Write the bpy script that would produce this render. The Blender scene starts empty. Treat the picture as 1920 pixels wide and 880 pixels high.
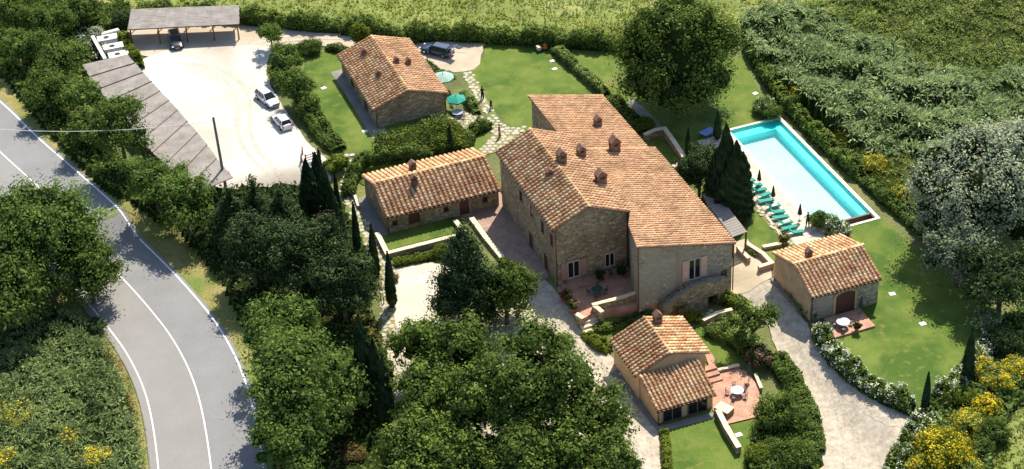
import bpy, bmesh, math, random
import numpy as np
from mathutils import Vector, Matrix
from mathutils.geometry import tessellate_polygon

rng = np.random.default_rng(7)
random.seed(7)
S = bpy.context.scene
COL = S.collection

# ------------------------------------------------------------------ camera (solved from the photograph)
F = 3580.0
TH = math.radians(35.0)
RO = math.radians(-3.04)
AL = math.radians(19.4)
DIST = 231.0
_s, _c = math.sin(TH), math.cos(TH)
FW = np.array([0, _c, -_s])
_r, _u = np.array([1.0, 0, 0]), np.array([0, _s, _c])
RR = _r * math.cos(RO) + _u * math.sin(RO)
UU = -_r * math.sin(RO) + _u * math.cos(RO)
CAM = -FW * DIST
cd = bpy.data.cameras.new("camera")
cam = bpy.data.objects.new("camera", cd)
COL.objects.link(cam)
cam.matrix_world = Matrix(((RR[0], UU[0], -FW[0], CAM[0]), (RR[1], UU[1], -FW[1], CAM[1]), (RR[2], UU[2], -FW[2], CAM[2]), (0, 0, 0, 1)))
cd.sensor_width = 36
cd.lens = F / 1920 * 36
cd.clip_start = 5
cd.clip_end = 6000
S.camera = cam

# ------------------------------------------------------------------ sky, sun, exposure
SUN_AZ, SUN_EL = math.radians(69), math.radians(54)
w = bpy.data.worlds.new("World")
S.world = w
w.use_nodes = True
nt = w.node_tree
bg = nt.nodes["Background"]
sky = nt.nodes.new("ShaderNodeTexSky")
sky.sky_type = 'NISHITA'
sky.sun_disc = False
sky.sun_elevation = SUN_EL
sky.sun_rotation = math.radians(90) - SUN_AZ
nt.links.new(sky.outputs[0], bg.inputs[0])
bg.inputs[1].default_value = 0.12
sl = bpy.data.lights.new("sun", 'SUN')
sl.energy = 4.4
sl.angle = math.radians(0.5)
sl.color = (1.0, 0.92, 0.78)
so = bpy.data.objects.new("sun", sl)
COL.objects.link(so)
sd = Vector((math.cos(SUN_EL) * math.cos(SUN_AZ), math.cos(SUN_EL) * math.sin(SUN_AZ), math.sin(SUN_EL)))
so.rotation_euler = sd.to_track_quat('Z', 'Y').to_euler()
so.location = (0, 0, 80)
S.view_settings.view_transform = 'Standard'
S.view_settings.look = 'None'
S.view_settings.exposure = 0.8
S.view_settings.gamma = 1.0
S.cycles.max_bounces = 6
S.cycles.transparent_max_bounces = 8
S.cycles.use_denoising = True

# ------------------------------------------------------------------ places: pixel -> point on the land
U1 = np.array([math.sin(AL), -math.cos(AL), 0])      # house frame: b axis, towards the viewer
V1 = np.array([math.cos(AL), math.sin(AL), 0])       # house frame: a axis, to the right and away


def AB(a, b, z=0.0):
    return V1 * a + U1 * b + np.array([0, 0, z])


def P(x, y, z=0.0):
    d = FW * F + RR * (x - 960) - UU * (y - 440)
    return CAM + d * ((z - CAM[2]) / d[2])


def ss(t):
    t = np.clip(t, 0, 1)
    return t * t * (3 - 2 * t)


def Hab(a, b):
    h = 2.0 * ss((-17.5 - b) / 6) * ss((3.2 - a) / 3.2)
    h = h - 1.3 * ss((b - 16.5) / 3.2) * ss((a + 3) / 3) * ss((24 - a) / 4.5)
    return h


def H(x, y):
    a = x * V1[0] + y * V1[1]
    b = x * U1[0] + y * U1[1]
    return Hab(a, b)


def G(x, y):
    z = 0.0
    for _ in range(12):
        p = P(x, y, z)
        z = 0.5 * z + 0.5 * float(H(p[0], p[1]))
    p = P(x, y, z)
    return np.array([p[0], p[1], float(H(p[0], p[1]))])


# ------------------------------------------------------------------ materials
MATS = {}


def newmat(name):
    m = bpy.data.materials.new(name)
    m.use_nodes = True
    MATS[name] = m
    n = m.node_tree
    return m, n, n.nodes["Principled BSDF"]


def node(n, t, **k):
    q = n.nodes.new(t)
    for a, b in k.items():
        setattr(q, a, b)
    return q


def ramp(n, stops):
    r = node(n, 'ShaderNodeValToRGB')
    e = r.color_ramp.elements
    while len(e) < len(stops):
        e.new(0.5)
    for i, (p, c) in enumerate(stops):
        e[i].position = p
        e[i].color = (*c, 1)
    return r


def noise(n, vec, scale, detail=4, rough=0.55):
    q = node(n, 'ShaderNodeTexNoise')
    q.inputs['Scale'].default_value = scale
    q.inputs['Detail'].default_value = detail
    q.inputs['Roughness'].default_value = rough
    n.links.new(vec, q.inputs['Vector'])
    return q.outputs[0]


def mixc(n, fac, a, b, mode='MIX'):
    q = node(n, 'ShaderNodeMix', data_type='RGBA', blend_type=mode)
    for s, v in ((0, fac), (6, a), (7, b)):
        if hasattr(v, 'links') or hasattr(v, 'node'):
            n.links.new(v, q.inputs[s])
        elif s == 0:
            q.inputs[0].default_value = v
        else:
            q.inputs[s].default_value = (*v, 1)
    return q.outputs[2]


def bump(n, b, h, strength=0.3, dist=0.05):
    q = node(n, 'ShaderNodeBump')
    q.inputs['Strength'].default_value = strength
    q.inputs['Distance'].default_value = dist
    n.links.new(h, q.inputs['Height'])
    n.links.new(q.outputs[0], b.inputs['Normal'])


def surf(name, stops, scale=1.0, detail=5, rough=0.85, fine=None, bmp=0.3, bd=0.05, patch=None, spec=0.3):
    """noise-coloured surface; fine = (scale, amount) multiplies a finer grain, patch = (scale, stops-colour, lo, hi)"""
    m, n, b = newmat(name)
    g = node(n, 'ShaderNodeNewGeometry').outputs['Position']
    f = noise(n, g, scale, detail)
    r = ramp(n, stops)
    n.links.new(f, r.inputs[0])
    col = r.outputs[0]
    if patch:
        for (ps, pc, lo, hi) in patch:
            pf = noise(n, g, ps, 3, 0.5)
            pr = ramp(n, [(lo, (0, 0, 0)), (hi, (1, 1, 1))])
            n.links.new(pf, pr.inputs[0])
            col = mixc(n, pr.outputs[0], col, pc)
    fn = noise(n, g, fine[0] if fine else scale * 8, 3, 0.7)
    if fine:
        fr = ramp(n, [(0.25, (1 - fine[1],) * 3), (0.75, (1 + fine[1],) * 3)])
        n.links.new(fn, fr.inputs[0])
        col = mixc(n, 1.0, col, fr.outputs[0], 'MULTIPLY')
    n.links.new(col, b.inputs['Base Color'])
    b.inputs['Roughness'].default_value = rough
    b.inputs['Specular IOR Level'].default_value = spec
    if bmp:
        bump(n, b, fn, bmp, bd)
    return m


def plain(name, c, rough=0.6, metal=0.0, spec=0.5, var=0.12, coat=0):
    m, n, b = newmat(name)
    g = node(n, 'ShaderNodeTexCoord').outputs['Object']
    f = noise(n, g, 3.0, 4)
    r = ramp(n, [(0.3, tuple(x * (1 - var) for x in c)), (0.7, tuple(min(1, x * (1 + var)) for x in c))])
    n.links.new(f, r.inputs[0])
    n.links.new(r.outputs[0], b.inputs['Base Color'])
    b.inputs['Roughness'].default_value = rough
    b.inputs['Metallic'].default_value = metal
    b.inputs['Specular IOR Level'].default_value = spec
    b.inputs['Coat Weight'].default_value = coat
    return m


def leafmat(name, stops, trans=0.38, scale=0.35, rough=0.55):
    """stops over random-per-leaf mixed with a slow noise"""
    m, n, b = newmat(name)
    gm = node(n, 'ShaderNodeNewGeometry')
    f = noise(n, gm.outputs['Position'], scale, 3)
    mx = node(n, 'ShaderNodeMath', operation='MULTIPLY_ADD')
    n.links.new(gm.outputs['Random Per Island'], mx.inputs[0])
    mx.inputs[1].default_value = 0.55
    sb = node(n, 'ShaderNodeMath', operation='MULTIPLY_ADD')
    n.links.new(f, sb.inputs[0])
    sb.inputs[1].default_value = 0.9
    sb.inputs[2].default_value = -0.22
    n.links.new(sb.outputs[0], mx.inputs[2])
    r = ramp(n, stops)
    n.links.new(mx.outputs[0], r.inputs[0])
    f2 = noise(n, gm.outputs['Position'], 0.95, 2)
    r2 = ramp(n, [(0.35, (0.62, 0.66, 0.68)), (0.5, (0.97, 0.97, 0.97)), (0.66, (1.32, 1.27, 1.15))])  # clump-sized noise paints lit clumps and dark gaps into the leaf colour
    n.links.new(f2, r2.inputs[0])
    lc = mixc(n, 1.0, r.outputs[0], r2.outputs[0], 'MULTIPLY')
    n.links.new(lc, b.inputs['Base Color'])
    b.inputs['Roughness'].default_value = rough
    b.inputs['Specular IOR Level'].default_value = 0.08
    b.inputs['Roughness'].default_value = 0.8
    t = node(n, 'ShaderNodeBsdfTranslucent')
    n.links.new(lc, t.inputs[0])
    ms = node(n, 'ShaderNodeMixShader')
    ms.inputs[0].default_value = trans
    n.links.new(b.outputs[0], ms.inputs[1])
    n.links.new(t.outputs[0], ms.inputs[2])
    n.links.new(ms.outputs[0], n.nodes['Material Output'].inputs[0])
    return m


# leaves
L_BROAD = leafmat('broad_leaves', [(0.0, (0.032, 0.060, 0.012)), (0.5, (0.108, 0.165, 0.032)), (1.0, (0.26, 0.33, 0.080))])
L_ROBINIA = leafmat('robinia_leaves', [(0.0, (0.040, 0.085, 0.018)), (0.5, (0.120, 0.195, 0.040)), (1.0, (0.26, 0.35, 0.080))])
L_OAK = leafmat('oak_leaves', [(0.0, (0.030, 0.055, 0.010)), (0.5, (0.095, 0.148, 0.026)), (1.0, (0.235, 0.30, 0.055))], trans=0.15)
L_DARK = leafmat('dark_leaves', [(0.0, (0.013, 0.028, 0.011)), (0.5, (0.038, 0.066, 0.022)), (1.0, (0.12, 0.165, 0.055))], trans=0.1)
L_CYP = leafmat('cypress_leaves', [(0.0, (0.012, 0.024, 0.011)), (0.6, (0.030, 0.052, 0.020)), (1.0, (0.075, 0.11, 0.036))], trans=0.08)
L_LIME = leafmat('lime_leaves', [(0.0, (0.060, 0.095, 0.011)), (0.5, (0.145, 0.195, 0.025)), (1.0, (0.290, 0.323, 0.050))])
L_GREY = leafmat('grey_leaves', [(0.0, (0.22, 0.255, 0.15)), (0.5, (0.33, 0.37, 0.235)), (1.0, (0.46, 0.49, 0.33))], trans=0.15)
L_GREYD = leafmat('dull_grey_leaves', [(0.0, (0.08, 0.105, 0.06)), (0.5, (0.17, 0.21, 0.12)), (1.0, (0.32, 0.36, 0.22))], trans=0.12)
L_REED = leafmat('reed_leaves', [(0.0, (0.10, 0.16, 0.055)), (0.5, (0.27, 0.36, 0.15)), (1.0, (0.52, 0.60, 0.32))], scale=0.16)
L_SCRUB = leafmat('scrub_leaves', [(0.0, (0.07, 0.12, 0.028)), (0.5, (0.19, 0.27, 0.07)), (1.0, (0.36, 0.44, 0.15))], scale=0.12)
L_FIELD = leafmat('field_leaves', [(0.0, (0.110, 0.152, 0.026)), (0.5, (0.270, 0.313, 0.055)), (1.0, (0.520, 0.482, 0.130))], scale=0.09)
L_WEED = leafmat('weed_leaves', [(0.0, (0.10, 0.14, 0.045)), (0.5, (0.225, 0.30, 0.11)), (1.0, (0.40, 0.48, 0.20))], scale=0.2)
L_DRY = leafmat('dry_leaves', [(0.0, (0.11, 0.09, 0.03)), (0.5, (0.21, 0.16, 0.06)), (1.0, (0.32, 0.25, 0.11))])
L_RUST = leafmat('rusty_leaves', [(0.0, (0.07, 0.03, 0.02)), (0.6, (0.16, 0.075, 0.045)), (1.0, (0.24, 0.13, 0.08))])
L_OLIVE = leafmat('olive_leaves', [(0.0, (0.10, 0.14, 0.035)), (0.5, (0.25, 0.31, 0.08)), (1.0, (0.44, 0.47, 0.17))], scale=0.2)
B_YEL = leafmat('broom_blossom', [(0.0, (0.36, 0.28, 0.012)), (0.5, (0.60, 0.46, 0.02)), (1.0, (0.74, 0.62, 0.05))], trans=0.3)
B_WHITE = leafmat('white_blossom', [(0.0, (0.42, 0.45, 0.34)), (0.5, (0.66, 0.68, 0.56)), (1.0, (0.85, 0.85, 0.78))], trans=0.2)
B_RED = leafmat('red_blossom', [(0.0, (0.35, 0.02, 0.02)), (0.5, (0.55, 0.05, 0.04)), (1.0, (0.6, 0.15, 0.10))], trans=0.2)
B_PINK = leafmat('pink_blossom', [(0.0, (0.40, 0.12, 0.10)), (0.5, (0.6, 0.22, 0.16)), (1.0, (0.7, 0.36, 0.28))], trans=0.2)
M_CORE = surf('dark_filler_core', [(0.3, (0.012, 0.020, 0.006)), (0.7, (0.030, 0.045, 0.012))], 2.0, rough=1.0, spec=0.0)  # added filler inside foliage: blocks light, its dark colour stands for inner shade
M_BARK = surf('bark', [(0.3, (0.07, 0.05, 0.035)), (0.7, (0.17, 0.13, 0.09))], 3.0, fine=(14, 0.3))

# ground
M_LAND = surf('wild_ground', [(0.25, (0.05, 0.07, 0.02)), (0.5, (0.11, 0.13, 0.035)), (0.75, (0.20, 0.18, 0.07))], 0.12, 8, fine=(3.0, 0.45), bmp=0.6, bd=0.2,
              patch=[(0.05, (0.15, 0.17, 0.045), 0.5, 0.65)])
M_MEADOW = surf('meadow_ground', [(0.25, (0.09, 0.12, 0.025)), (0.5, (0.16, 0.20, 0.04)), (0.75, (0.28, 0.27, 0.09))], 0.10, 8, fine=(2.5, 0.45), bmp=0.5, bd=0.2)
M_LAWN = surf('lawn_grass', [(0.3, (0.070, 0.122, 0.017)), (0.5, (0.100, 0.150, 0.022)), (0.7, (0.142, 0.180, 0.036))], 0.30, 5, fine=(5.0, 0.22), bmp=0.4, bd=0.05,
              patch=[(0.13, (0.055, 0.105, 0.014), 0.52, 0.60), (0.9, (0.15, 0.16, 0.035), 0.55, 0.72), (0.42, (0.075, 0.125, 0.018), 0.58, 0.7), (0.09, (0.20, 0.185, 0.055), 0.60, 0.78)], spec=0.15)
M_VERGE = surf('verge_grass', [(0.25, (0.12, 0.14, 0.03)), (0.5, (0.22, 0.20, 0.06)), (0.75, (0.34, 0.27, 0.12))], 0.5, 6, fine=(4.0, 0.35), bmp=0.5, bd=0.1,
               patch=[(0.25, (0.12, 0.17, 0.03), 0.48, 0.6)])
M_LOT = surf('white_gravel', [(0.3, (0.37, 0.32, 0.25)), (0.5, (0.49, 0.45, 0.385)), (0.68, (0.60, 0.57, 0.51))], 0.09, 9, fine=(3.0, 0.07), bmp=0.15)
M_GRAV = surf('pale_gravel', [(0.3, (0.34, 0.285, 0.215)), (0.5, (0.405, 0.35, 0.27)), (0.7, (0.47, 0.415, 0.33))], 0.8, 10, fine=(1.6, 0.22), bmp=0.3,
              patch=[(1.3, (0.41, 0.365, 0.30), 0.56, 0.75)])
M_COURT = surf('cream_gravel', [(0.2, (0.44, 0.385, 0.29)), (0.5, (0.54, 0.485, 0.38)), (0.8, (0.62, 0.57, 0.47))], 0.3, 8, fine=(3.0, 0.10), bmp=0.2)
M_SANDY = surf('sandy_gravel', [(0.2, (0.34, 0.27, 0.19)), (0.5, (0.42, 0.35, 0.26)), (0.8, (0.50, 0.43, 0.335))], 0.35, 8, fine=(4.0, 0.1), bmp=0.2)
M_SLAB = surf('cream_concrete', [(0.3, (0.40, 0.325, 0.22)), (0.7, (0.50, 0.42, 0.30))], 0.5, 6, fine=(5, 0.06), bmp=0.1)
M_DECKC = surf('cream_coping_stone', [(0.3, (0.66, 0.60, 0.49)), (0.7, (0.76, 0.71, 0.61))], 0.6, 6, fine=(4, 0.06), bmp=0.1)
M_ASPH1 = surf('pale_asphalt', [(0.3, (0.212, 0.205, 0.195)), (0.7, (0.240, 0.232, 0.221))], 0.25, 8, fine=(7, 0.16), bmp=0.15, rough=0.8)
M_ASPH2 = surf('bluish_asphalt', [(0.3, (0.186, 0.186, 0.186)), (0.7, (0.220, 0.220, 0.221))], 0.25, 8, fine=(7, 0.18), bmp=0.15, rough=0.8)
M_PAINT = surf('road_paint', [(0.3, (0.62, 0.62, 0.60)), (0.7, (0.78, 0.78, 0.76))], 1.5, 5, fine=(6, 0.15), bmp=0)
M_GREYPAVE = surf('grey_paving', [(0.3, (0.16, 0.155, 0.14)), (0.7, (0.24, 0.23, 0.21))], 0.8, 6, fine=(6, 0.15))
M_SOIL = surf('garden_soil', [(0.3, (0.08, 0.05, 0.035)), (0.7, (0.17, 0.11, 0.07))], 1.0, 6, fine=(6, 0.25))
M_FLAG = surf('pale_flagstone', [(0.3, (0.33, 0.30, 0.235)), (0.7, (0.48, 0.45, 0.37))], 1.2, 5, fine=(6, 0.12), bmp=0.3)


def brickpave(name, c1, c2, mortar, scale, ratio=2.0):
    m, n, b = newmat(name)
    g = node(n, 'ShaderNodeNewGeometry').outputs['Position']
    mp = node(n, 'ShaderNodeMapping')
    mp.inputs['Rotation'].default_value = (0, 0, -AL)
    n.links.new(g, mp.inputs[0])
    br = node(n, 'ShaderNodeTexBrick')
    br.inputs['Color1'].default_value = (*c1, 1)
    br.inputs['Color2'].default_value = (*c2, 1)
    br.inputs['Mortar'].default_value = (*mortar, 1)
    br.inputs['Scale'].default_value = scale
    br.inputs['Mortar Size'].default_value = 0.03
    br.inputs['Brick Width'].default_value = 0.5
    br.inputs['Row Height'].default_value = 0.5 / ratio
    n.links.new(mp.outputs[0], br.inputs['Vector'])
    nf = noise(n, g, 0.8, 5)
    r = ramp(n, [(0.3, (0.75, 0.75, 0.75)), (0.7, (1.2, 1.2, 1.2))])
    n.links.new(nf, r.inputs[0])
    n.links.new(mixc(n, 1.0, br.outputs[0], r.outputs[0], 'MULTIPLY'), b.inputs['Base Color'])
    b.inputs['Roughness'].default_value = 0.85
    bump(n, b, br.outputs[1], -0.4, 0.02)
    return m


M_BRICKPAVE = brickpave('brick_paving', (0.38, 0.22, 0.15), (0.27, 0.165, 0.12), (0.30, 0.25, 0.20), 1.4)
M_DECK = brickpave('cream_poolside', (0.62, 0.54, 0.42), (0.56, 0.49, 0.375), (0.42, 0.37, 0.29), 0.55, 1.0)
M_COTTO = brickpave('terracotta_paving', (0.50, 0.25, 0.16), (0.42, 0.20, 0.125), (0.40, 0.27, 0.2), 1.1, 1.0)


def stonewall(name, cols, mortar, scale=2.5, plaster=None):
    """rubble wall: flattened cells in a mortar net"""
    m, n, b = newmat(name)
    g = node(n, 'ShaderNodeNewGeometry').outputs['Position']
    mp = node(n, 'ShaderNodeMapping')
    mp.inputs['Scale'].default_value = (1, 1, 1.9)
    n.links.new(g, mp.inputs[0])
    nz = node(n, 'ShaderNodeTexNoise')
    nz.inputs['Scale'].default_value = 2.0
    n.links.new(mp.outputs[0], nz.inputs['Vector'])
    vm = node(n, 'ShaderNodeVectorMath', operation='MULTIPLY_ADD')
    n.links.new(nz.outputs[1], vm.inputs[0])
    vm.inputs[1].default_value = (0.35, 0.35, 0.35)
    n.links.new(mp.outputs[0], vm.inputs[2])
    vo = node(n, 'ShaderNodeTexVoronoi')
    vo.inputs['Scale'].default_value = scale
    n.links.new(vm.outputs[0], vo.inputs['Vector'])
    ve = node(n, 'ShaderNodeTexVoronoi', feature='DISTANCE_TO_EDGE')
    ve.inputs['Scale'].default_value = scale
    n.links.new(vm.outputs[0], ve.inputs['Vector'])
    sep = node(n, 'ShaderNodeSeparateColor')
    n.links.new(vo.outputs['Color'], sep.inputs[0])
    k = len(cols)
    r = ramp(n, [((i + 0.5) / k, tuple(q * (0.78, 1.12, 0.92, 1.32)[i % 4] for q in c)) for i, c in enumerate(cols)])
    n.links.new(sep.outputs[0], r.inputs[0])
    er = ramp(n, [(0.01, (0, 0, 0)), (0.14, (1, 1, 1))])
    n.links.new(ve.outputs['Distance'], er.inputs[0])
    col = mixc(n, er.outputs[0], mortar, r.outputs[0])
    big = noise(n, g, 0.35, 5)
    br = ramp(n, [(0.3, (0.72, 0.72, 0.72)), (0.7, (1.22, 1.2, 1.15))])
    n.links.new(big, br.inputs[0])
    col = mixc(n, 1.0, col, br.outputs[0], 'MULTIPLY')
    if plaster:
        pn = noise(n, g, 0.3, 5)
        pr = ramp(n, [(0.42, (0, 0, 0)), (0.56, (1, 1, 1))])
        n.links.new(pn, pr.inputs[0])
        mm = node(n, 'ShaderNodeMath', operation='MULTIPLY')
        n.links.new(pr.outputs[0], mm.inputs[0])
        mm.inputs[1].default_value = 0.75
        col = mixc(n, mm.outputs[0], col, plaster)
    n.links.new(col, b.inputs['Base Color'])
    b.inputs['Roughness'].default_value = 0.9
    bump(n, b, er.outputs[0], 0.6, 0.05)
    return m


M_STONE = stonewall('ochre_rubble', [(0.264, 0.185, 0.097), (0.352, 0.255, 0.141), (0.211, 0.158, 0.097), (0.405, 0.317, 0.194)], (0.299, 0.238, 0.150))
M_STONEG = stonewall('grey_rubble', [(0.288, 0.240, 0.160), (0.376, 0.328, 0.232), (0.224, 0.176, 0.112), (0.440, 0.384, 0.280)], (0.336, 0.288, 0.208), plaster=(0.376, 0.336, 0.248))
M_TAN = surf('tan_render', [(0.3, (0.46, 0.30, 0.16)), (0.7, (0.60, 0.42, 0.24))], 0.8, 6, fine=(5, 0.1))
M_COPE = surf('cream_coping', [(0.3, (0.62, 0.50, 0.32)), (0.7, (0.78, 0.67, 0.48))], 1.2, 5, fine=(5, 0.12))
M_QUOIN = plain('brick_surround', (0.38, 0.24, 0.17), 0.85)
M_CHIM = surf('chimney_brick', [(0.3, (0.13, 0.075, 0.05)), (0.7, (0.25, 0.145, 0.095))], 2.5, 5, fine=(9, 0.25))


def tilemat(name, stops, brk=0.25):
    m, n, b = newmat(name)
    gm = node(n, 'ShaderNodeNewGeometry')
    oi = node(n, 'ShaderNodeObjectInfo')
    ad = node(n, 'ShaderNodeMath', operation='ADD')
    n.links.new(gm.outputs['Random Per Island'], ad.inputs[0])
    n.links.new(oi.outputs['Random'], ad.inputs[1])
    fr = node(n, 'ShaderNodeMath', operation='FRACT')
    n.links.new(ad.outputs[0], fr.inputs[0])
    r = ramp(n, stops)
    n.links.new(fr.outputs[0], r.inputs[0])
    big = noise(n, gm.outputs['Position'], 0.45, 4)
    br = ramp(n, [(0.32, (0.70, 0.68, 0.66)), (0.5, (1.0, 1.0, 1.0)), (0.7, (1.16, 1.15, 1.12))])
    n.links.new(big, br.inputs[0])
    fine = noise(n, gm.outputs['Position'], 7, 3)
    f2 = ramp(n, [(0.3, (0.82, 0.82, 0.84)), (0.7, (1.12, 1.12, 1.1))])
    n.links.new(fine, f2.inputs[0])
    c = mixc(n, 1.0, r.outputs[0], br.outputs[0], 'MULTIPLY')
    c = mixc(n, 1.0, c, f2.outputs[0], 'MULTIPLY')
    n.links.new(c, b.inputs['Base Color'])
    b.inputs['Roughness'].default_value = 0.85
    b.inputs['Specular IOR Level'].default_value = 0.2
    return m


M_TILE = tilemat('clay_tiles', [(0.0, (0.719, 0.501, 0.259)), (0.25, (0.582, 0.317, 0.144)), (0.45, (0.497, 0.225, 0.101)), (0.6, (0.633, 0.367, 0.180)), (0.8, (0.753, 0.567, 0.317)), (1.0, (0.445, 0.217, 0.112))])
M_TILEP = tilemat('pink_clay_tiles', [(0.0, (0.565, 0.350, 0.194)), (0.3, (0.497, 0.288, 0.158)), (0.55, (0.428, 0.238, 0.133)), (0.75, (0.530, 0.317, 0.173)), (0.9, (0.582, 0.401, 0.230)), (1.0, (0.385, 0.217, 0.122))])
M_PANT = surf('under_tiles', [(0.3, (0.17, 0.09, 0.06)), (0.7, (0.26, 0.14, 0.09))], 1.5, 4, fine=(8, 0.25))
M_THATCH = surf('cane_matting', [(0.3, (0.19, 0.17, 0.15)), (0.7, (0.30, 0.275, 0.25))], 0.8, 5, fine=(9, 0.25))
M_WOOD = plain('brown_wood', (0.17, 0.09, 0.045), 0.7)
M_DARKWOOD = plain('dark_brown_wood', (0.075, 0.03, 0.018), 0.6)
M_GREYWOOD = plain('weathered_wood', (0.23, 0.205, 0.18), 0.8)
M_GLASS = plain('window_glass', (0.012, 0.014, 0.016), 0.12, var=0.05)
M_FRAME = plain('cream_frame', (0.55, 0.48, 0.40), 0.6)
M_PIPE = plain('copper_pipe', (0.13, 0.065, 0.04), 0.5, 0.3)
M_WHITE = plain('white_concrete', (0.62, 0.62, 0.59), 0.7)
M_BLACK = plain('black_rubber', (0.015, 0.015, 0.017), 0.7)
M_TEAL = plain('green_canvas', (0.0, 0.26, 0.19), 0.75, var=0.15)
M_PALEGREEN = plain('pale_green_canvas', (0.25, 0.40, 0.33), 0.8)
M_NAVY = plain('navy_canvas', (0.02, 0.025, 0.045), 0.7)
M_DKGREEN = plain('dark_green_paint', (0.015, 0.06, 0.045), 0.6)
M_IRON = plain('wrought_iron', (0.05, 0.05, 0.06), 0.5, 0.6)
M_TABLE = plain('pale_table_top', (0.45, 0.52, 0.60), 0.4)
M_TERRA = plain('terracotta_pot', (0.42, 0.18, 0.10), 0.8)
M_SKIN = plain('skin', (0.50, 0.30, 0.21), 0.6, var=0.05)
M_HAIR = plain('dark_hair', (0.03, 0.02, 0.015), 0.7)
M_CHROME = plain('chrome', (0.6, 0.6, 0.62), 0.25, 1.0)
M_LAMP = plain('lamp_glass', (0.7, 0.72, 0.75), 0.15)
M_REDLAMP = plain('red_lamp', (0.45, 0.02, 0.02), 0.2)


def paint(name, c):
    return plain(name, c, 0.28, 0.0, 0.6, 0.03, coat=0.6)


P_SILVER = paint('silver_paint', (0.62, 0.64, 0.66))
P_WHITE = paint('white_paint', (0.78, 0.78, 0.77))
P_BLACK = paint('black_paint', (0.01, 0.012, 0.018))
P_NAVY = paint('navy_paint', (0.03, 0.05, 0.10))


def pooltile(name, c1, c2, sc):
    return surf(name, [(0.3, c1), (0.7, c2)], sc, 3, fine=(2.0, 0.03), bmp=0, rough=0.4)


M_PFLOOR = pooltile('white_pool_floor', (0.52, 0.70, 0.72), (0.64, 0.78, 0.79), 0.12)
M_PTILE = pooltile('turquoise_pool_tile', (0.05, 0.74, 0.72), (0.10, 0.80, 0.78), 0.3)
_m, _n, _b = newmat('pool_water')
_tr = node(_n, 'ShaderNodeBsdfTransparent')
_tr.inputs[0].default_value = (0.74, 0.975, 0.985, 1)
_gl = node(_n, 'ShaderNodeBsdfGlossy')
_gl.inputs['Roughness'].default_value = 0.06
_fr = node(_n, 'ShaderNodeFresnel')
_fr.inputs[0].default_value = 1.33
_g = node(_n, 'ShaderNodeNewGeometry').outputs['Position']
_bp = node(_n, 'ShaderNodeBump')
_bp.inputs['Strength'].default_value = 0.05
_bp.inputs['Distance'].default_value = 0.03
_n.links.new(noise(_n, _g, 1.6, 3), _bp.inputs['Height'])
_n.links.new(_bp.outputs[0], _gl.inputs['Normal'])
_n.links.new(_bp.outputs[0], _fr.inputs['Normal'])
_mx = node(_n, 'ShaderNodeMixShader')
_n.links.new(_fr.outputs[0], _mx.inputs[0])
_n.links.new(_tr.outputs[0], _mx.inputs[1])
_n.links.new(_gl.outputs[0], _mx.inputs[2])
_n.links.new(_mx.outputs[0], _n.nodes['Material Output'].inputs[0])
M_WATER = _m


# ------------------------------------------------------------------ mesh and object helpers
def np_mesh(name, V, Fs, mats, mi=None, smooth=False):
    me = bpy.data.meshes.new(name)
    V = np.asarray(V, np.float32)
    Fs = np.asarray(Fs, np.int32)
    k = Fs.shape[1]
    me.vertices.add(len(V))
    me.vertices.foreach_set('co', V.ravel())
    me.loops.add(Fs.size)
    me.loops.foreach_set('vertex_index', Fs.ravel())
    me.polygons.add(len(Fs))
    me.polygons.foreach_set('loop_start', np.arange(0, Fs.size, k, dtype=np.int32))
    if mi is not None:
        me.polygons.foreach_set('material_index', np.asarray(mi, np.int32))
    if smooth:
        me.polygons.foreach_set('use_smooth', np.ones(len(Fs), bool))
    for m in (mats if isinstance(mats, (list, tuple)) else [mats]):
        me.materials.append(m)
    me.update(calc_edges=True)
    return me


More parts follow.
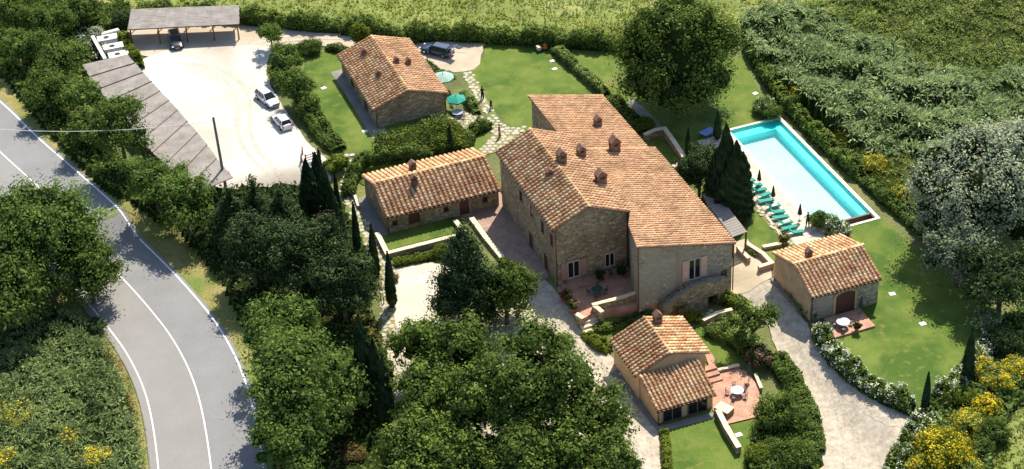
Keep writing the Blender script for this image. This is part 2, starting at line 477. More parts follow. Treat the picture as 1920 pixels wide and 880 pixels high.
class MB:
    """collects simple shapes; T maps local to world"""

    def __init__(self, T=None):
        self.v, self.f, self.m, self.T, self.cur = [], [], [], T, 0

    def add(self, vs, fs):
        o = len(self.v)
        self.v += [tuple(self.T(*p)) if self.T else tuple(p) for p in vs]
        self.f += [tuple(i + o for i in f) for f in fs]
        self.m += [self.cur] * len(fs)
        return self

    def box(self, x0, x1, y0, y1, z0, z1):
        vs = [(x, y, z) for z in (z0, z1) for y in (y0, y1) for x in (x0, x1)]
        return self.add(vs, [(0, 2, 3, 1), (4, 5, 7, 6), (0, 1, 5, 4), (2, 6, 7, 3), (0, 4, 6, 2), (1, 3, 7, 5)])

    def tube(self, p0, p1, r0, r1=None, n=8):
        r1 = r0 if r1 is None else r1
        p0, p1 = Vector(p0), Vector(p1)
        d = (p1 - p0).normalized()
        a = d.orthogonal().normalized()
        b = d.cross(a)
        vs = []
        for p, r in ((p0, r0), (p1, r1)):
            vs += [tuple(p + (a * math.cos(2 * math.pi * i / n) + b * math.sin(2 * math.pi * i / n)) * r) for i in range(n)]
        return self.add(vs, [(i, (i + 1) % n, n + (i + 1) % n, n + i) for i in range(n)] + [tuple(range(n))[::-1], tuple(range(n, 2 * n))])

    def prism(self, poly, z0, z1):
        """poly (x,y) list, z0/z1 numbers or functions"""
        f0 = z0 if callable(z0) else (lambda x, y: z0)
        f1 = z1 if callable(z1) else (lambda x, y: z1)
        n = len(poly)
        vs = [(x, y, f0(x, y)) for x, y in poly] + [(x, y, f1(x, y)) for x, y in poly]
        fs = [(i, (i + 1) % n, n + (i + 1) % n, n + i) for i in range(n)]
        t = tessellate_polygon([[Vector((x, y, 0)) for x, y in poly]])
        fs += [tuple(q)[::-1] for q in t] + [tuple(i + n for i in q) for q in t]
        return self.add(vs, fs)

    def lathe(self, prof, c=(0, 0, 0), n=12):
        vs = [(c[0] + r * math.cos(2 * math.pi * i / n), c[1] + r * math.sin(2 * math.pi * i / n), c[2] + z) for r, z in prof for i in range(n)]
        fs = [(k * n + i, k * n + (i + 1) % n, (k + 1) * n + (i + 1) % n, (k + 1) * n + i) for k in range(len(prof) - 1) for i in range(n)]
        fs += [tuple(range(n))[::-1], tuple(range((len(prof) - 1) * n, len(prof) * n))]
        return self.add(vs, fs)

    def mesh(self, name, mats, smooth=False, fix=True):
        me = bpy.data.meshes.new(name)
        me.from_pydata(self.v, [], self.f)
        for m in (mats if isinstance(mats, (list, tuple)) else [mats]):
            me.materials.append(m)
        me.polygons.foreach_set('material_index', self.m)
        if fix:
            b = bmesh.new()
            b.from_mesh(me)
            bmesh.ops.recalc_face_normals(b, faces=b.faces)
            b.to_mesh(me)
            b.free()
        if smooth:
            me.polygons.foreach_set('use_smooth', [True] * len(me.polygons))
        return me


def tag(o, label=None, cat=None, group=None, kind=None):
    for k, v in (('label', label), ('category', cat), ('group', group), ('kind', kind)):
        if v:
            o[k] = v
    return o


def obj(name, me, parent=None, world=False):
    o = bpy.data.objects.new(name, me)
    COL.objects.link(o)
    if parent:
        o.parent = parent
        if world:
            o.location = -parent.location if parent.parent is None else (0, 0, 0)
    return o


def thing(name, label, cat, loc=(0, 0, 0), rz=0.0, group=None):
    o = bpy.data.objects.new(name, None)
    COL.objects.link(o)
    o.location = Vector([float(q) for q in loc])
    o.rotation_euler = (0, 0, rz)
    return tag(o, label, cat, group)


def clone(o, loc=None, rz=None, label=None, scale=None):
    def rec(q, par):
        c = q.copy()
        COL.objects.link(c)
        c.parent = par
        for ch in q.children:
            rec(ch, c)
        return c
    c = rec(o, None)
    if loc is not None:
        c.location = Vector([float(q) for q in loc])
    if rz is not None:
        c.rotation_euler = (0, 0, rz)
    if scale is not None:
        c.scale = (scale,) * 3 if not isinstance(scale, tuple) else scale
    if label:
        c['label'] = label
    return c


def chaikin(pts, k=2, closed=True):
    pts = [np.asarray(p, float) for p in pts]
    for _ in range(k):
        out = []
        n = len(pts)
        rngi = range(n) if closed else range(n - 1)
        if not closed:
            out.append(pts[0])
        for i in rngi:
            a, b = pts[i], pts[(i + 1) % n]
            out += [a * 0.75 + b * 0.25, a * 0.25 + b * 0.75]
        if not closed:
            out.append(pts[-1])
        pts = out
    return pts


POOL = (34.0, 41.6, -10.4, 15.3)      # a0, a1, b0, b1 hole


def cut_hole(b, hole):
    a0, a1, b0, b1 = hole
    for val, ax in ((a0, V1), (a1, V1), (b0, U1), (b1, U1)):
        bmesh.ops.bisect_plane(b, geom=b.verts[:] + b.edges[:] + b.faces[:], plane_co=Vector(ax * val), plane_no=Vector(ax))
    kill = []
    for f in b.faces:
        c = f.calc_center_median()
        a, bb = c.x * V1[0] + c.y * V1[1], c.x * U1[0] + c.y * U1[1]
        if a0 < a < a1 and b0 < bb < b1:
            kill.append(f)
    bmesh.ops.delete(b, geom=kill, context='FACES')


def sheet(name, pts, mat, off, smooth=2, kind='structure', parent=None, hole=None, world=False, rag=0.0, zfix=None):
    """flat sheet draped on the land. pts: photo points, or (x, y) world points when world"""
    W = [np.array(p[:2], float) for p in pts] if world else [G(*p)[:2] for p in pts]
    if smooth:
        W = chaikin(W, smooth)
    if rag:
        out = []
        for i, p in enumerate(W):
            q = W[(i + 1) % len(W)]
            n = max(1, int(np.hypot(*(q - p)) / 0.6))
            for k in range(n):
                out.append(p + (q - p) * k / n + rng.normal(size=2) * rag)
        W = out
    b = bmesh.new()
    vs = [b.verts.new((p[0], p[1], 0)) for p in W]
    for t in tessellate_polygon([[Vector((p[0], p[1], 0)) for p in W]]):
        try:
            b.faces.new([vs[i] for i in t])
        except ValueError:
            pass
    hs = [float(H(p[0], p[1])) for p in W]
    off = off * 3.0
    if zfix is None and (max(hs) - min(hs) > 0.005):
        lo, hi = np.min(W, 0), np.max(W, 0)
        for ax in (0, 1):
            no = Vector((1, 0, 0)) if ax == 0 else Vector((0, 1, 0))
            for c in np.arange(math.floor(lo[ax]), hi[ax], 0.5):
                bmesh.ops.bisect_plane(b, geom=b.verts[:] + b.edges[:] + b.faces[:], plane_co=no * float(c), plane_no=no)
    if hole:
        cut_hole(b, hole)
    for v in b.verts:
        v.co.z = (zfix if zfix is not None else float(H(v.co.x, v.co.y))) + off
    bmesh.ops.recalc_face_normals(b, faces=b.faces)
    if b.faces and sum(f.normal.z for f in b.faces) < 0:
        bmesh.ops.reverse_faces(b, faces=b.faces)
    me = bpy.data.meshes.new(name)
    b.to_mesh(me)
    b.free()
    me.materials.append(mat)
    o = obj(name, me, parent, world=parent is not None)
    if kind and not parent:
        o['kind'] = kind
    return o


# ------------------------------------------------------------------ the land
def build_land():
    g = lambda lo, hi, st: list(np.arange(lo, hi + 1e-6, st))
    A_ = sorted(set([-1500, -600, -300, -150] + g(-90, 28, 1.0) + [34.0, 41.6] + g(30, 34, 2) + g(44, 110, 2) + [150, 300, 600, 1500]))
    B_ = sorted(set([-2500, -1200, -600, -300, -170] + g(-110, -30, 2) + g(-28, 30, 1.0) + [-10.4, 15.3] + g(32, 90, 2) + [150, 300, 600]))
    a, b = np.meshgrid(A_, B_, indexing='ij')
    z = Hab(a, b)
    bad = 0
    V = a[..., None] * V1 + b[..., None] * U1 + (z[..., None] - 0.09 * (np.abs(z[..., None]) > 1e-4) - 0.01) * np.array([0, 0, 1.0])
    na, nb = a.shape
    idx = np.arange(na * nb).reshape(na, nb)
    Q = np.stack([idx[:-1, :-1], idx[:-1, 1:], idx[1:, 1:], idx[1:, :-1]], -1).reshape(-1, 4)
    ca = (a[:-1, :-1] + a[1:, 1:]).ravel() / 2
    cb = (b[:-1, :-1] + b[1:, 1:]).ravel() / 2
    keep = ~((ca > POOL[0]) & (ca < POOL[1]) & (cb > POOL[2]) & (cb < POOL[3]))
    o = obj('ground', np_mesh('ground', V.reshape(-1, 3), Q[keep], M_LAND))
    o['kind'] = 'structure'


build_land()

# lawns, drives and yards: each sheet a few millimetres above the one below
sheet('verge', [(-60, 60), (60, 200), (140, 300), (250, 380), (400, 480), (470, 560), (500, 640), (520, 760), (560, 900), (400, 900), (380, 640), (280, 500), (160, 380), (60, 270), (-60, 170)], M_VERGE, 0.003)
sheet('verge', [(120, 470), (190, 560), (235, 620), (262, 700), (285, 770), (305, 900), (200, 900), (190, 780), (180, 700), (160, 620), (100, 560)], M_VERGE, 0.003)
sheet('lawn', [(912, 66), (1200, 80), (1385, 92), (1420, 170), (1470, 232), (1560, 320), (1650, 408), (1720, 470), (1800, 540), (1900, 600), (1830, 700), (1735, 775), (1640, 745), (1575, 690), (1530, 610), (1440, 500), (1350, 430), (1300, 330), (1150, 200), (1000, 245), (955, 240), (925, 205), (870, 135), (905, 118)],
      M_LAWN, 0.006, hole=POOL, smooth=1)
sheet('lawn', [(606, 96), (570, 112), (572, 160), (590, 215), (632, 288), (690, 292), (780, 275), (870, 262), (850, 215), (760, 110), (700, 84)], M_LAWN, 0.006, smooth=1)
sheet('lawn', [(665, 315), (700, 300), (790, 280), (860, 285), (700, 350), (672, 345)], M_LAWN, 0.006)
sheet('lawn', [(880, 250), (930, 250), (915, 290), (880, 280)], M_LAWN, 0.006)
sheet('lawn', [(1240, 800), (1345, 765), (1400, 778), (1440, 800), (1440, 930), (1240, 930)], M_LAWN, 0.006, smooth=0)
sheet('lawn', [(1300, 600), (1345, 620), (1400, 690), (1340, 700), (1310, 660)], M_LAWN, 0.006)
sheet('lawn', [(1120, 600), (1215, 572), (1245, 600), (1150, 650), (1100, 655)], M_LAWN, 0.006)
sheet('parking_lot', [(262, 100), (450, 84), (520, 88), (500, 110), (500, 150), (540, 215), (590, 285), (615, 298), (625, 330), (600, 400), (500, 420), (400, 400), (330, 300), (250, 160)], M_LOT, 0.014, smooth=1, rag=0.06)
sheet('gravel_lane', [(235, 38), (450, 40), (640, 50), (800, 62), (914, 66), (903, 100), (898, 128), (862, 137), (822, 130), (780, 100), (740, 82), (640, 92), (590, 84), (545, 82), (520, 104), (440, 108), (400, 100), (270, 112), (240, 80)], M_SANDY, 0.010, smooth=1, rag=0.06)
sheet('gravel_drive', [(1362, 540), (1442, 524), (1447, 527), (1500, 588), (1532, 640), (1575, 700), (1640, 752), (1706, 775), (1700, 800), (1660, 870), (1600, 1040), (1500, 1040), (1530, 930), (1538, 860), (1530, 800), (1503, 730), (1450, 650), (1440, 600), (1380, 570)], M_GRAV, 0.010, smooth=1, rag=0.06)
sheet('gravel_drive', [(985, 500), (1030, 530), (1052, 560), (1078, 600), (1098, 630), (1150, 670), (1178, 705), (1240, 800), (1242, 930), (1000, 930), (900, 800), (760, 770), (690, 760), (690, 690), (735, 620), (735, 505), (745, 500), (815, 490), (860, 520), (930, 560)], M_GRAV, 0.010, smooth=1)
sheet('gravel_court', [(738, 506), (830, 488), (880, 540), (850, 620), (760, 640), (736, 600)], M_COURT, 0.016, smooth=1)
sheet('brick_yard', [(858, 405), (945, 350), (960, 380), (1000, 455), (1030, 520), (1010, 530), (985, 500), (938, 480), (885, 412)], M_BRICKPAVE, 0.018, smooth=0)
sheet('paved_strip', [(620, 136), (648, 128), (712, 218), (732, 262), (702, 266), (640, 165)], M_GREYPAVE, 0.012, smooth=0)
sheet('paved_strip', [(672, 372), (690, 366), (735, 440), (712, 447), (704, 436), (672, 392)], M_GREYPAVE, 0.012, smooth=0)
sheet('paved_strip', [(1143, 700), (1160, 690), (1235, 800), (1352, 770), (1350, 782), (1235, 812)], M_GREYPAVE, 0.018, smooth=0)
sheet('concrete_apron', [(1362, 500), (1425, 484), (1463, 512), (1442, 524), (1404, 548), (1362, 552)], M_SLAB, 0.022, smooth=0)
sheet('concrete_apron', [(1374, 455), (1400, 448), (1428, 484), (1365, 504)], M_SLAB, 0.018, smooth=0)
sheet('flower_bed', [(1446, 500), (1470, 500), (1560, 600), (1550, 640), (1530, 625), (1500, 585), (1447, 524)], M_SOIL, 0.024, smooth=0)
sheet('garden_path', [(1172, 188), (1186, 184), (1228, 222), (1262, 262), (1300, 300), (1290, 306), (1240, 262), (1205, 225)], M_GREYPAVE, 0.012)

a0, a1, b0, b1 = POOL
rect = lambda a0, a1, b0, b1: [AB(a0, b0)[:2], AB(a1, b0)[:2], AB(a1, b1)[:2], AB(a0, b1)[:2]]
sheet('pool_deck', rect(29.3, 34.0, -9.6, 16.2), M_DECK, 0.014, smooth=0, world=True)


def ribbon(name, px, width, mat, off):
    W = chaikin([G(*p)[:2] for p in px], 2, closed=False)
    L_, R_ = [], []
    for i, p in enumerate(W):
        d = W[min(i + 1, len(W) - 1)] - W[max(i - 1, 0)]
        d /= np.hypot(*d)
        n = np.array([-d[1], d[0]])
        w_ = width / 2 * random.uniform(0.5, 1.25)
        L_.append(p + n * w_)
        R_.append(p - n * w_)
    return sheet(name, L_ + R_[::-1], mat, off, smooth=0, world=True)


M_TRACK = surf('worn_gravel', [(0.35, (0.34, 0.295, 0.23)), (0.65, (0.44, 0.39, 0.31))], 0.7, 8, fine=(2.5, 0.4), bmp=0.2)
M_TRACKD = surf('damp_gravel', [(0.3, (0.41, 0.36, 0.29)), (0.7, (0.49, 0.44, 0.37))], 0.7, 8, fine=(4, 0.25), bmp=0.2)
for dx in (0, 24):
    ribbon('wheel_track', [(1430 + dx, 530), (1470 + dx, 590), (1500 + dx, 660), (1545 + dx, 730), (1580 + dx, 790), (1590 + dx, 900)], 0.55, M_TRACK, 0.013 + dx * 1e-4)
    ribbon('wheel_track', [(1545 + dx, 735), (1590 + dx, 765), (1650, 785 + dx / 3), (1690, 790 + dx / 2)], 0.5, M_TRACK, 0.0125 + dx * 1.2e-4)
    ribbon('wheel_track', [(1010 + dx, 600), (1075 + dx, 650), (1140 + dx, 720), (1190 + dx, 800), (1205 + dx, 900)], 0.5, M_TRACK, 0.013 + dx * 1e-4)
    ribbon('wheel_track', [(470, 84 + dx / 3), (560, 64 + dx / 3), (680, 66 + dx / 3), (790, 78 + dx / 3), (880, 92 + dx / 3)], 0.5, M_TRACKD, 0.0165 + dx * 1e-4)
    ribbon('wheel_track', [(330 + dx, 118), (400 + dx, 128), (450 + dx, 180), (440 + dx, 260), (500 + dx, 330)], 0.6, M_TRACKD, 0.0175 + dx * 1e-4)


# ------------------------------------------------------------------ road
def resample(px, n=80):
    W = np.array(chaikin([P(*p)[:2] for p in px], 3, closed=False))
    d = np.r_[0, np.cumsum(np.hypot(*(W[1:] - W[:-1]).T))]
    t = np.linspace(0, d[-1], n)
    return np.stack([np.interp(t, d, W[:, 0]), np.interp(t, d, W[:, 1])], 1)


CL = resample([(-150, 170), (-60, 240), (0, 305), (70, 368), (140, 432), (238, 530), (285, 584), (324, 634), (360, 702), (381, 775), (397, 880), (402, 960), (402, 1100)], 140)
tg = np.gradient(CL, axis=0)
tg /= np.hypot(*tg.T)[:, None]
NR = np.stack([tg[:, 1], -tg[:, 0]], 1)
if NR[70][0] < 0:
    NR = -NR


def strip(name, o0, o1, z, mat, kind='structure', parent=None, curb=False, t0=0, t1=None):
    A_ = CL + NR * np.array(o0).reshape(-1, 1)
    B_ = CL + NR * np.array(o1).reshape(-1, 1)
    A_, B_ = A_[t0:t1], B_[t0:t1]
    za, zb = H(A_[:, 0], A_[:, 1]) + z, H(B_[:, 0], B_[:, 1]) + z
    V = np.r_[np.c_[A_, za], np.c_[B_, zb]]
    n = len(A_)
    i = np.arange(n - 1)
    if curb:
        V = np.r_[V, np.c_[A_, za - 0.12], np.c_[B_, zb - 0.12]]
        Q = np.r_[np.stack([i, i + 1, n + i + 1, n + i], 1), np.stack([i, 2 * n + i, 2 * n + i + 1, i + 1], 1), np.stack([n + i, n + i + 1, 3 * n + i + 1, 3 * n + i], 1)]
    else:
        Q = np.stack([i, i + 1, n + i + 1, n + i], 1)
    o = obj(name, np_mesh(name, V, Q, mat))
    if kind:
        o['kind'] = kind
    return o


# half widths read off the photograph's edge lines
wr = 5.35
strip('road', -6.15, 0.02, 0.030, M_ASPH1)
strip('road', 0.02, 5.75, 0.032, M_ASPH2)
strip('road_marking', -0.08, 0.08, 0.040, M_PAINT)
strip('road_marking', wr - 0.11, wr + 0.09, 0.040, M_PAINT)
strip('road_marking', -5.47, -5.31, 0.040, M_PAINT)
strip('kerb', -6.32, -6.15, 0.10, M_GREYPAVE, curb=True)


# ------------------------------------------------------------------ foliage tools
def unit(n):
    v = rng.normal(size=(n, 3))
    return v / np.linalg.norm(v, axis=1)[:, None]


def quads(p, nrm, L, Wd, up=None, upw=0.0):
    """leaf diamonds at p facing nrm; L/Wd half sizes (arrays or numbers)"""
    n = len(p)
    nrm = nrm / (np.linalg.norm(nrm, axis=1)[:, None] + 1e-9)
    t = unit(n)
    if up is not None:
        t = t * (1 - upw) + up * upw
    t = t - nrm * np.sum(t * nrm, 1)[:, None]
    t /= np.linalg.norm(t, axis=1)[:, None] + 1e-9
    b = np.cross(nrm, t)
    L = np.broadcast_to(np.asarray(L, float), (n,))[:, None]
    Wd = np.broadcast_to(np.asarray(Wd, float), (n,))[:, None]
    V = np.stack([p + t * L, p + b * Wd - t * L * 0.1, p - t * L * 0.9, p - b * Wd - t * L * 0.1], 1).reshape(-1, 3)
    Fq = np.arange(4 * n).reshape(n, 4)
    return V, Fq


def crown_mesh(name, lobes, nclump, per, leaf, rc, mat, upbias=0.25, squash=1.0, inner=0.15, low=-0.55, extra=None, aspect=0.62, core=0.62):
    """lobes (x,y,z,rx,ry,rz). clumps of leaves sit on the lobes' skins; an added dark core blocks the light and stands in for inner shade"""
    lobes = np.array(lobes, float)
    wgt = lobes[:, 3] * lobes[:, 4]
    wgt /= wgt.sum()
    k = rng.choice(len(lobes), nclump, p=wgt)
    d = unit(nclump * 3)
    d = d[d[:, 2] > low][:nclump]
    k = k[:len(d)]
    ctr = lobes[k, :3] + d * lobes[k, 3:6] * rng.uniform(0.80, 1.08, len(d))[:, None]
    # drop clumps buried deep inside another lobe
    keep = np.ones(len(ctr), bool)
    for lb in lobes:
        q = np.linalg.norm((ctr - lb[:3]) / lb[3:6], axis=1)
        keep &= q > 0.72
    ctr, d = ctr[keep], d[keep]
    m = len(ctr)
    cs = rng.uniform(0.6, 1.35, m)
    cen = np.repeat(ctr, per, 0)
    dd = np.repeat(d, per, 0)
    sc = np.repeat(cs, per)[:, None]
    o = rng.normal(size=cen.shape) * rc * sc * 0.55
    o[:, 2] *= squash
    p = cen + o
    nn = dd * 0.35 + unit(len(p)) * 0.55 + np.array([0, 0, upbias + 0.2]) + o / (rc * 0.5)
    sz = leaf * rng.uniform(0.6, 1.3, len(p))
    V, Fq = quads(p, nn, sz, sz * aspect)
    Vs, Fs, M = [V], [Fq], [np.zeros(len(Fq), int)]
    cnt = len(V)
    ni = int(m * per * inner)
    if ni:
        ki = rng.choice(len(lobes), ni, p=wgt)
        di = unit(ni)
        pi_ = lobes[ki, :3] + di * lobes[ki, 3:6] * rng.uniform(0.5, 0.85, ni)[:, None]
        V2, F2 = quads(pi_, di + unit(ni) * 0.5, leaf * 1.8, leaf * 1.4)
        Vs.append(V2)
        Fs.append(F2 + cnt)
        M.append(np.zeros(len(F2), int))
        cnt += len(V2)
    if extra:                       # (material slot 1) blossoms on the upper skin: (count share, leaf size)
        ne = int(m * extra[0])
        ke = rng.choice(m, ne, replace=True)
        pe_per = extra[2]
        ce = np.repeat(ctr[ke] + d[ke] * rc * 0.3, pe_per, 0)
        pe = ce + rng.normal(size=ce.shape) * rc * 0.5
        V3, F3 = quads(pe, np.repeat(d[ke], pe_per, 0) + unit(len(pe)) * 0.6 + [0, 0, 0.4], extra[1], extra[1] * 0.8)
        Vs.append(V3)
        Fs.append(F3 + cnt)
        M.append(np.ones(len(F3), int))
        cnt += len(V3)
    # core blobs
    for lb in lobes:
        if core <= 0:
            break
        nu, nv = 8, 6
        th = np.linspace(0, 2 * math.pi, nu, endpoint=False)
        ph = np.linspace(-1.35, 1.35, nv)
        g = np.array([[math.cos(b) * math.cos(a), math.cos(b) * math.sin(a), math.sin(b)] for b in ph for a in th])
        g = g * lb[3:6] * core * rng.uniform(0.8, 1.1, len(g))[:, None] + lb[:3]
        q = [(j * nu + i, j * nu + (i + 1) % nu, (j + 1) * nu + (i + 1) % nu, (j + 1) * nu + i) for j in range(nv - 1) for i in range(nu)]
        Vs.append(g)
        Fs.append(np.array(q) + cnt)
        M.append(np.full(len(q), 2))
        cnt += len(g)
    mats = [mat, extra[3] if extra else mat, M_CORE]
    return np_mesh(name, np.concatenate(Vs), np.concatenate(Fs), mats, np.concatenate(M))


def trunk_mesh(h, r, spread, n=6, seed=0, lean=(0, 0)):
    rd = random.Random(seed)
    mb = MB()
    fork = h * 0.45
    mid = (lean[0] * 0.5 + rd.uniform(-.1, .1), lean[1] * 0.5 + rd.uniform(-.1, .1), fork)
    mb.tube((0, 0, -0.4), (mid[0] * 0.5, mid[1] * 0.5, fork * 0.5), r * 1.25, r * 0.95)
    mb.tube((mid[0] * 0.5, mid[1] * 0.5, fork * 0.48), mid, r * 0.97, r * 0.75)
    for i in range(n):
        a = 2 * math.pi * i / n + rd.uniform(-.4, .4)
        e = rd.uniform(0.4, 0.9)
        q = (mid[0] + math.cos(a) * spread * 0.45 * e, mid[1] + math.sin(a) * spread * 0.45 * e, fork + (h - fork) * 0.45)
        e2 = (q[0] + math.cos(a) * spread * 0.35 * e, q[1] + math.sin(a) * spread * 0.35 * e, fork + (h - fork) * rd.uniform(0.75, 0.95))
        mb.tube((mid[0], mid[1], fork * rd.uniform(0.85, 0.98)), q, r * 0.5, r * 0.3, 6)
        mb.tube(q, e2, r * 0.3, r * 0.1, 5)
    return mb.mesh('trunk', M_BARK, smooth=True, fix=False)


def lobes_for(R, h, kind, seed):
    rd = random.Random(seed)
    L = []
    if kind == 'round':
        L.append((0, 0, h * 0.56, R * 0.62, R * 0.62, h * 0.30))
        n = max(8, int(R * 3.4))
        for i in range(n):
            a = 2.4 * i + rd.uniform(-.3, .3)
            e = rd.uniform(-.35, 1.0)
            q = R * math.cos(e * 1.35) * rd.uniform(0.62, 0.84)
            r = R * rd.uniform(0.18, 0.34)
            L.append((math.cos(a) * q, math.sin(a) * q, h * (0.55 + 0.30 * math.sin(e * 1.4)), r, r, r * 0.75))
    elif kind == 'dome':
        L.append((0, 0, h * 0.52, R * 0.80, R * 0.80, h * 0.42))
        n = int(R * 3.4)
        for i in range(n):
            a = 2.4 * i + rd.uniform(-.3, .3)
            e = rd.uniform(-.55, 1.0)
            q = math.cos(e * 1.2) * R * 0.72
            r = R * rd.uniform(0.20, 0.32)
            L.append((math.cos(a) * q, math.sin(a) * q, h * (0.52 + 0.36 * math.sin(e * 1.3)), r, r, r * 0.85))
    elif kind == 'spread':
        L.append((0, 0, h * 0.62, R * 0.6, R * 0.6, h * 0.26))
        n = max(7, int(R * 2.5))
        for i in range(n):
            a = 2.4 * i + rd.uniform(-.4, .4)
            q = R * rd.uniform(0.45, 0.82)
            r = R * rd.uniform(0.2, 0.34)
            L.append((math.cos(a) * q, math.sin(a) * q, h * rd.uniform(0.45, 0.88), r, r, r * 0.6))
    elif kind == 'oval':
        n = 26
        for i in range(n):
            a = 2.4 * i
            t = i / (n - 1)
            q = R * 0.66 * (1 - ((t - 0.3) / 0.7) ** 1.3 * 0.92 if t > .3 else 1 - (0.3 - t) * 0.9)
            r = R * rd.uniform(0.26, 0.36) * (1 - 0.5 * t)
            L.append((math.cos(a) * q, math.sin(a) * q, h * (0.12 + 0.82 * t), r, r, r * 1.0))
        L.append((0, 0, h * .42, R * .55, R * .55, h * .32))
    elif kind == 'cone':
        for k in range(7):
            t = k / 6
            rr = R * (1 - 0.76 * t)
            m = 3 if k < 5 else 1
            for j in range(m):
                a = 2.1 * j + k * 0.9
                L.append((math.cos(a) * rr * 0.35, math.sin(a) * rr * 0.35, h * (0.16 + 0.76 * t), rr * 0.7, rr * 0.7, h * 0.13))
    elif kind == 'bush':
        L.append((0, 0, h * 0.45, R * 0.8, R * 0.8, h * 0.48))
        for i in range(5):
            a = 1.3 * i + rd.uniform(-.3, .3)
            r = R * rd.uniform(0.35, 0.5)
            L.append((math.cos(a) * R * 0.5, math.sin(a) * R * 0.5, h * rd.uniform(0.3, 0.65), r, r, r * 0.9 * h / max(R, .1) * 0.7))
    return L


def make_tree(px, py, R, h, label, name='broadleaf_tree', kind='round', mat=None, leaf=0.30, dens=1.0, cat='tree', group=None, extra=None, hc=0.6, seed=None, squash=1.0, trunk=True, low=-0.55, inner=0.12, core=0.62):
    """px,py = photo point of the crown's centre; R crown radius, h height (m)"""
    mat = mat or L_BROAD
    seed = seed or int(px * 7 + py)
    z = 0.0
    p = P(px, py, hc * h)
    for _ in range(4):
        p = P(px, py, hc * h + float(H(p[0], p[1])))
    z = float(H(p[0], p[1]))
    t = thing(name, label, cat, (p[0], p[1], z), group=group)
    lob = lobes_for(R, h, kind, seed)
    area = sum(l[3] * l[4] for l in lob) * 6
    rc = max(0.42, R * 0.19) if kind != 'bush' else max(0.28, R * 0.24)
    rc = min(rc, 1.15)
    per = 24
    nclump = int(dens * area / (rc * rc) * 0.56)
    ncl = min(nclump, 1500)
    leaf *= 0.62
    per = 54 if R > 2.4 else 38
    me = crown_mesh('crown', lob, ncl, per, leaf, rc, mat, squash=squash, extra=extra, low=low, inner=inner, core=core)
    obj('crown', me, t)
    if trunk:
        obj('trunk', trunk_mesh(h * 0.8, max(0.08, R * 0.06), R, seed=seed), t)
    return t


def cypress(px, py, h, r, label, mat=None, group='slender cypresses'):
    """px,py = photo point of the foot"""
    r *= 1.12
    p = G(px, py)
    t = thing('cypress_tree', label, 'cypress', p, group=group)
    n = int(900 * h * r) + 500
    u = rng.uniform(0, 1, n) ** 0.85
    prof = np.minimum(1, (u + 0.03) * 7) * (1 - u ** 2.2) ** 0.8
    th = rng.uniform(0, 2 * math.pi, n)
    rr = r * prof * (0.84 + (0.10 + 0.10 * min(r, 1.6)) * np.sin(th * 3 + u * 17 + px) * np.cos(u * 23 + th * 2)) * rng.uniform(0.72, 1.1, n)
    pos = np.stack([np.cos(th) * rr, np.sin(th) * rr, 0.15 + u * h], 1)
    nn = np.stack([np.cos(th), np.sin(th), np.full(n, 0.25)], 1) + unit(n) * 0.45
    V, Fq = quads(pos, nn, rng.uniform(0.16, 0.34, n), 0.085, up=np.array([0, 0, 1.0]), upw=0.75)
    k = 9
    zs = np.linspace(0.1, 1, k)
    cv = [(math.cos(a) * r * 0.75 * min(1, (q + .03) * 7) * max(0.02, 1 - q ** 2.2) ** 0.8, math.sin(a) * r * 0.75 * min(1, (q + .03) * 7) * max(0.02, 1 - q ** 2.2) ** 0.8, q * h * 0.95) for q in zs for a in np.linspace(0, 2 * math.pi, 8, endpoint=False)]
    cf = [(j * 8 + i, j * 8 + (i + 1) % 8, (j + 1) * 8 + (i + 1) % 8, (j + 1) * 8 + i) for j in range(k - 1) for i in range(8)]
    me = np_mesh('crown', np.r_[V, cv], np.r_[Fq, np.array(cf) + len(V)], [mat or L_CYP, M_CORE], np.r_[np.zeros(len(Fq), int), np.ones(len(cf), int)])
    obj('crown', me, t)
    obj('trunk', MB().tube((0, 0, -0.3), (0, 0, h * 0.5), 0.12, 0.06).mesh('trunk', M_BARK), t)
    return t


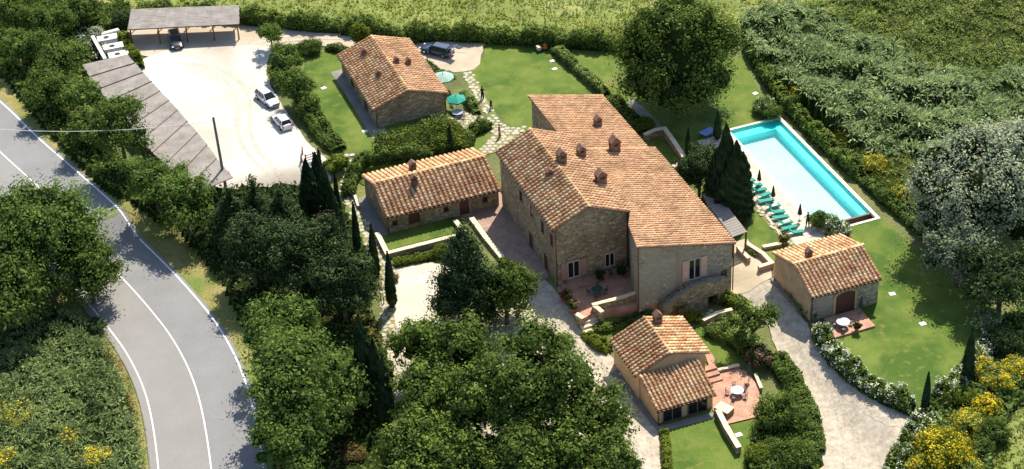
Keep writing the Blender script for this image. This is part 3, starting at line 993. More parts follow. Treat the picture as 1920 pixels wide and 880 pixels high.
def hedge(px, width, height, label, mat=None, leaf=0.17, dens=60, name='hedge', cat='hedge', extra=None, rough=0.18, world=False, closed=False, taper=True):
    """a hedge along photo points of its foot line"""
    mat = mat or L_BROAD
    W = [np.array(p[:2]) for p in px] if world else [G(*p)[:2] for p in px]
    if len(W) > 2:
        W = chaikin(W, 2, closed=False)
    W = np.array(W)
    d = np.r_[0, np.cumsum(np.hypot(*(W[1:] - W[:-1]).T))]
    Lh = d[-1]
    loc = np.array([W[len(W) // 2][0], W[len(W) // 2][1], float(H(*W[len(W) // 2]))])
    t = thing(name, label, cat, loc)

    def at(s):
        x, y = np.interp(s, d, W[:, 0]), np.interp(s, d, W[:, 1])
        x2, y2 = np.interp(s + 0.1, d, W[:, 0]), np.interp(s + 0.1, d, W[:, 1])
        x1, y1 = np.interp(s - 0.1, d, W[:, 0]), np.interp(s - 0.1, d, W[:, 1])
        tx, ty = x2 - x1, y2 - y1
        l = np.hypot(tx, ty) + 1e-9
        return x, y, tx / l, ty / l

    def prof(s):
        k = 1 + rough * (np.sin(s * 1.9 + loc[0]) * 0.5 + np.sin(s * 0.83 + loc[1]) * 0.7 + np.sin(s * 4.7) * 0.35)
        e = np.minimum(s, Lh - s)
        return k * (0.55 + 0.45 * np.clip(e / (width * 0.7), 0, 1) if taper else 1.0)
    n = int(dens * Lh * (width + 2 * height))

    def cloud(n, off, depth):
        s = rng.uniform(0, Lh, n)
        al = rng.uniform(-0.15, math.pi + 0.15, n)
        x, y, tx, ty = at(s)
        k = prof(s)
        ca, sa = np.cos(al), np.sin(al)
        # superellipse: boxy section
        sx = np.sign(ca) * np.abs(ca) ** 0.55 * width / 2 * (0.8 + 0.2 * k)
        sz = np.clip(np.sign(sa) * np.abs(sa) ** 0.55, 0, 1) * height * k
        q = rng.uniform(depth, 1.06, n)
        sx, sz = sx * q, sz * q
        z0 = H(x, y)
        bx = rng.normal(size=n) * 0.06
        p = np.stack([x + ty * sx + tx * bx, y - tx * sx + ty * bx, z0 + sz + off], 1)
        nn = np.stack([ty * ca, -tx * ca, sa], 1) + unit(n) * 0.75 + [0, 0, 0.2]
        return p - loc, nn
    p, nn = cloud(n, 0.03, 0.8)
    sz = leaf * rng.uniform(0.6, 1.3, n)
    V, Fq = quads(p, nn, sz, sz * 0.6)
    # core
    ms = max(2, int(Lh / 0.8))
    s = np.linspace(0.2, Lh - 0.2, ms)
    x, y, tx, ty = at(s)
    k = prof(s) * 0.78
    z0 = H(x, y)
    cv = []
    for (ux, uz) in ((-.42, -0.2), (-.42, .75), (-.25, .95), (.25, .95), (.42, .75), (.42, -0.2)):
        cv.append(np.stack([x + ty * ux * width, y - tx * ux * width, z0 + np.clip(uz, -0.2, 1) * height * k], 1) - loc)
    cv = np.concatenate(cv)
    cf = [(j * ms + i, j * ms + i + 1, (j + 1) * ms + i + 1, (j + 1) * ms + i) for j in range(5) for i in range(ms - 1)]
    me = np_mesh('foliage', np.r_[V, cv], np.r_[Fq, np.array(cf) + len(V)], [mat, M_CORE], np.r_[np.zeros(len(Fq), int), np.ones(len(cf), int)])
    obj('foliage', me, t)
    if extra:                        # (name, material, share, size)
        for (nm, em, share, size) in extra:
            ne = int(n * share)
            nc = max(1, ne // 6)
            p, nn = cloud(nc, 0.06, 0.95)
            keep = p[:, 2] > 0.25 * height
            p, nn = np.repeat(p[keep], 6, 0), np.repeat(nn[keep], 6, 0)
            p = p + rng.normal(size=p.shape) * 0.14
            V, Fq = quads(p, nn + unit(len(p)) * 0.5, size, size * 0.8)
            obj(nm, np_mesh(nm, V, Fq, em), t)
    return t


def inpoly(x, y, poly):
    c = np.zeros(len(x), bool)
    j = len(poly) - 1
    for i in range(len(poly)):
        xi, yi = poly[i]
        xj, yj = poly[j]
        k = ((yi > y) != (yj > y)) & (x < (xj - xi) * (y - yi) / (yj - yi + 1e-12) + xi)
        c ^= k
        j = i
    return c


_T = rng.uniform(0, 1, (64, 64))


def vnoise(x, y, f):
    x, y = x * f + 100, y * f + 100
    xi, yi = np.floor(x).astype(int), np.floor(y).astype(int)
    u, v = ss(x - xi), ss(y - yi)
    g = lambda a, b: _T[a % 64, b % 64]
    return (g(xi, yi) * (1 - u) + g(xi + 1, yi) * u) * (1 - v) + (g(xi, yi + 1) * (1 - u) + g(xi + 1, yi + 1) * u) * v


def mass(name, px, dens, hgt, f, leaf, asp, mat, lean=0.2, label=None, cat=None, core=True, hmin=0.15, mat2=None, f2=0.1, lo2=0.6, gap=0.0, cmat=None, cut=None):
    """growth nobody could count, one object. hgt height, f mound frequency"""
    W = [G(*p)[:2] for p in px]
    lo, hi = np.min(W, 0), np.max(W, 0)
    area = (hi - lo).prod()
    n = int(area * dens)
    x, y = rng.uniform(lo[0], hi[0], n), rng.uniform(lo[1], hi[1], n)
    k = inpoly(x, y, W)
    x, y = x[k], y[k]

    def hf(x, y):
        m = vnoise(x, y, f) * 0.6 + vnoise(x + 31, y, f * 2.3) * 0.4
        return hgt * (hmin + (1 - hmin) * ss((m - gap) / (0.75 - gap)))
    h = hf(x, y)
    e = 0.3
    gx, gy = (hf(x + e, y) - h) / e, (hf(x, y + e) - h) / e
    n = len(x)
    z = H(x, y) + h * rng.uniform(0.72, 1.05, n)
    nn = np.stack([-gx, -gy, np.ones(n)], 1) * 0.8 + unit(n) * 0.8
    up = np.array([lean, -lean * 0.5, 1.0])
    sz = leaf * rng.uniform(0.6, 1.4, n)
    V, Fq = quads(np.stack([x, y, z], 1), nn, sz, sz * asp, up=np.stack([-gx * 0.5 + lean, -gy * 0.5, np.full(n, 0.6)], 1), upw=0.45)
    mi = np.zeros(n, int)
    if mat2 is not None:
        mi = (vnoise(x + 7, y + 3, f2) * 0.7 + rng.uniform(0, 0.3, n) > lo2).astype(int)
    cnt = len(V)
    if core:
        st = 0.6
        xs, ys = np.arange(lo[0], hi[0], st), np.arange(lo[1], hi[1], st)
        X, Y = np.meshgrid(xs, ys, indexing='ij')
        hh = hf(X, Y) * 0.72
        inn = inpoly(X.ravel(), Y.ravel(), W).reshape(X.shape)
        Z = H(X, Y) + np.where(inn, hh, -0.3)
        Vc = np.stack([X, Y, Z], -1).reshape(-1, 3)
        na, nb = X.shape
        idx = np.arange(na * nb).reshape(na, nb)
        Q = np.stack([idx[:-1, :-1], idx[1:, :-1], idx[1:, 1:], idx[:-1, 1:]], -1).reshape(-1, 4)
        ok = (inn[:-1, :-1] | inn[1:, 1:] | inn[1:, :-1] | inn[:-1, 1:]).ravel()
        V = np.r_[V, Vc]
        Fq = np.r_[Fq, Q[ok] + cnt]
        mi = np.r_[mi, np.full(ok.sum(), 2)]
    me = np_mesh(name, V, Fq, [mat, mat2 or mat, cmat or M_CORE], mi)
    o = obj(name, me)
    return tag(o, label, cat, kind='stuff')


# ------------------------------------------------------------------ buildings
def tile_base():
    v, f = [], []
    for y, r, zo in ((0.0, 0.40, -0.05), (1.12, 0.50, 0.11)):
        for i in range(6):
            a = math.pi * i / 5
            v.append((math.cos(a) * r, y, math.sin(a) * r * 0.72 + zo))
    f += [(i, i + 1, 7 + i, 6 + i) for i in range(5)]
    f += [(6, 7, 10, 11), (7, 8, 9, 10)]
    return np.array(v), np.array(f)


TV, TF = tile_base()
_tm = {}


def tile_me(mat):
    if mat.name not in _tm:
        _tm[mat.name] = np_mesh('roof_tile', TV, TF, mat)
    return _tm[mat.name]


class House:
    def __init__(self, name, label, cat, loc):
        self.root = thing(name, label, cat, loc)
        self.tiles = []

    def part(self, name, mb, mats, parent=None, **k):
        o = obj(name, mb.mesh(name, mats, **k), parent or self.root, world=True)
        return o

    def plane(self, pts, down, spacing, tlen, mat, thick=0.14, wf=0.73):
        pts = [np.array(p, float) for p in pts]
        n = np.cross(pts[1] - pts[0], pts[2] - pts[0])
        n /= np.linalg.norm(n)
        if n[2] < 0:
            n = -n
        t = down - n * (down @ n)
        t /= np.linalg.norm(t)
        s = np.cross(t, n)
        O = pts[0]
        mb = MB()
        k = len(pts)
        mb.add([tuple(p) for p in pts] + [tuple(p - n * thick) for p in pts],
               [tuple(q) for q in tessellate_polygon([[Vector((float((p - O) @ s), float((p - O) @ t), 0)) for p in pts]])] +
               [tuple(i + k for i in q)[::-1] for q in tessellate_polygon([[Vector((float((p - O) @ s), float((p - O) @ t), 0)) for p in pts]])] +
               [(i, (i + 1) % k, k + (i + 1) % k, k + i) for i in range(k)])
        roof = self.part('roof', mb, M_PANT)
        poly = [((p - O) @ s, (p - O) @ t) for p in pts]
        s0, s1 = min(p[0] for p in poly), max(p[0] for p in poly)
        nc = max(1, round((s1 - s0) / spacing))
        sp = (s1 - s0) / nc
        for c in range(nc):
            sc = s0 + (c + 0.5) * sp
            ts = []
            for i in range(k):
                (sa, ta), (sb, tb) = poly[i], poly[(i + 1) % k]
                if (sa > sc) != (sb > sc):
                    ts.append(ta + (tb - ta) * (sc - sa) / (sb - sa))
            ts.sort()
            for q in range(0, len(ts) - 1, 2):
                ta, tb = ts[q], ts[q + 1]
                m = max(1, round((tb - ta) / tlen))
                L = (tb - ta) / m
                for r in range(m):
                    w_ = sp * wf * random.uniform(0.94, 1.06)
                    an = random.gauss(0, 0.025)
                    ca, sa_ = math.cos(an), math.sin(an)
                    X = (s * ca + t * sa_) * w_
                    Y = (t * ca - s * sa_) * L * random.uniform(0.98, 1.05)
                    Z = n * w_ * random.uniform(0.92, 1.08)
                    o = O + s * (sc + random.gauss(0, 0.012)) + t * (ta + r * L) + n * (0.01 + random.uniform(0, 0.02))
                    self.tiles.append((np.stack([X, Y, Z], 1), o, mat, roof))
        return roof

    def ridge(self, p0, p1, w=0.42, mat=None, L=0.55):
        p0, p1 = np.array(p0, float), np.array(p1, float)
        d = p1 - p0
        ln = np.linalg.norm(d)
        n = max(1, round(ln / L))
        y = d / n
        up = np.array([0, 0, 1.0])
        yu = y / np.linalg.norm(y)
        x = np.cross(yu, up)
        x /= np.linalg.norm(x)
        up = np.cross(x, yu)
        for i in range(n):
            self.tiles.append((np.stack([x * w, y, up * w], 1), p0 + y * i - up * 0.03, mat or M_TILE, None))

    def finish(self, limit=285):
        self.tiles.sort(key=lambda q: np.linalg.norm(q[1] - CAM))
        near, far = self.tiles[:limit], self.tiles[limit:]
        for M3, o, mat, roof in near:
            q = bpy.data.objects.new('roof_tile', tile_me(mat))
            COL.objects.link(q)
            off = np.array(self.root.location)
            if roof is None:
                q.parent = self.root
                o = o - off
            else:
                q.parent = roof
            m4 = np.eye(4)
            m4[:3, :3] = M3
            m4[:3, 3] = o
            q.matrix_local = Matrix(m4.tolist())
        by = {}
        for M3, o, mat, roof in far:
            by.setdefault(mat.name, []).append(TV @ M3.T + o)
        for k, vs in by.items():
            V = np.concatenate(vs)
            Q = np.concatenate([TF + i * len(TV) for i in range(len(vs))])
            o = obj('roof_tiles', np_mesh('roof_tiles', V, Q, MATS[k]), self.root, world=True)
            o['kind'] = 'stuff'

    def gable(self, prof, span, axis, zb, wmat, spacing, tlen, tmat, oh=0.38, tmat2=None, ridge=True, walls=True, skip=None, gutters=True):
        T = (lambda p, q, z: AB(p, q, z)) if axis == 'b' else (lambda p, q, z: AB(q, p, z))
        (p0, z0), (pr, zr), (p1, z1) = prof
        q0, q1 = span
        dn0 = T(p0, 0, z0) - T(pr, 0, zr)
        dn1 = T(p1, 0, z1) - T(pr, 0, zr)
        if skip != 0:
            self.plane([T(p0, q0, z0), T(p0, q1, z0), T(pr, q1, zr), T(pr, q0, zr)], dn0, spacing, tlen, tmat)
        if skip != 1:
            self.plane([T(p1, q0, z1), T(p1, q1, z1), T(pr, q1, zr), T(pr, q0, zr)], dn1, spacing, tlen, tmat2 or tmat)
        if ridge:
            self.ridge(T(pr, q0, zr + 0.04), T(pr, q1, zr + 0.04), mat=tmat)
        if walls:
            h = lambda p: (z0 + (zr - z0) * (p - p0) / (pr - p0)) if p <= pr else (zr + (z1 - zr) * (p - pr) / (p1 - pr))
            mb = MB(T)
            a0_, a1_ = p0 + oh, p1 - oh
            b0_, b1_ = q0 + oh * 0.5, q1 - oh * 0.5
            mb.prism([(a0_, b0_), (pr, b0_), (pr, b1_), (a0_, b1_)], zb, lambda p, q: h(p) - 0.16)
            mb.prism([(pr + .001, b0_), (a1_, b0_), (a1_, b1_), (pr + .001, b1_)], zb, lambda p, q: h(p) - 0.16)
            self.part('wall', mb, wmat)
        if gutters:
            for p_, z_ in ((p0, z0), (p1, z1)):
                g = MB(T)
                sgn = -1 if p_ < pr else 1
                g.box(p_ + sgn * 0.02, p_ + sgn * 0.16, q0, q1, z_ - 0.22, z_ - 0.10)
                self.part('gutter', g, M_PIPE)

    def downpipe(self, a, b, z0, z1):
        self.part('downpipe', MB().tube(AB(a, b, z0), AB(a, b, z1), 0.07, n=6), M_PIPE)

    def chimney(self, px, py, zf, w=1.0, h=1.8, zb=None):
        w, h = w * .86, h * .9
        """px,py: photo point of the foot, zf: roof height guess"""
        p = P(px, py, zf)
        a, b = p @ V1, p @ U1
        x = w / 2
        z = zf
        mb = MB(AB)
        mb.box(a - x, a + x, b - x * .8, b + x * .8, z - 1.2, z + h * 0.42)
        body = self.part('chimney', mb, M_CHIM)
        m2 = MB(AB)
        for sx in (-1, 1):
            for sy in (-1, 1):
                cx, cy = a + sx * x * 0.78, b + sy * x * 0.6
                m2.box(cx - .13 * w, cx + .13 * w, cy - .12 * w, cy + .12 * w, z + h * .42, z + h * .64)
        m2.box(a - x * .55, a + x * .55, b - x * .4, b + x * .4, z + h * .42, z + h * .6)
        m2.box(a - x * 1.12, a + x * 1.12, b - x * .95, b + x * .95, z + h * .64, z + h * .70)
        self.part('chimney_pot', m2, M_CHIM, body).location = (0, 0, 0)
        m3 = MB(AB)
        e = x * 1.08
        m3.add([(a - e, b - e * .9, z + h * .70), (a + e, b - e * .9, z + h * .70), (a + e, b + e * .9, z + h * .70), (a - e, b + e * .9, z + h * .70), (a, b - e * .9, z + h), (a, b + e * .9, z + h)],
               [(0, 3, 5, 4), (1, 4, 5, 2), (0, 4, 1), (3, 2, 5), (0, 1, 2, 3)])
        self.part('chimney_cap', m3, M_CHIM, body).location = (0, 0, 0)

    def opening(self, face, c, u0, u1, z0, z1, kind='window', shutters=0, fmat=None, pmat=None, surround=None, arch=False, mull=1):
        if face == 'front':
            T = lambda u, d, z: AB(u, c + d, z)
        elif face == 'left':
            T = lambda u, d, z: AB(c - d, u, z)
        else:
            T = lambda u, d, z: AB(c + d, u, z)
        fmat, pmat = fmat or M_FRAME, pmat or M_GLASS
        t = 0.09
        mb = MB(T)
        if surround:
            ms = MB(T)
            ms.box(u0 - .28, u0, -0.1, 0.035, z0 - .05, z1 + .25)
            ms.box(u1, u1 + .28, -0.1, 0.037, z0 - .05, z1 + .25)
            ms.box(u0, u1, -0.1, 0.033, z1, z1 + .25)
            self.part('surround', ms, surround)
        mb.box(u0, u0 + t, -0.1, 0.09, z0, z1)
        mb.box(u1 - t, u1, -0.1, 0.092, z0, z1)
        mb.box(u0 + t, u1 - t, -0.1, 0.088, z1 - t, z1)
        mb.box(u0 - .08, u1 + .08, -0.1, 0.13, z0 - 0.09, z0)
        for i in range(mull):
            cu = u0 + (u1 - u0) * (i + 1) / (mull + 1)
            mb.box(cu - .06, cu + .06, -0.1, 0.085, z0, z1 - t)
        if arch:
            mb = MB(T).box(u0 - .08, u1 + .08, -0.1, 0.16, z0 - 0.09, z0 + .02)
        fr = self.part(kind, mb, fmat)
        mp = MB(T)
        if arch:
            n = 10
            zs = z1 - (u1 - u0) * 0.22
            pts = [(u0, 0.13, z0), (u1, 0.13, z0)] + [((u0 + u1) / 2 + (u1 - u0) / 2 * math.cos(math.pi * i / n), 0.13, zs + (z1 - zs) * math.sin(math.pi * i / n)) for i in range(n + 1)]
            mp.add(pts + [(p[0], 0.0, p[2]) for p in pts], [tuple(range(len(pts))), tuple(range(len(pts), 2 * len(pts)))[::-1]] + [(i, (i + 1) % len(pts), len(pts) + (i + 1) % len(pts), len(pts) + i) for i in range(len(pts))])
            o = self.part('door_leaf', mp, pmat, fr)
            for k in range(9):
                a_, b_ = math.pi * k / 9 + .03, math.pi * (k + 1) / 9 - .03
                cx, rx, rz = (u0 + u1) / 2, (u1 - u0) / 2, z1 - zs
                q = [(cx + (rx + e) * math.cos(t_), zs + (rz + e) * math.sin(t_)) for t_, e in ((a_, 0.02), (b_, 0.02), (b_, .32), (a_, .32))]
                self.part('arch_stone', MB(T).add([(x, -.05, z) for x, z in q] + [(x, .17, z) for x, z in q], [(0, 1, 2, 3), (4, 7, 6, 5), (0, 4, 5, 1), (1, 5, 6, 2), (2, 6, 7, 3), (3, 7, 4, 0)]), M_TAN, fr).location = (0, 0, 0)
        else:
            us = [u0 + t] + [u0 + (u1 - u0) * (i + 1) / (mull + 1) for i in range(mull)] + [u1 - t]
            for i in range(mull + 1):
                mp = MB(T).box(us[i], us[i + 1], -0.05, 0.03, z0, z1 - t)
                self.part('pane' if pmat is M_GLASS else 'door_leaf', mp, pmat, fr).location = (0, 0, 0)
            o = None
        if o:
            o.location = (0, 0, 0)
        if shutters:
            hw = (u1 - u0) / 2
            for sg, ue in ((-1, u0), (1, u1)):
                m = MB(T)
                a_, b_ = sorted((ue + sg * 0.05, ue + sg * (hw + .05)))
                m.box(a_, b_, 0.10, 0.15, z0 - .05, z1 + .05)
                nb = 9
                for i in range(nb):
                    zz = z0 + (z1 - z0) * (i + .5) / nb
                    m.box(a_ + .06, b_ - .06, 0.15, 0.17, zz - .05, zz + .04)
                self.part('shutter', m, shutters, fr).location = (0, 0, 0)
        return fr


# --- the long farmhouse in the middle
fh = House('farmhouse', 'large stone farmhouse with terracotta roofs and several brick chimneys', 'house', AB(8, 4, 0))
_up = 8.62
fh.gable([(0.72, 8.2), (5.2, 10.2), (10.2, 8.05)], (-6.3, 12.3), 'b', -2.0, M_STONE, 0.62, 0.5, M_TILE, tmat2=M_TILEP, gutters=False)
fh.part('gutter', MB(AB).box(0.56, 0.70, -6.3, 12.3, 7.98, 8.10), M_PIPE)
zR = lambda a: 8.75 - (a - 7.6) * 0.25
RP = lambda a, b, dz=0.0: AB(a, b, zR(a) + dz)
_front = [(10.2, -2.26), (10.2, 12.33), (8.62, 15.3), (7.55, 20.03), (19.94, 20.03), (20.0, -2.26)]
_back = [(8.87, -16.1), (8.87, -6.3), (10.2, -6.28), (10.2, -2.3), (19.15, -2.3), (18.97, -16.1)]
_dn = RP(12, 0) - RP(10, 0)
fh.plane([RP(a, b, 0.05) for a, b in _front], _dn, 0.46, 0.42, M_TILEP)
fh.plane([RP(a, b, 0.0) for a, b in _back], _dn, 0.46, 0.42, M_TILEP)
mb = MB(AB)
_in = [(10.15, -2.4), (10.15, 12.2), (8.9, 15.3), (7.9, 19.75), (19.6, 19.75), (19.6, -2.4)]
mb.prism(_in, -2.5, lambda a, b: zR(a) - 0.14)
fh.part('wall', mb, M_STONEG)
mb = MB(AB)
mb.prism([(9.1, -15.8), (9.1, -5.9), (10.1, -5.9), (10.1, -2.5), (18.7, -2.5), (18.7, -15.8)], -1.0, lambda a, b: zR(a) - 0.16)
fh.part('wall', mb, M_STONE)
for q in ((10.3, -7.0), (-2.26, -2.3)):
    pass
fh.ridge(RP(10.3, -2.28, 0.12), RP(20.0, -2.28, 0.12), w=0.30, mat=M_TILEP)
fh.ridge(RP(8.7, -16.1, 0.10), RP(18.97, -16.1, 0.10), w=0.34, mat=M_TILEP)
for (px, py, w_, h_) in ((1121, 236, 1.0, 1.7), (1152.6, 284, 1.35, 2.5), (1090, 293, 1.1, 1.8), (1053, 305, 1.2, 2.1), (1126.7, 344, 1.35, 2.2)):
    z = 8.5
    for _ in range(12):
        p = P(px, py, z)
        a_ = p @ V1
        z = zR(a_) if a_ > 10.2 else 10.2 - (a_ - 5.2) * 0.43
    fh.chimney(px, py, z, w_, h_)
fh.chimney(1030.5, 333, 9.3, 0.9, 1.5)
# openings
M_SHUT = plain('pink_shutter_paint', (0.66, 0.42, 0.30), 0.7)
M_SHUT2 = plain('dull_shutter_paint', (0.42, 0.25, 0.18), 0.7)
fh.opening('front', 12.12, 2.3, 3.8, 0.9, 3.1, 'window', shutters=M_SHUT2, surround=None)
fh.part('doorstep', MB(AB).box(2.1, 4.0, 12.1, 12.5, 0.2, 0.55), M_QUOIN)
fh.opening('front', 12.12, 7.0, 8.2, 1.1, 2.9, 'window', surround=M_QUOIN)
fh.opening('front', 19.75, 14.1, 15.6, 2.2, 4.9, 'window', shutters=M_SHUT, surround=None)
fh.opening('front', 19.75, 16.0, 18.1, -1.2, 0.9, 'door', pmat=M_DARKWOOD, fmat=M_DARKWOOD)
fh.opening('front', 19.75, 18.25, 19.0, 1.2, 2.1, 'window', mull=0, fmat=M_DARKWOOD)
ms = MB(AB).box(12.55, 12.95, 19.6, 19.79, -1.5, 6.9)
fh.part('quoin_strip', ms, M_QUOIN)
for (b_, z0, z1, k) in ((0.5, 5.2, 6.6, 'window'), (4.0, 5.2, 6.6, 'window'), (7.4, 5.0, 6.6, 'window'), (10.2, 5.0, 6.6, 'window'), (3.2, 0.0, 2.3, 'door'), (8.0, 0.0, 2.3, 'door')):
    fh.opening('left', 1.1, b_, b_ + (0.9 if k == 'window' else 1.1), z0, z1, k, fmat=M_WOOD, pmat=M_DARKWOOD if k == 'door' else M_GLASS, mull=0, surround=M_QUOIN)
fh.downpipe(0.98, 12.05, -0.3, 8.0)
fh.downpipe(19.72, 19.9, -1.0, 5.7)
fh.downpipe(7.83, 19.83, -0.2, 8.4)
# outer staircase and landing in front of the shuttered window
st = MB(AB)
for i in range(10):
    st.box(10.2 + i * 0.36, 10.2 + (i + 1) * 0.36 + 0.001 * i, 19.78, 21.3, -1.6, 0.1 + (i + 1) * 0.17 + 0.0)
st.box(13.801, 17.9, 19.78, 21.3, -1.6 + 2.4, 1.83)
st.box(13.802, 15.9, 19.78, 21.3, -1.6, 0.801)
st.box(17.2, 17.9, 19.781, 21.299, -1.6, 0.8)
fh.part('staircase', st, M_STONE)
cp = MB(AB)
cp.add([(10.2, 21.1, 0.55), (13.8, 21.1, 2.35), (13.8, 21.1, 0.3), (10.2, 21.1, -0.9), (10.2, 21.42, 0.55), (13.8, 21.42, 2.35), (13.8, 21.42, 0.3), (10.2, 21.42, -0.9)],
       [(0, 1, 2, 3), (4, 7, 6, 5), (0, 4, 5, 1), (0, 3, 7, 4), (1, 5, 6, 2)])
cp.box(13.802, 18.0, 21.1, 21.42, 0.3, 2.35)
fh.part('parapet', cp, M_STONE)
cp = MB(AB)
cp.add([(10.15, 21.05, 0.56), (13.8, 21.05, 2.36), (13.8, 21.47, 2.36), (10.15, 21.47, 0.56), (10.15, 21.05, 0.66), (13.8, 21.05, 2.46), (13.8, 21.47, 2.46), (10.15, 21.47, 0.66)],
       [(0, 1, 2, 3), (4, 7, 6, 5), (0, 4, 5, 1), (3, 2, 6, 7), (0, 3, 7, 4), (1, 5, 6, 2)])
cp.box(13.803, 18.05, 21.05, 21.47, 2.36, 2.46)
fh.part('coping', cp, M_GREYPAVE)
fh.finish(285)

# --- cottage north (top)
h = House('cottage', 'stone cottage beside the parking lot with four small chimneys on its roof', 'house', AB(-3.4, -35, 1.5))
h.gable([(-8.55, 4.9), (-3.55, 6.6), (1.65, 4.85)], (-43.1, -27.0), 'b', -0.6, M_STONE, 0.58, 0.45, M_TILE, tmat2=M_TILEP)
_z = lambda a: 4.9 + (a + 8.55) * 0.34 if a < -3.55 else 6.6 - (a + 3.55) * 0.3365
for (px, py, w_, h_) in ((682.5, 104, 0.75, 1.3), (709.5, 145, 0.75, 1.3), (743.6, 119, 0.75, 1.2), (766, 121.6, 0.75, 1.3)):
    z = 5.8
    for _ in range(12):
        z = _z(P(px, py, z) @ V1)
    h.chimney(px, py, z, w_, h_)
h.opening('left', -8.16, -38.5, -37.4, 2.6, 3.8, fmat=M_WOOD)
h.opening('left', -8.16, -32.5, -31.4, 2.0, 4.1, 'door', fmat=M_WOOD, pmat=M_DARKWOOD, mull=0)
h.downpipe(-8.2, -27.1, 1.9, 4.8)
h.downpipe(1.3, -27.1, -0.4, 4.7)
h.finish(285)

# --- long low cottage (left of the farmhouse)
h = House('cottage', 'long low stone cottage with its own walled lawn left of the farmhouse', 'house', AB(-6.5, -10, 0))
h.gable([(-15.7, 3.0), (-11.05, 4.65), (-6.1, 2.6)], (-13.9, 1.0), 'a', -0.5, M_STONE, 0.60, 0.46, M_TILE)
for (px, py, zf, w_, h_) in ((774, 318, 4.2, 0.95, 1.5), (776.5, 344, 4.35, 0.85, 1.5)):
    h.chimney(px, py, zf, w_, h_)
h.opening('front', -6.48, -4.35, -3.15, 0.0, 2.15, 'door', fmat=M_DARKWOOD, pmat=M_DARKWOOD, mull=0, surround=M_QUOIN)
h.opening('front', -6.48, -10.9, -9.5, 0.75, 1.95, fmat=M_DARKWOOD, pmat=M_DARKWOOD)
h.opening('front', -6.48, -13.0, -12.4, 1.1, 1.7, fmat=M_DARKWOOD, mull=0)
h.opening('front', -6.48, -6.4, -5.8, 1.2, 1.8, fmat=M_DARKWOOD, mull=0)
h.opening('front', -6.48, -1.3, -0.7, 1.2, 1.8, fmat=M_DARKWOOD, mull=0)
h.downpipe(-13.6, -6.35, -0.2, 2.5)
h.finish(295)

# --- small double cottage (bottom centre)
h = House('cottage', 'small stone cottage with a lower tiled lean-to, beside the gravel drive', 'house', AB(5.5, 32, -1.3))
h.gable([(1.54, 2.2), (5.65, 4.0), (10.2, 2.6)], (26.1, 33.2), 'b', -2.2, M_TAN, 0.53, 0.45, M_TILE)
h.plane([AB(1.72, 33.3, 2.30), AB(8.85, 33.3, 2.30), AB(8.75, 37.9, 0.9), AB(1.72, 37.9, 0.9)], AB(0, 1, -0.3), 0.49, 0.42, M_TILE)
_l = lambda a, b: 2.30 - (b - 33.3) * 0.304 - 0.16
h.part('wall', MB(AB).prism([(2.1, 33.0), (8.5, 33.0), (8.5, 37.45), (2.1, 37.45)], -2.2, _l), M_TAN)
h.part('gutter', MB(AB).box(1.72, 8.8, 37.92, 38.05, 0.66, 0.78), M_PIPE)
h.chimney(1233, 606, 3.6, 1.0, 1.9)
h.opening('front', 37.45, 2.7, 4.9, -1.3, 0.35, 'door', fmat=M_WOOD, pmat=M_GLASS)
h.opening('front', 37.45, 5.6, 7.9, -1.3, 0.35, 'door', fmat=M_WOOD, pmat=M_GLASS)
h.opening('right', 8.5, 34.4, 35.3, -1.1, 0.9, 'door', fmat=M_WOOD, pmat=M_DARKWOOD, mull=0)
h.downpipe(2.1, 37.6, -1.4, 0.7)
h.finish(295)

# --- cottage by the pool (right)
h = House('cottage', 'stone cottage with an arched brown door between the pool and the drive', 'house', AB(27.5, 28, 0))
h.gable([(21.0, 3.75), (25.8, 5.35), (30.3, 3.7)], (24.1, 33.1), 'a', -0.8, M_TAN, 0.49, 0.44, M_TILE)
h.part('wall_face', MB(AB).box(24.3, 32.9, 29.9, 29.99, -0.6, 3.45), M_STONEG)
h.chimney(1516, 482, 5.1, 0.8, 1.4)
h.opening('front', 29.99, 27.45, 29.85, 0.2, 3.05, 'door', fmat=M_DARKWOOD, pmat=M_DARKWOOD, mull=0, arch=True)
h.part('surround', MB(AB).box(27.15, 27.448, 29.9, 30.1, 0, 2.5), M_TAN)
h.part('surround', MB(AB).box(29.852, 30.15, 29.9, 30.1, 0, 2.5), M_TAN)
h.downpipe(24.4, 30.1, 0, 3.6)
h.finish(295)


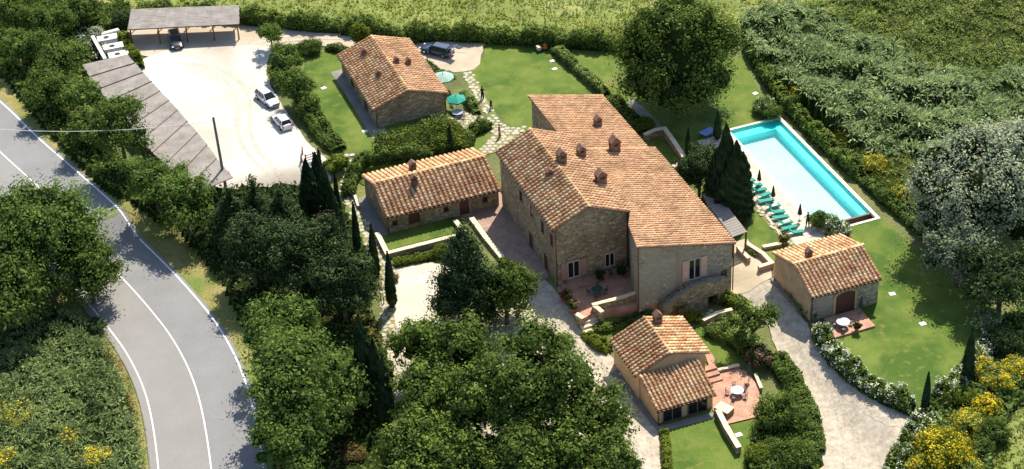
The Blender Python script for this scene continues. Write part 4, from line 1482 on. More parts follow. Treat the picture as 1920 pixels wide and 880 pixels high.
# ------------------------------------------------------------------ garden walls, steps, terraces
def garden_wall(pts, hgt, wd, label, mat=None, cop=None, name='garden_wall', ab=False, zb=None, top=None, cat='wall'):
    """pts are photo points of the wall's top centre line (or (a,b) when ab)"""
    W = []
    for p in pts:
        if ab:
            q = AB(*p)
        else:
            q = P(p[0], p[1], hgt)
            for _ in range(6):
                q = P(p[0], p[1], hgt + float(H(q[0], q[1])))
        W.append(q[:2])
    zs = [float(H(*q)) for q in W]
    ztop = [top if top is not None else z + hgt for z in zs]
    t = thing(name, label, cat, (W[0][0], W[0][1], zs[0]))
    for i in range(len(W) - 1):
        p, q = W[i], W[i + 1]
        d = (q - p) / np.hypot(*(q - p))
        n = np.array([-d[1], d[0]])
        e = wd / 2
        p2, q2 = p - d * (e if i else 0), q + d * (e - 0.004 * (i + 1))

        def blk(w2, zl, zh):
            c = [p2 + n * w2, p2 - n * w2, q2 - n * w2, q2 + n * w2]
            zi = [ztop[i], ztop[i], ztop[i + 1], ztop[i + 1]]
            zz = [zs[i], zs[i], zs[i + 1], zs[i + 1]]
            vs = [(*c[k], (zz[k] - 0.4) if zl is None else zi[k] + zl) for k in range(4)] + [(*c[k], zi[k] + zh) for k in range(4)]
            return vs, [(0, 1, 2, 3), (4, 7, 6, 5), (0, 4, 5, 1), (1, 5, 6, 2), (2, 6, 7, 3), (3, 7, 4, 0)]
        obj('wall_body', MB().add(*blk(e, None, -0.10 - 0.003 * i)).mesh('wall_body', mat or M_STONE), t, True)
        L = np.hypot(*(q2 - p2))
        m = max(1, int(L / 0.9))
        for k in range(m):
            s0, s1 = k / m, (k + 1) / m
            a_, b_ = p2 + (q2 - p2) * s0 + d * 0.008, p2 + (q2 - p2) * s1 - d * 0.008
            za, zb_ = ztop[i] + (ztop[i + 1] - ztop[i]) * s0, ztop[i] + (ztop[i + 1] - ztop[i]) * s1
            w2 = e + 0.05 + random.uniform(-.01, .01)
            hh = random.uniform(0, 0.015) + 0.002 * i
            c = [a_ + n * w2, a_ - n * w2, b_ - n * w2, b_ + n * w2]
            zi = [za, za, zb_, zb_]
            vs = [(*c[j], zi[j] - 0.099) for j in range(4)] + [(*c[j], zi[j] + hh) for j in range(4)]
            obj('coping_stone', MB().add(vs, [(0, 1, 2, 3), (4, 7, 6, 5), (0, 4, 5, 1), (1, 5, 6, 2), (2, 6, 7, 3), (3, 7, 4, 0)]).mesh('coping_stone', cop or M_COPE), t, True)
    return t


def steps(a0_, a1_, b0_, b1_, zlo, zhi, n, label, along='b', mat=None):
    """stairs falling towards b1_ (or a1_)"""
    c = AB((a0_ + a1_) / 2, (b0_ + b1_) / 2, zlo)
    t = thing('stone_steps', label, 'steps', c)
    for i in range(n):
        z = zhi - (zhi - zlo) * (i + 1) / (n + 1)
        f0, f1 = i / n, (i + 1) / n
        mb = MB(AB)
        if along == 'b':
            mb.box(a0_, a1_, b0_ + (b1_ - b0_) * f0, b0_ + (b1_ - b0_) * f1 - 0.01, zlo - 0.5, z)
        else:
            s_ = sorted((a0_ + (a1_ - a0_) * f0, a0_ + (a1_ - a0_) * f1 - 0.01 * np.sign(a1_ - a0_)))
            mb.box(s_[0], s_[1], b0_, b1_, zlo - 0.5, z)
        obj('step', mb.mesh('step', mat or M_COPE), t, True)
    return t


def slab(name, ab_pts, ztop, mat, kind='structure', zbot=-1.8, m2=None):
    mb = MB(AB)
    mb.prism(ab_pts, zbot, ztop)
    o = obj(name, mb.mesh(name, mat))
    o['kind'] = kind
    return o


# main terrace in front of the farmhouse
_tp = [P(1047, 547, 0.05), P(1075, 588, 0.05), P(1092, 600, 0.05), P(1113, 585, 0.05), P(1205, 556, 0.05)]
tp = [(p @ V1, p @ U1) for p in _tp]
slab('terrace', [(1.0, 12.0), (0.75, 12.9), tp[1], tp[2], tp[3], (10.0, 19.9), (10.0, 12.0)], 0.06, M_COTTO)
slab('terrace', [(1.3, 12.05), (1.3, 13.5), (9.9, 13.5), (9.9, 12.05)], 0.22, M_COTTO, zbot=0.0)
garden_wall([(1207, 548), (1167, 563), (1113.5, 576)], 1.0, 0.42, 'ochre stone parapet wall with a pale sunlit top along the front of the terrace', top=0.95)
garden_wall([(1113.5, 578), (1121, 588), (1128, 598)], 1.0, 0.42, 'short curved stone wall stub on the right side of the terrace steps', top=0.85)
garden_wall([(1080, 588), (1092, 604)], 0.8, 0.45, 'short stone pier with a pale top on the left side of the terrace steps', top=0.35)
c = P(1104, 600, -0.4)
steps(c @ V1 - 1.1, c @ V1 + 1.0, c @ U1 - 1.0, c @ U1 + 1.3, -1.25, 0.06, 4, 'sunlit stone steps climbing from the gravel drive to the terrace')
# walled lawn in front of the long cottage
garden_wall([(707, 436), (726, 474), (788, 458), (851, 442)], 0.75, 0.5, 'pale topped stone wall around the small lawn of the long low cottage')
sheet('lawn', [(716, 443), (730, 470), (858, 436), (866, 432), (850, 406), (780, 426)], M_LAWN, 0.02, smooth=0)
garden_wall([(853, 412), (871, 436)], 0.6, 0.5, 'short stone wall at the right end of the small walled lawn')
garden_wall([(884, 408), (912, 446), (940, 480)], 0.6, 0.55, 'long pale topped stone wall between brick yard and dark pine tree')
# garden walls near the oak
garden_wall([(1208, 252), (1228, 243), (1246, 240), (1262, 262), (1281, 292)], 1.1, 0.5, 'curving rough stone retaining wall behind the farmhouse roof')
garden_wall([(1262, 312), (1278, 305)], 0.8, 0.5, 'small piece of stone wall behind the farmhouse near the dark trees')
sheet('lawn', [(1206, 262), (1240, 256), (1262, 278), (1274, 304), (1250, 320), (1225, 290)], M_LAWN, 0.02, smooth=1)
# small cottage patio
_pp = [(1336, 700), (1372, 690), (1400, 698), (1424, 730), (1422, 783), (1352, 800), (1336, 770)]
sheet('patio', _pp, M_COTTO, 0.05, smooth=0)
c = P(1338, 690, -0.6)
sheet('garden_path', [(1322, 668), (1334, 664), (1345, 686), (1330, 690)], M_COTTO, 0.06, smooth=0)
c = P(1333, 702, -0.9)
steps(c @ V1 - 0.9, c @ V1 + 0.9, c @ U1 - 1.1, c @ U1 + 1.2, -1.2, -0.3, 3, 'terracotta steps beside the lean-to cottage leading down to its patio', mat=M_COTTO)
garden_wall([(1346, 768), (1362, 800), (1384, 836)], 1.0, 0.5, 'pale topped wall running down the lawn from the lean-to cottage')
garden_wall([(1345, 758), (1362, 766)], 0.9, 1.2, 'broad stone block beside the small cottage patio')
garden_wall([(1346, 693), (1384, 684)], 0.5, 0.3, 'low grey kerb wall along the back of the small patio')
garden_wall([(1416, 700), (1427, 726)], 0.5, 0.25, 'thin low wall on the right edge of the small patio')
# pool cottage terrace
_q = [P(1545, 597, .25), P(1612, 578, .25), P(1641, 611, .25), P(1566, 633, .25)]
slab('patio', [(p @ V1, p @ U1) for p in _q], 0.25, M_COTTO, zbot=-.4)
# poolside wall group by the pergola
garden_wall([(1398, 454), (1430, 474), (1447, 492), (1425, 499)], 0.8, 0.4, 'cream topped planter wall between the pergola and the pool cottage', mat=M_QUOIN)
garden_wall([(1383, 462), (1403, 482)], 0.8, 0.4, 'short brown wall under the pergola beside the concrete apron', mat=M_QUOIN)
garden_wall([(1430, 462), (1462, 456)], 0.5, 0.4, 'low cream wall along the end of the poolside lawn')
garden_wall([(1447, 522), (1475, 555), (1500, 585)], 0.35, 0.25, 'low grey kerb wall beside the flower bed of the pool cottage', cop=M_GREYPAVE)
garden_wall([(1318, 600), (1345, 586), (1370, 580)], 0.7, 0.4, 'pale stone wall in front of the farmhouse basement door')
garden_wall([(640, 345), (665, 366), (672, 385)], 0.5, 0.25, 'thin curved wall at the end of the long low cottage')


# flagstones
def _stone_me(k):
    rd = random.Random(k)
    n = rd.choice([5, 6, 6, 7])
    pts = []
    for i in range(n):
        a = 2 * math.pi * (i + rd.uniform(-.2, .2)) / n
        r = rd.uniform(0.40, 0.52)
        pts.append((math.cos(a) * r, math.sin(a) * r))
    mb = MB()
    m = len(pts)
    mb.add([(x, y, -0.05) for x, y in pts] + [(x, y, 0.045) for x, y in pts] + [(x * .9, y * .9, 0.065) for x, y in pts],
           [(i, (i + 1) % m, m + (i + 1) % m, m + i) for i in range(m)] + [(m + i, m + (i + 1) % m, 2 * m + (i + 1) % m, 2 * m + i) for i in range(m)] + [tuple(range(2 * m, 3 * m))])
    return mb.mesh('flagstone', M_FLAG)


STONES = [_stone_me(i) for i in range(6)]


def stone_path(px, size, parent, jitter=0.12, cap=290):
    W = [G(*p)[:2] for p in px]
    lo, hi = np.min(W, 0), np.max(W, 0)
    k = 0
    row = 0
    pts = []
    y = lo[1]
    while y < hi[1]:
        x = lo[0] + (row % 2) * size / 2
        while x < hi[0]:
            pts.append((x + random.gauss(0, jitter * size), y + random.gauss(0, jitter * size)))
            x += size
        y += size * 0.88
        row += 1
    pts = np.array(pts)
    pts = pts[inpoly(pts[:, 0], pts[:, 1], W)]
    for (x, y) in pts[:cap]:
        q = bpy.data.objects.new('flagstone', random.choice(STONES))
        COL.objects.link(q)
        q.parent = parent
        q.location = (x, y, float(H(x, y)) + 0.02)
        q.rotation_euler = (0, 0, random.uniform(0, 6.28))
        s_ = size * random.uniform(0.85, 1.08)
        q.scale = (s_, s_ * random.uniform(0.8, 1.1), 1)


def pathbed(px):
    return sheet('garden_path', px, M_VERGE, 0.012, smooth=0)


pb = [(866, 138), (884, 134), (912, 185), (935, 228), (958, 240), (990, 238), (972, 252), (945, 282), (905, 292), (898, 280), (920, 262), (925, 240), (895, 190)]
stone_path(pb, 0.78, pathbed(pb))
pb = [(838, 222), (858, 216), (884, 210), (905, 222), (880, 238), (850, 246), (838, 240)]
stone_path(pb, 0.7, pathbed(pb))
pb = [(645, 292), (668, 290), (662, 318), (650, 345), (662, 372), (678, 402), (702, 440), (722, 474), (738, 510), (742, 560), (742, 650), (716, 650), (716, 560), (712, 520), (690, 470), (668, 430), (650, 385), (636, 348), (652, 315)]
stone_path(pb, 0.85, pathbed(pb))
pb = [(1312, 590), (1335, 580), (1352, 592), (1330, 608)]
stone_path(pb, 0.7, pathbed(pb))
# row of edging stones between the loungers and the lawn
ed = sheet('garden_path', rect(28.9, 29.9, -4, 16.2), M_VERGE, 0.016, smooth=0, world=True)
for i in range(44):
    p = AB(29.3 + random.uniform(-.3, .3), -3.6 + i * 0.45)
    q = bpy.data.objects.new('flagstone', random.choice(STONES))
    COL.objects.link(q)
    q.parent = ed
    q.location = (p[0], p[1], 0.05)
    q.rotation_euler = (0, 0, random.uniform(0, 6.28))
    q.scale = (0.75, 0.6, 1.6)
# stepping stones and covers lying on the lawns (photo points)
covers = [(1036, 115, 'small white cover slab on the far garden lawn, nearer the lawn hedge'), (1040, 130, 'white cover slab in the far garden lawn, below the smaller one'), (607, 166, 'tiny white cover slab on the lawn left of the top cottage'),
          (684, 247, 'tiny pale slab at the shadow edge of the top cottage'), (1673, 552, 'white slab in the grass right of the pool cottage'), (1730, 608, 'white slab at the edge of the big tree shadow'),
          (1385, 816, 'white square slab beside the wall in the front lawn'), (1416, 176, 'cream slab near the bush above the pool')]
for (x, y, l) in covers:
    p = G(x, y)
    mb = MB().box(-.36, .36, -.30, .30, -0.05, 0.07)
    mb.box(-.31, .31, -.25, .25, 0.07, 0.085)
    o = obj('cover_slab', mb.mesh('cover_slab', M_WHITE))
    o.location = Vector(p)
    o.rotation_euler = (0, 0, AL + random.uniform(-.3, .3))
    tag(o, l, 'slab')

# ------------------------------------------------------------------ swimming pool
pt = thing('swimming_pool', 'long rectangular swimming pool with turquoise edges and pale water', 'pool', AB(38, 2, 0))
pa0, pa1, pb0, pb1 = 34.2, 41.3, -10.1, 13.7
mb = MB(AB)
mb.box(pa0, pa1, pb0, pb1, -1.5, -1.35)
mb.box(pa0 - .2, pa0, pb0 - .2, pb1 + .2, -1.5, -0.12)
obj('pool_floor', mb.mesh('pool_floor', M_PFLOOR), pt, True)
mb = MB(AB)
mb.box(pa0, pa1 - 1.15, pb0, pb0 + 1.6, -1.349, -0.42)
mb.box(pa1 - 1.15, pa1, pb0 + .001, pb1, -1.348, -0.421)
mb.box(pa1, pa1 + .25, pb0 - .25, pb1 + .2, -1.5, -0.121)
mb.box(pa0, pa1, pb0 - .25, pb0, -1.5, -0.122)
obj('pool_ledge', mb.mesh('pool_ledge', M_PTILE), pt, True)
mb = MB(AB)
mb.add([(pa0, pb0, -0.10), (pa1, pb0, -0.10), (pa1, pb1 + .02, -0.10), (pa0, pb1 + .02, -0.10)], [(3, 2, 1, 0)])
wo = obj('water', mb.mesh('water', M_WATER, fix=False), pt, True)
mb = MB(AB)
mb.box(pa0 - .2, pa1 + .25, pb1 + .021, pb1 + .3, -1.5, -0.09)
obj('overflow_wall', mb.mesh('overflow_wall', plain('shaded_brown_stone', (0.07, 0.05, 0.035), 0.6)), pt, True)  # shade of the face turned from the sun is put into this brown
mb = MB(AB)
mb.box(pa0 - .2, 41.6, pb1 + .3, 15.3, -1.5, -1.1)
obj('overflow_trough', mb.mesh('overflow_trough', M_DARKWOOD), pt, True)
for k, (x0, x1, y0, y1) in enumerate([(33.9, 34.2, -10.45, 15.5), (41.3, 41.75, -10.45, 15.5), (34.2, 41.3, -10.45, -10.1), (34.2, 41.3, 15.15, 15.5)]):
    n = max(1, int(max(x1 - x0, y1 - y0) / 0.9))
    for i in range(n):
        if x1 - x0 > y1 - y0:
            q = (x0 + (x1 - x0) * i / n, x0 + (x1 - x0) * (i + 1) / n - .012, y0, y1)
        else:
            q = (x0, x1, y0 + (y1 - y0) * i / n, y0 + (y1 - y0) * (i + 1) / n - .012)
        obj('coping_stone', MB(AB).box(*q, -0.3 if k != 3 else -1.4, 0.05 + random.uniform(0, .008)).mesh('coping_stone', M_DECKC), pt, True)


# ------------------------------------------------------------------ carports
def carport(name, label, C4, zg, panels, battens, posts, beammat=None):
    """C4: world corners back-left, back-right, front-right, front-left (x, y, z) of the roof; panels along the first axis"""
    bl, br, fr, fl = [np.array(p, float) for p in C4]
    t = thing(name, label, 'carport', ((bl + fr) / 2 * [1, 1, 0]) + [0, 0, zg])
    for i in range(panels):
        s0, s1 = i / panels, (i + 1) / panels
        p = [bl + (fl - bl) * s0, br + (fr - br) * s0, br + (fr - br) * s1, bl + (fl - bl) * s1]
        dz = random.uniform(-.03, .03)
        n = np.cross(p[1] - p[0], p[3] - p[0])
        n /= np.linalg.norm(n)
        if n[2] < 0:
            n = -n
        mb = MB()
        # reed bundles laid side by side as fine ridges
        m = 26
        top, bot = [], []
        for j in range(m + 1):
            u = j / m
            hh = 0.03 * (j % 2) + random.uniform(0, .03) + dz + 0.06
            e0, e1 = p[0] + (p[1] - p[0]) * u, p[3] + (p[2] - p[3]) * u
            jit = (p[3] - p[0]) / np.linalg.norm(p[3] - p[0]) * random.uniform(-.04, .10)
            top += [tuple(e0 + n * hh), tuple(e1 + n * hh + jit)]
            bot += [tuple(e0 - n * 0.02), tuple(e1 - n * 0.02)]
        k = len(top)
        mb.add(top + bot, [(2 * j, 2 * j + 2, 2 * j + 3, 2 * j + 1) for j in range(m)] + [(k + 2 * j, k + 2 * j + 1, k + 2 * j + 3, k + 2 * j + 2) for j in range(m)] +
               [(2 * j, k + 2 * j, k + 2 * j + 2, 2 * j + 2) for j in range(m)] + [(2 * j + 1, 2 * j + 3, k + 2 * j + 3, k + 2 * j + 1) for j in range(m)])
        obj('roof_panel', mb.mesh('roof_panel', M_THATCH), t, True)
        if battens and i:
            obj('batten', MB().tube(p[0] + n * 0.12, p[1] + n * 0.12, 0.06, n=5).mesh('batten', M_DARKWOOD), t, True)
    for (u, v) in posts:
        q = (bl + (fl - bl) * u) * (1 - v) + (br + (fr - br) * u) * v
        z0 = float(H(q[0], q[1]))
        ps = obj('post', MB().tube((q[0], q[1], z0 - .2), (q[0], q[1], q[2] - .05), 0.11, 0.10).mesh('post', M_WOOD), t, True)
        for sx in (-1, 1):
            e = q + (br - bl) / np.linalg.norm(br - bl) * 0.7 * sx if abs((fl - bl)[1]) < abs((fl - bl)[0]) else q + (fl - bl) / np.linalg.norm(fl - bl) * .7 * sx
            b_ = obj('brace', MB().tube((q[0], q[1], q[2] - .9), (e[0], e[1], q[2] - .1), 0.06, n=5).mesh('brace', M_WOOD), ps)
    for v in (0.03, 0.97):
        q0, q1 = bl * (1 - v) + br * v, fl * (1 - v) + fr * v
        obj('beam', MB().tube(q0 - [0, 0, .08], q1 - [0, 0, .08], 0.09, n=5).mesh('beam', M_WOOD), t, True)
    return t


# upper carport: panels run from left to right
carport('carport', 'upper wooden carport with a pale cane roof and a black car beneath', [(-52.4, 48.6, 4.5), (-52.5, 53.7, 5.0), (-37.1, 53.2, 5.0), (-36.7, 48.5, 4.5)], 2.0, 12, False,
        [(0.02, 0.03), (0.27, 0.03), (0.52, 0.03), (0.76, 0.03), (0.98, 0.03), (0.02, 0.95), (0.27, 0.95), (0.52, 0.95), (0.76, 0.95), (0.98, 0.95)])
# long carport: polyline of stations
LP = [((155, 122), (238, 103)), ((185, 168), (268, 137)), ((270, 272), (338, 213)), ((330, 325), (385, 268)), ((352, 352), (405, 297)), ((380, 357), (437, 334))]
_lo = [P(*a_, 4.2) for a_, b_ in LP]
_hi = [P(*b_, 4.4) for a_, b_ in LP]
lc = thing('carport', 'long diagonal carport with a grey cane roof along the parking lot', 'carport', (P(300, 290, 2) * [1, 1, 0]) + [0, 0, 2.0])
_d = np.r_[0, np.cumsum([np.linalg.norm((_lo[i + 1] + _hi[i + 1] - _lo[i] - _hi[i]) / 2) for i in range(5)])]
NP_ = 11


def _at(arr, u):
    return np.array([np.interp(u * _d[-1], _d, [p[k] for p in arr]) for k in range(3)])


for i in range(NP_):
    u0, u1 = i / NP_, (i + 1) / NP_
    p0, p1, p2, p3 = _at(_lo, u0), _at(_hi, u0), _at(_hi, u1), _at(_lo, u1)
    m = 24
    top, bot = [], []
    sag = random.uniform(-.05, .05)
    for j in range(m + 1):
        f = j / m
        e0, e1 = p0 + (p3 - p0) * f, p1 + (p2 - p1) * f
        hh = 0.05 + 0.03 * (j % 2) + random.uniform(0, .025) + sag * f
        dd = (p1 - p0) / np.linalg.norm(p1 - p0)
        top += [tuple(e0 + [0, 0, hh] - dd * random.uniform(-.05, .15)), tuple(e1 + [0, 0, hh] + dd * random.uniform(-.05, .15))]
        bot += [tuple(e0 - [0, 0, .02]), tuple(e1 - [0, 0, .02])]
    k = len(top)
    mb = MB().add(top + bot, [(2 * j, 2 * j + 1, 2 * j + 3, 2 * j + 2) for j in range(m)] + [(k + 2 * j, k + 2 * j + 2, k + 2 * j + 3, k + 2 * j + 1) for j in range(m)] +
                  [(2 * j, 2 * j + 2, k + 2 * j + 2, k + 2 * j) for j in range(m)] + [(2 * j + 1, k + 2 * j + 1, k + 2 * j + 3, 2 * j + 3) for j in range(m)])
    obj('roof_panel', mb.mesh('roof_panel', M_THATCH), lc, True)
    if i:
        obj('batten', MB().tube(p0 + [0, 0, .13], p1 + [0, 0, .13], 0.07, n=5).mesh('batten', M_DARKWOOD), lc, True)
for i in range(0, NP_ + 1, 2):
    for arr, s_ in ((_lo, 1), (_hi, -1)):
        q = _at(arr, min(0.99, max(0.01, i / NP_)))
        o_ = _at(_hi if s_ == 1 else _lo, i / NP_)
        q = q + (o_ - q) / np.linalg.norm(o_ - q) * 0.3
        obj('post', MB().tube((q[0], q[1], float(H(q[0], q[1])) - .2), (q[0], q[1], q[2]), 0.11).mesh('post', M_WOOD), lc, True)

# pergola by the farmhouse
pc = [P(1330, 388, 3.0), P(1358, 380, 3.0), P(1401, 436, 3.0), P(1374, 446, 3.0)]
t = thing('pergola', 'small weathered pergola roof between the farmhouse and the poolside lawn', 'pergola', (pc[0] * [1, 1, 0]))
for i in range(14):
    u0, u1 = i / 14, (i + 1) / 14 - 0.008
    p = [pc[0] + (pc[3] - pc[0]) * u0, pc[1] + (pc[2] - pc[1]) * u0, pc[1] + (pc[2] - pc[1]) * u1, pc[0] + (pc[3] - pc[0]) * u1]
    z = random.uniform(0, .03)
    obj('board', MB().add([tuple(q + [0, 0, z]) for q in p] + [tuple(q + [0, 0, z + .06]) for q in p], [(0, 1, 2, 3), (4, 7, 6, 5), (0, 4, 5, 1), (1, 5, 6, 2), (2, 6, 7, 3), (3, 7, 4, 0)]).mesh('board', M_GREYWOOD), t, True)
for q in pc + [(pc[0] + pc[3]) / 2, (pc[1] + pc[2]) / 2]:
    cc = q + (sum(pc) / 4 - q) * 0.06
    obj('post', MB().box(cc[0] - .11, cc[0] + .11, cc[1] - .11, cc[1] + .11, float(H(cc[0], cc[1])) - .3, 2.99).mesh('post', M_DARKWOOD), t, True)


pc = [P(1318, 362, 3.0), P(1344, 354, 3.0), P(1366, 402, 3.0), P(1338, 412, 3.0)]
t = thing('pergola', 'second weathered pergola roof in the shade of the poolside cypresses', 'pergola', (pc[0] * [1, 1, 0]))
for i in range(12):
    u0, u1 = i / 12, (i + 1) / 12 - 0.01
    p = [pc[0] + (pc[3] - pc[0]) * u0, pc[1] + (pc[2] - pc[1]) * u0, pc[1] + (pc[2] - pc[1]) * u1, pc[0] + (pc[3] - pc[0]) * u1]
    z = random.uniform(-.25, -.22)
    obj('board', MB().add([tuple(q + [0, 0, z]) for q in p] + [tuple(q + [0, 0, z + .06]) for q in p], [(0, 1, 2, 3), (4, 7, 6, 5), (0, 4, 5, 1), (1, 5, 6, 2), (2, 6, 7, 3), (3, 7, 4, 0)]).mesh('board', M_GREYWOOD), t, True)
for q in pc:
    cc = q + (sum(pc) / 4 - q) * 0.08
    obj('post', MB().box(cc[0] - .11, cc[0] + .11, cc[1] - .11, cc[1] + .11, -.3, 2.75).mesh('post', M_DARKWOOD), t, True)


# ------------------------------------------------------------------ vehicles
def make_car(name, label, cat, P_, L=4.4, W=1.76, Hh=1.45, estate=True, group=None, roofw=0.62, open_rear=False, open_doors=False):
    """local: +x is the nose"""
    t = thing(name, label, cat, (0, 0, 0), group=group)
    hw = W / 2
    belt = 0.92
    xs = [-L / 2, -L / 2 + .12, -L * .36, -L * .1, L * .18, L * .33, L / 2 - .14, L / 2]
    wd = [.80, .93, 1, 1, 1, .99, .90, .72]
    dk = [belt - .12, belt, belt + .02, belt, belt - .01, belt - .08, belt - .2, belt - .32]
    lo = [.42, .30, .24, .24, .24, .24, .28, .38]
    v, f = [], []
    for i, x in enumerate(xs):
        w_ = hw * wd[i]
        for (yy, zz) in ((-.86, lo[i]), (-1, lo[i] + .16), (-1.0, dk[i] - .18), (-.92, dk[i] - .02), (-.5, dk[i] + .03), (.5, dk[i] + .03), (.92, dk[i] - .02), (1.0, dk[i] - .18), (1, lo[i] + .16), (.86, lo[i])):
            v.append((x, yy * w_, zz))
    k = 10
    for i in range(len(xs) - 1):
        f += [(i * k + j, i * k + (j + 1) % k, (i + 1) * k + (j + 1) % k, (i + 1) * k + j) for j in range(k)]
    f += [tuple(range(k))[::-1], tuple(range((len(xs) - 1) * k, len(xs) * k))]
    mb = MB().add(v, f)
    body = obj('body', mb.mesh('body', P_, smooth=True), t)
    m = body.modifiers.new('s', 'SUBSURF')
    m.levels = m.render_levels = 1
    # greenhouse
    xr0 = -L / 2 + (.18 if estate else .42)
    xt0 = xr0 + (.28 if estate else .42)
    xf1 = L * .22
    xt1 = L * .22 - .75
    zb, zt = belt - .02, Hh
    B_ = [(xr0, -hw * .88), (xf1, -hw * .88), (xf1, hw * .88), (xr0, hw * .88)]
    T_ = [(xt0, -hw * roofw * 1.12), (xt1, -hw * roofw * 1.12), (xt1, hw * roofw * 1.12), (xt0, hw * roofw * 1.12)]
    g = MB().add([(x, y, zb) for x, y in B_] + [(x, y, zt - .06) for x, y in T_], [(0, 1, 5, 4), (1, 2, 6, 5), (2, 3, 7, 6), (3, 0, 4, 7), (4, 5, 6, 7)])
    obj('windows', g.mesh('windows', M_GLASS), t)
    r = MB()
    r.add([(x, y, zt - .07) for x, y in T_] + [(x * .97, y * .86, zt) for x, y in T_], [(0, 1, 5, 4), (1, 2, 6, 5), (2, 3, 7, 6), (3, 0, 4, 7), (4, 5, 6, 7), (0, 3, 2, 1)])
    for (b_, t_) in zip(B_, T_):
        r.tube((b_[0], b_[1], zb), (t_[0], t_[1], zt - .05), 0.05, n=5)
    for fx in (.36, .68):
        for s_ in (-1, 1):
            xb, xt = xr0 + (xf1 - xr0) * fx, xt0 + (xt1 - xt0) * fx
            r.tube((xb, s_ * hw * .885, zb), (xt, s_ * hw * roofw * 1.125, zt - .05), 0.04, n=4)
    obj('roof', r.mesh('roof', P_), t)
    for (x, s_) in ((L * .31, 1), (L * .31, -1), (-L * .31, 1), (-L * .31, -1)):
        w_ = obj('wheel', MB().tube((x, s_ * (hw - .20), .32), (x, s_ * (hw + .015), .32), .32, n=16).mesh('wheel', M_BLACK), t)
        obj('rim', MB().tube((x, s_ * (hw - .02), .32), (x, s_ * (hw + .03), .32), .19, n=10).mesh('rim', M_CHROME), w_)
        obj('wheel_arch', MB().tube((x, s_ * (hw - .02), .36), (x, s_ * (hw + .008), .36), .39, n=16).mesh('wheel_arch', M_BLACK), t)
    for s_ in (-1, 1):
        obj('headlight', MB().box(L / 2 - .20, L / 2 - .02, min(s_ * hw * .48, s_ * hw * .82), max(s_ * hw * .48, s_ * hw * .82), .56, .68).mesh('headlight', M_LAMP), t)
        obj('tail_light', MB().box(-L / 2 - .01, -L / 2 + .1, min(s_ * hw * .62, s_ * hw * .84), max(s_ * hw * .62, s_ * hw * .84), .58, .86).mesh('tail_light', M_REDLAMP), t)
        obj('wing_mirror', MB().box(xf1 - .42, xf1 - .26, min(s_ * hw * .98, s_ * (hw + .16)), max(s_ * hw * .98, s_ * (hw + .16)), .93, 1.05).mesh('wing_mirror', P_), t)
        obj('door_handle', MB().box(-.15, .02, min(s_ * hw, s_ * (hw + .02)), max(s_ * hw, s_ * (hw + .02)), .78, .81).mesh('door_handle', M_CHROME), t)
    obj('grille', MB().box(L / 2 - .06, L / 2 + .012, -hw * .42, hw * .42, .50, .64).mesh('grille', M_BLACK), t)
    obj('number_plate', MB().box(L / 2 - .02, L / 2 + .03, -.26, .26, .36, .47).mesh('number_plate', M_WHITE), t)
    obj('number_plate', MB().box(-L / 2 - .03, -L / 2 + .02, -.26, .26, .50, .61).mesh('number_plate', M_WHITE), t)
    obj('bumper', MB().box(-L / 2 - .05, -L / 2 + .1, -hw * .84, hw * .84, .30, .44).mesh('bumper', P_), t)
    if open_rear:
        g = MB().add([(-L / 2 + .35, -.6, zt - .03), (-L / 2 + .35, .6, zt - .03), (-L / 2 - .75, .62, zt + .42), (-L / 2 - .75, -.62, zt + .42), (-L / 2 + .35, -.6, zt - .08), (-L / 2 + .35, .6, zt - .08), (-L / 2 - .75, .62, zt + .36), (-L / 2 - .75, -.62, zt + .36)],
                      [(0, 1, 2, 3), (4, 7, 6, 5), (0, 4, 5, 1), (1, 5, 6, 2), (2, 6, 7, 3), (3, 7, 4, 0)])
        obj('tailgate', g.mesh('tailgate', P_), t)
        obj('luggage', MB().box(-L / 2 - .02, -L / 2 + .5, -.5, .1, .75, 1.05).mesh('luggage', M_WHITE), t)
    if open_doors:
        for s_, xx in ((1, .75), (-1, -.25)):
            g = MB().add([(xx, s_ * hw, .35), (xx - .35, s_ * (hw + .85), .35), (xx - .35, s_ * (hw + .85), .92), (xx, s_ * hw, .92), (xx, s_ * hw - .05, .35), (xx - .40, s_ * (hw + .85), .35), (xx - .40, s_ * (hw + .85), .92), (xx - .05, s_ * hw, .92)],
                          [(0, 1, 2, 3), (4, 7, 6, 5), (0, 4, 5, 1), (1, 5, 6, 2), (2, 6, 7, 3), (3, 7, 4, 0)])
            obj('door', g.mesh('door', P_), t)
    return t


def heading(p0, p1):
    a, b = G(*p0), G(*p1)
    d = b - a
    return math.atan2(d[1], d[0]), (a + b) / 2


def place(t, px0, px1):
    """rear and nose contact points in the photograph"""
    rz, m = heading(px0, px1)
    t.location = Vector((m[0], m[1], float(H(m[0], m[1])) + .02))
    t.rotation_euler = (0, 0, rz)


place(make_car('parked_car', 'silver estate car parked beside the bushes, nose towards the hatchback', 'car', P_SILVER, 4.5, 1.78, 1.5), (489, 180), (516, 203))
place(make_car('parked_car', 'small white hatchback with its rear window facing us, behind the silver car', 'car', P_WHITE, 3.9, 1.7, 1.45), (540, 246), (519, 222))
place(make_car('parked_car', 'black car parked in the shade under the upper carport', 'car', P_BLACK, 4.4, 1.8, 1.5), (328, 74), (332, 90))
place(make_car('parked_car', 'dark navy estate car with its tailgate and doors open on the far lane', 'car', P_NAVY, 4.9, 1.85, 1.5, open_rear=True, open_doors=True), (850, 108), (789, 93))



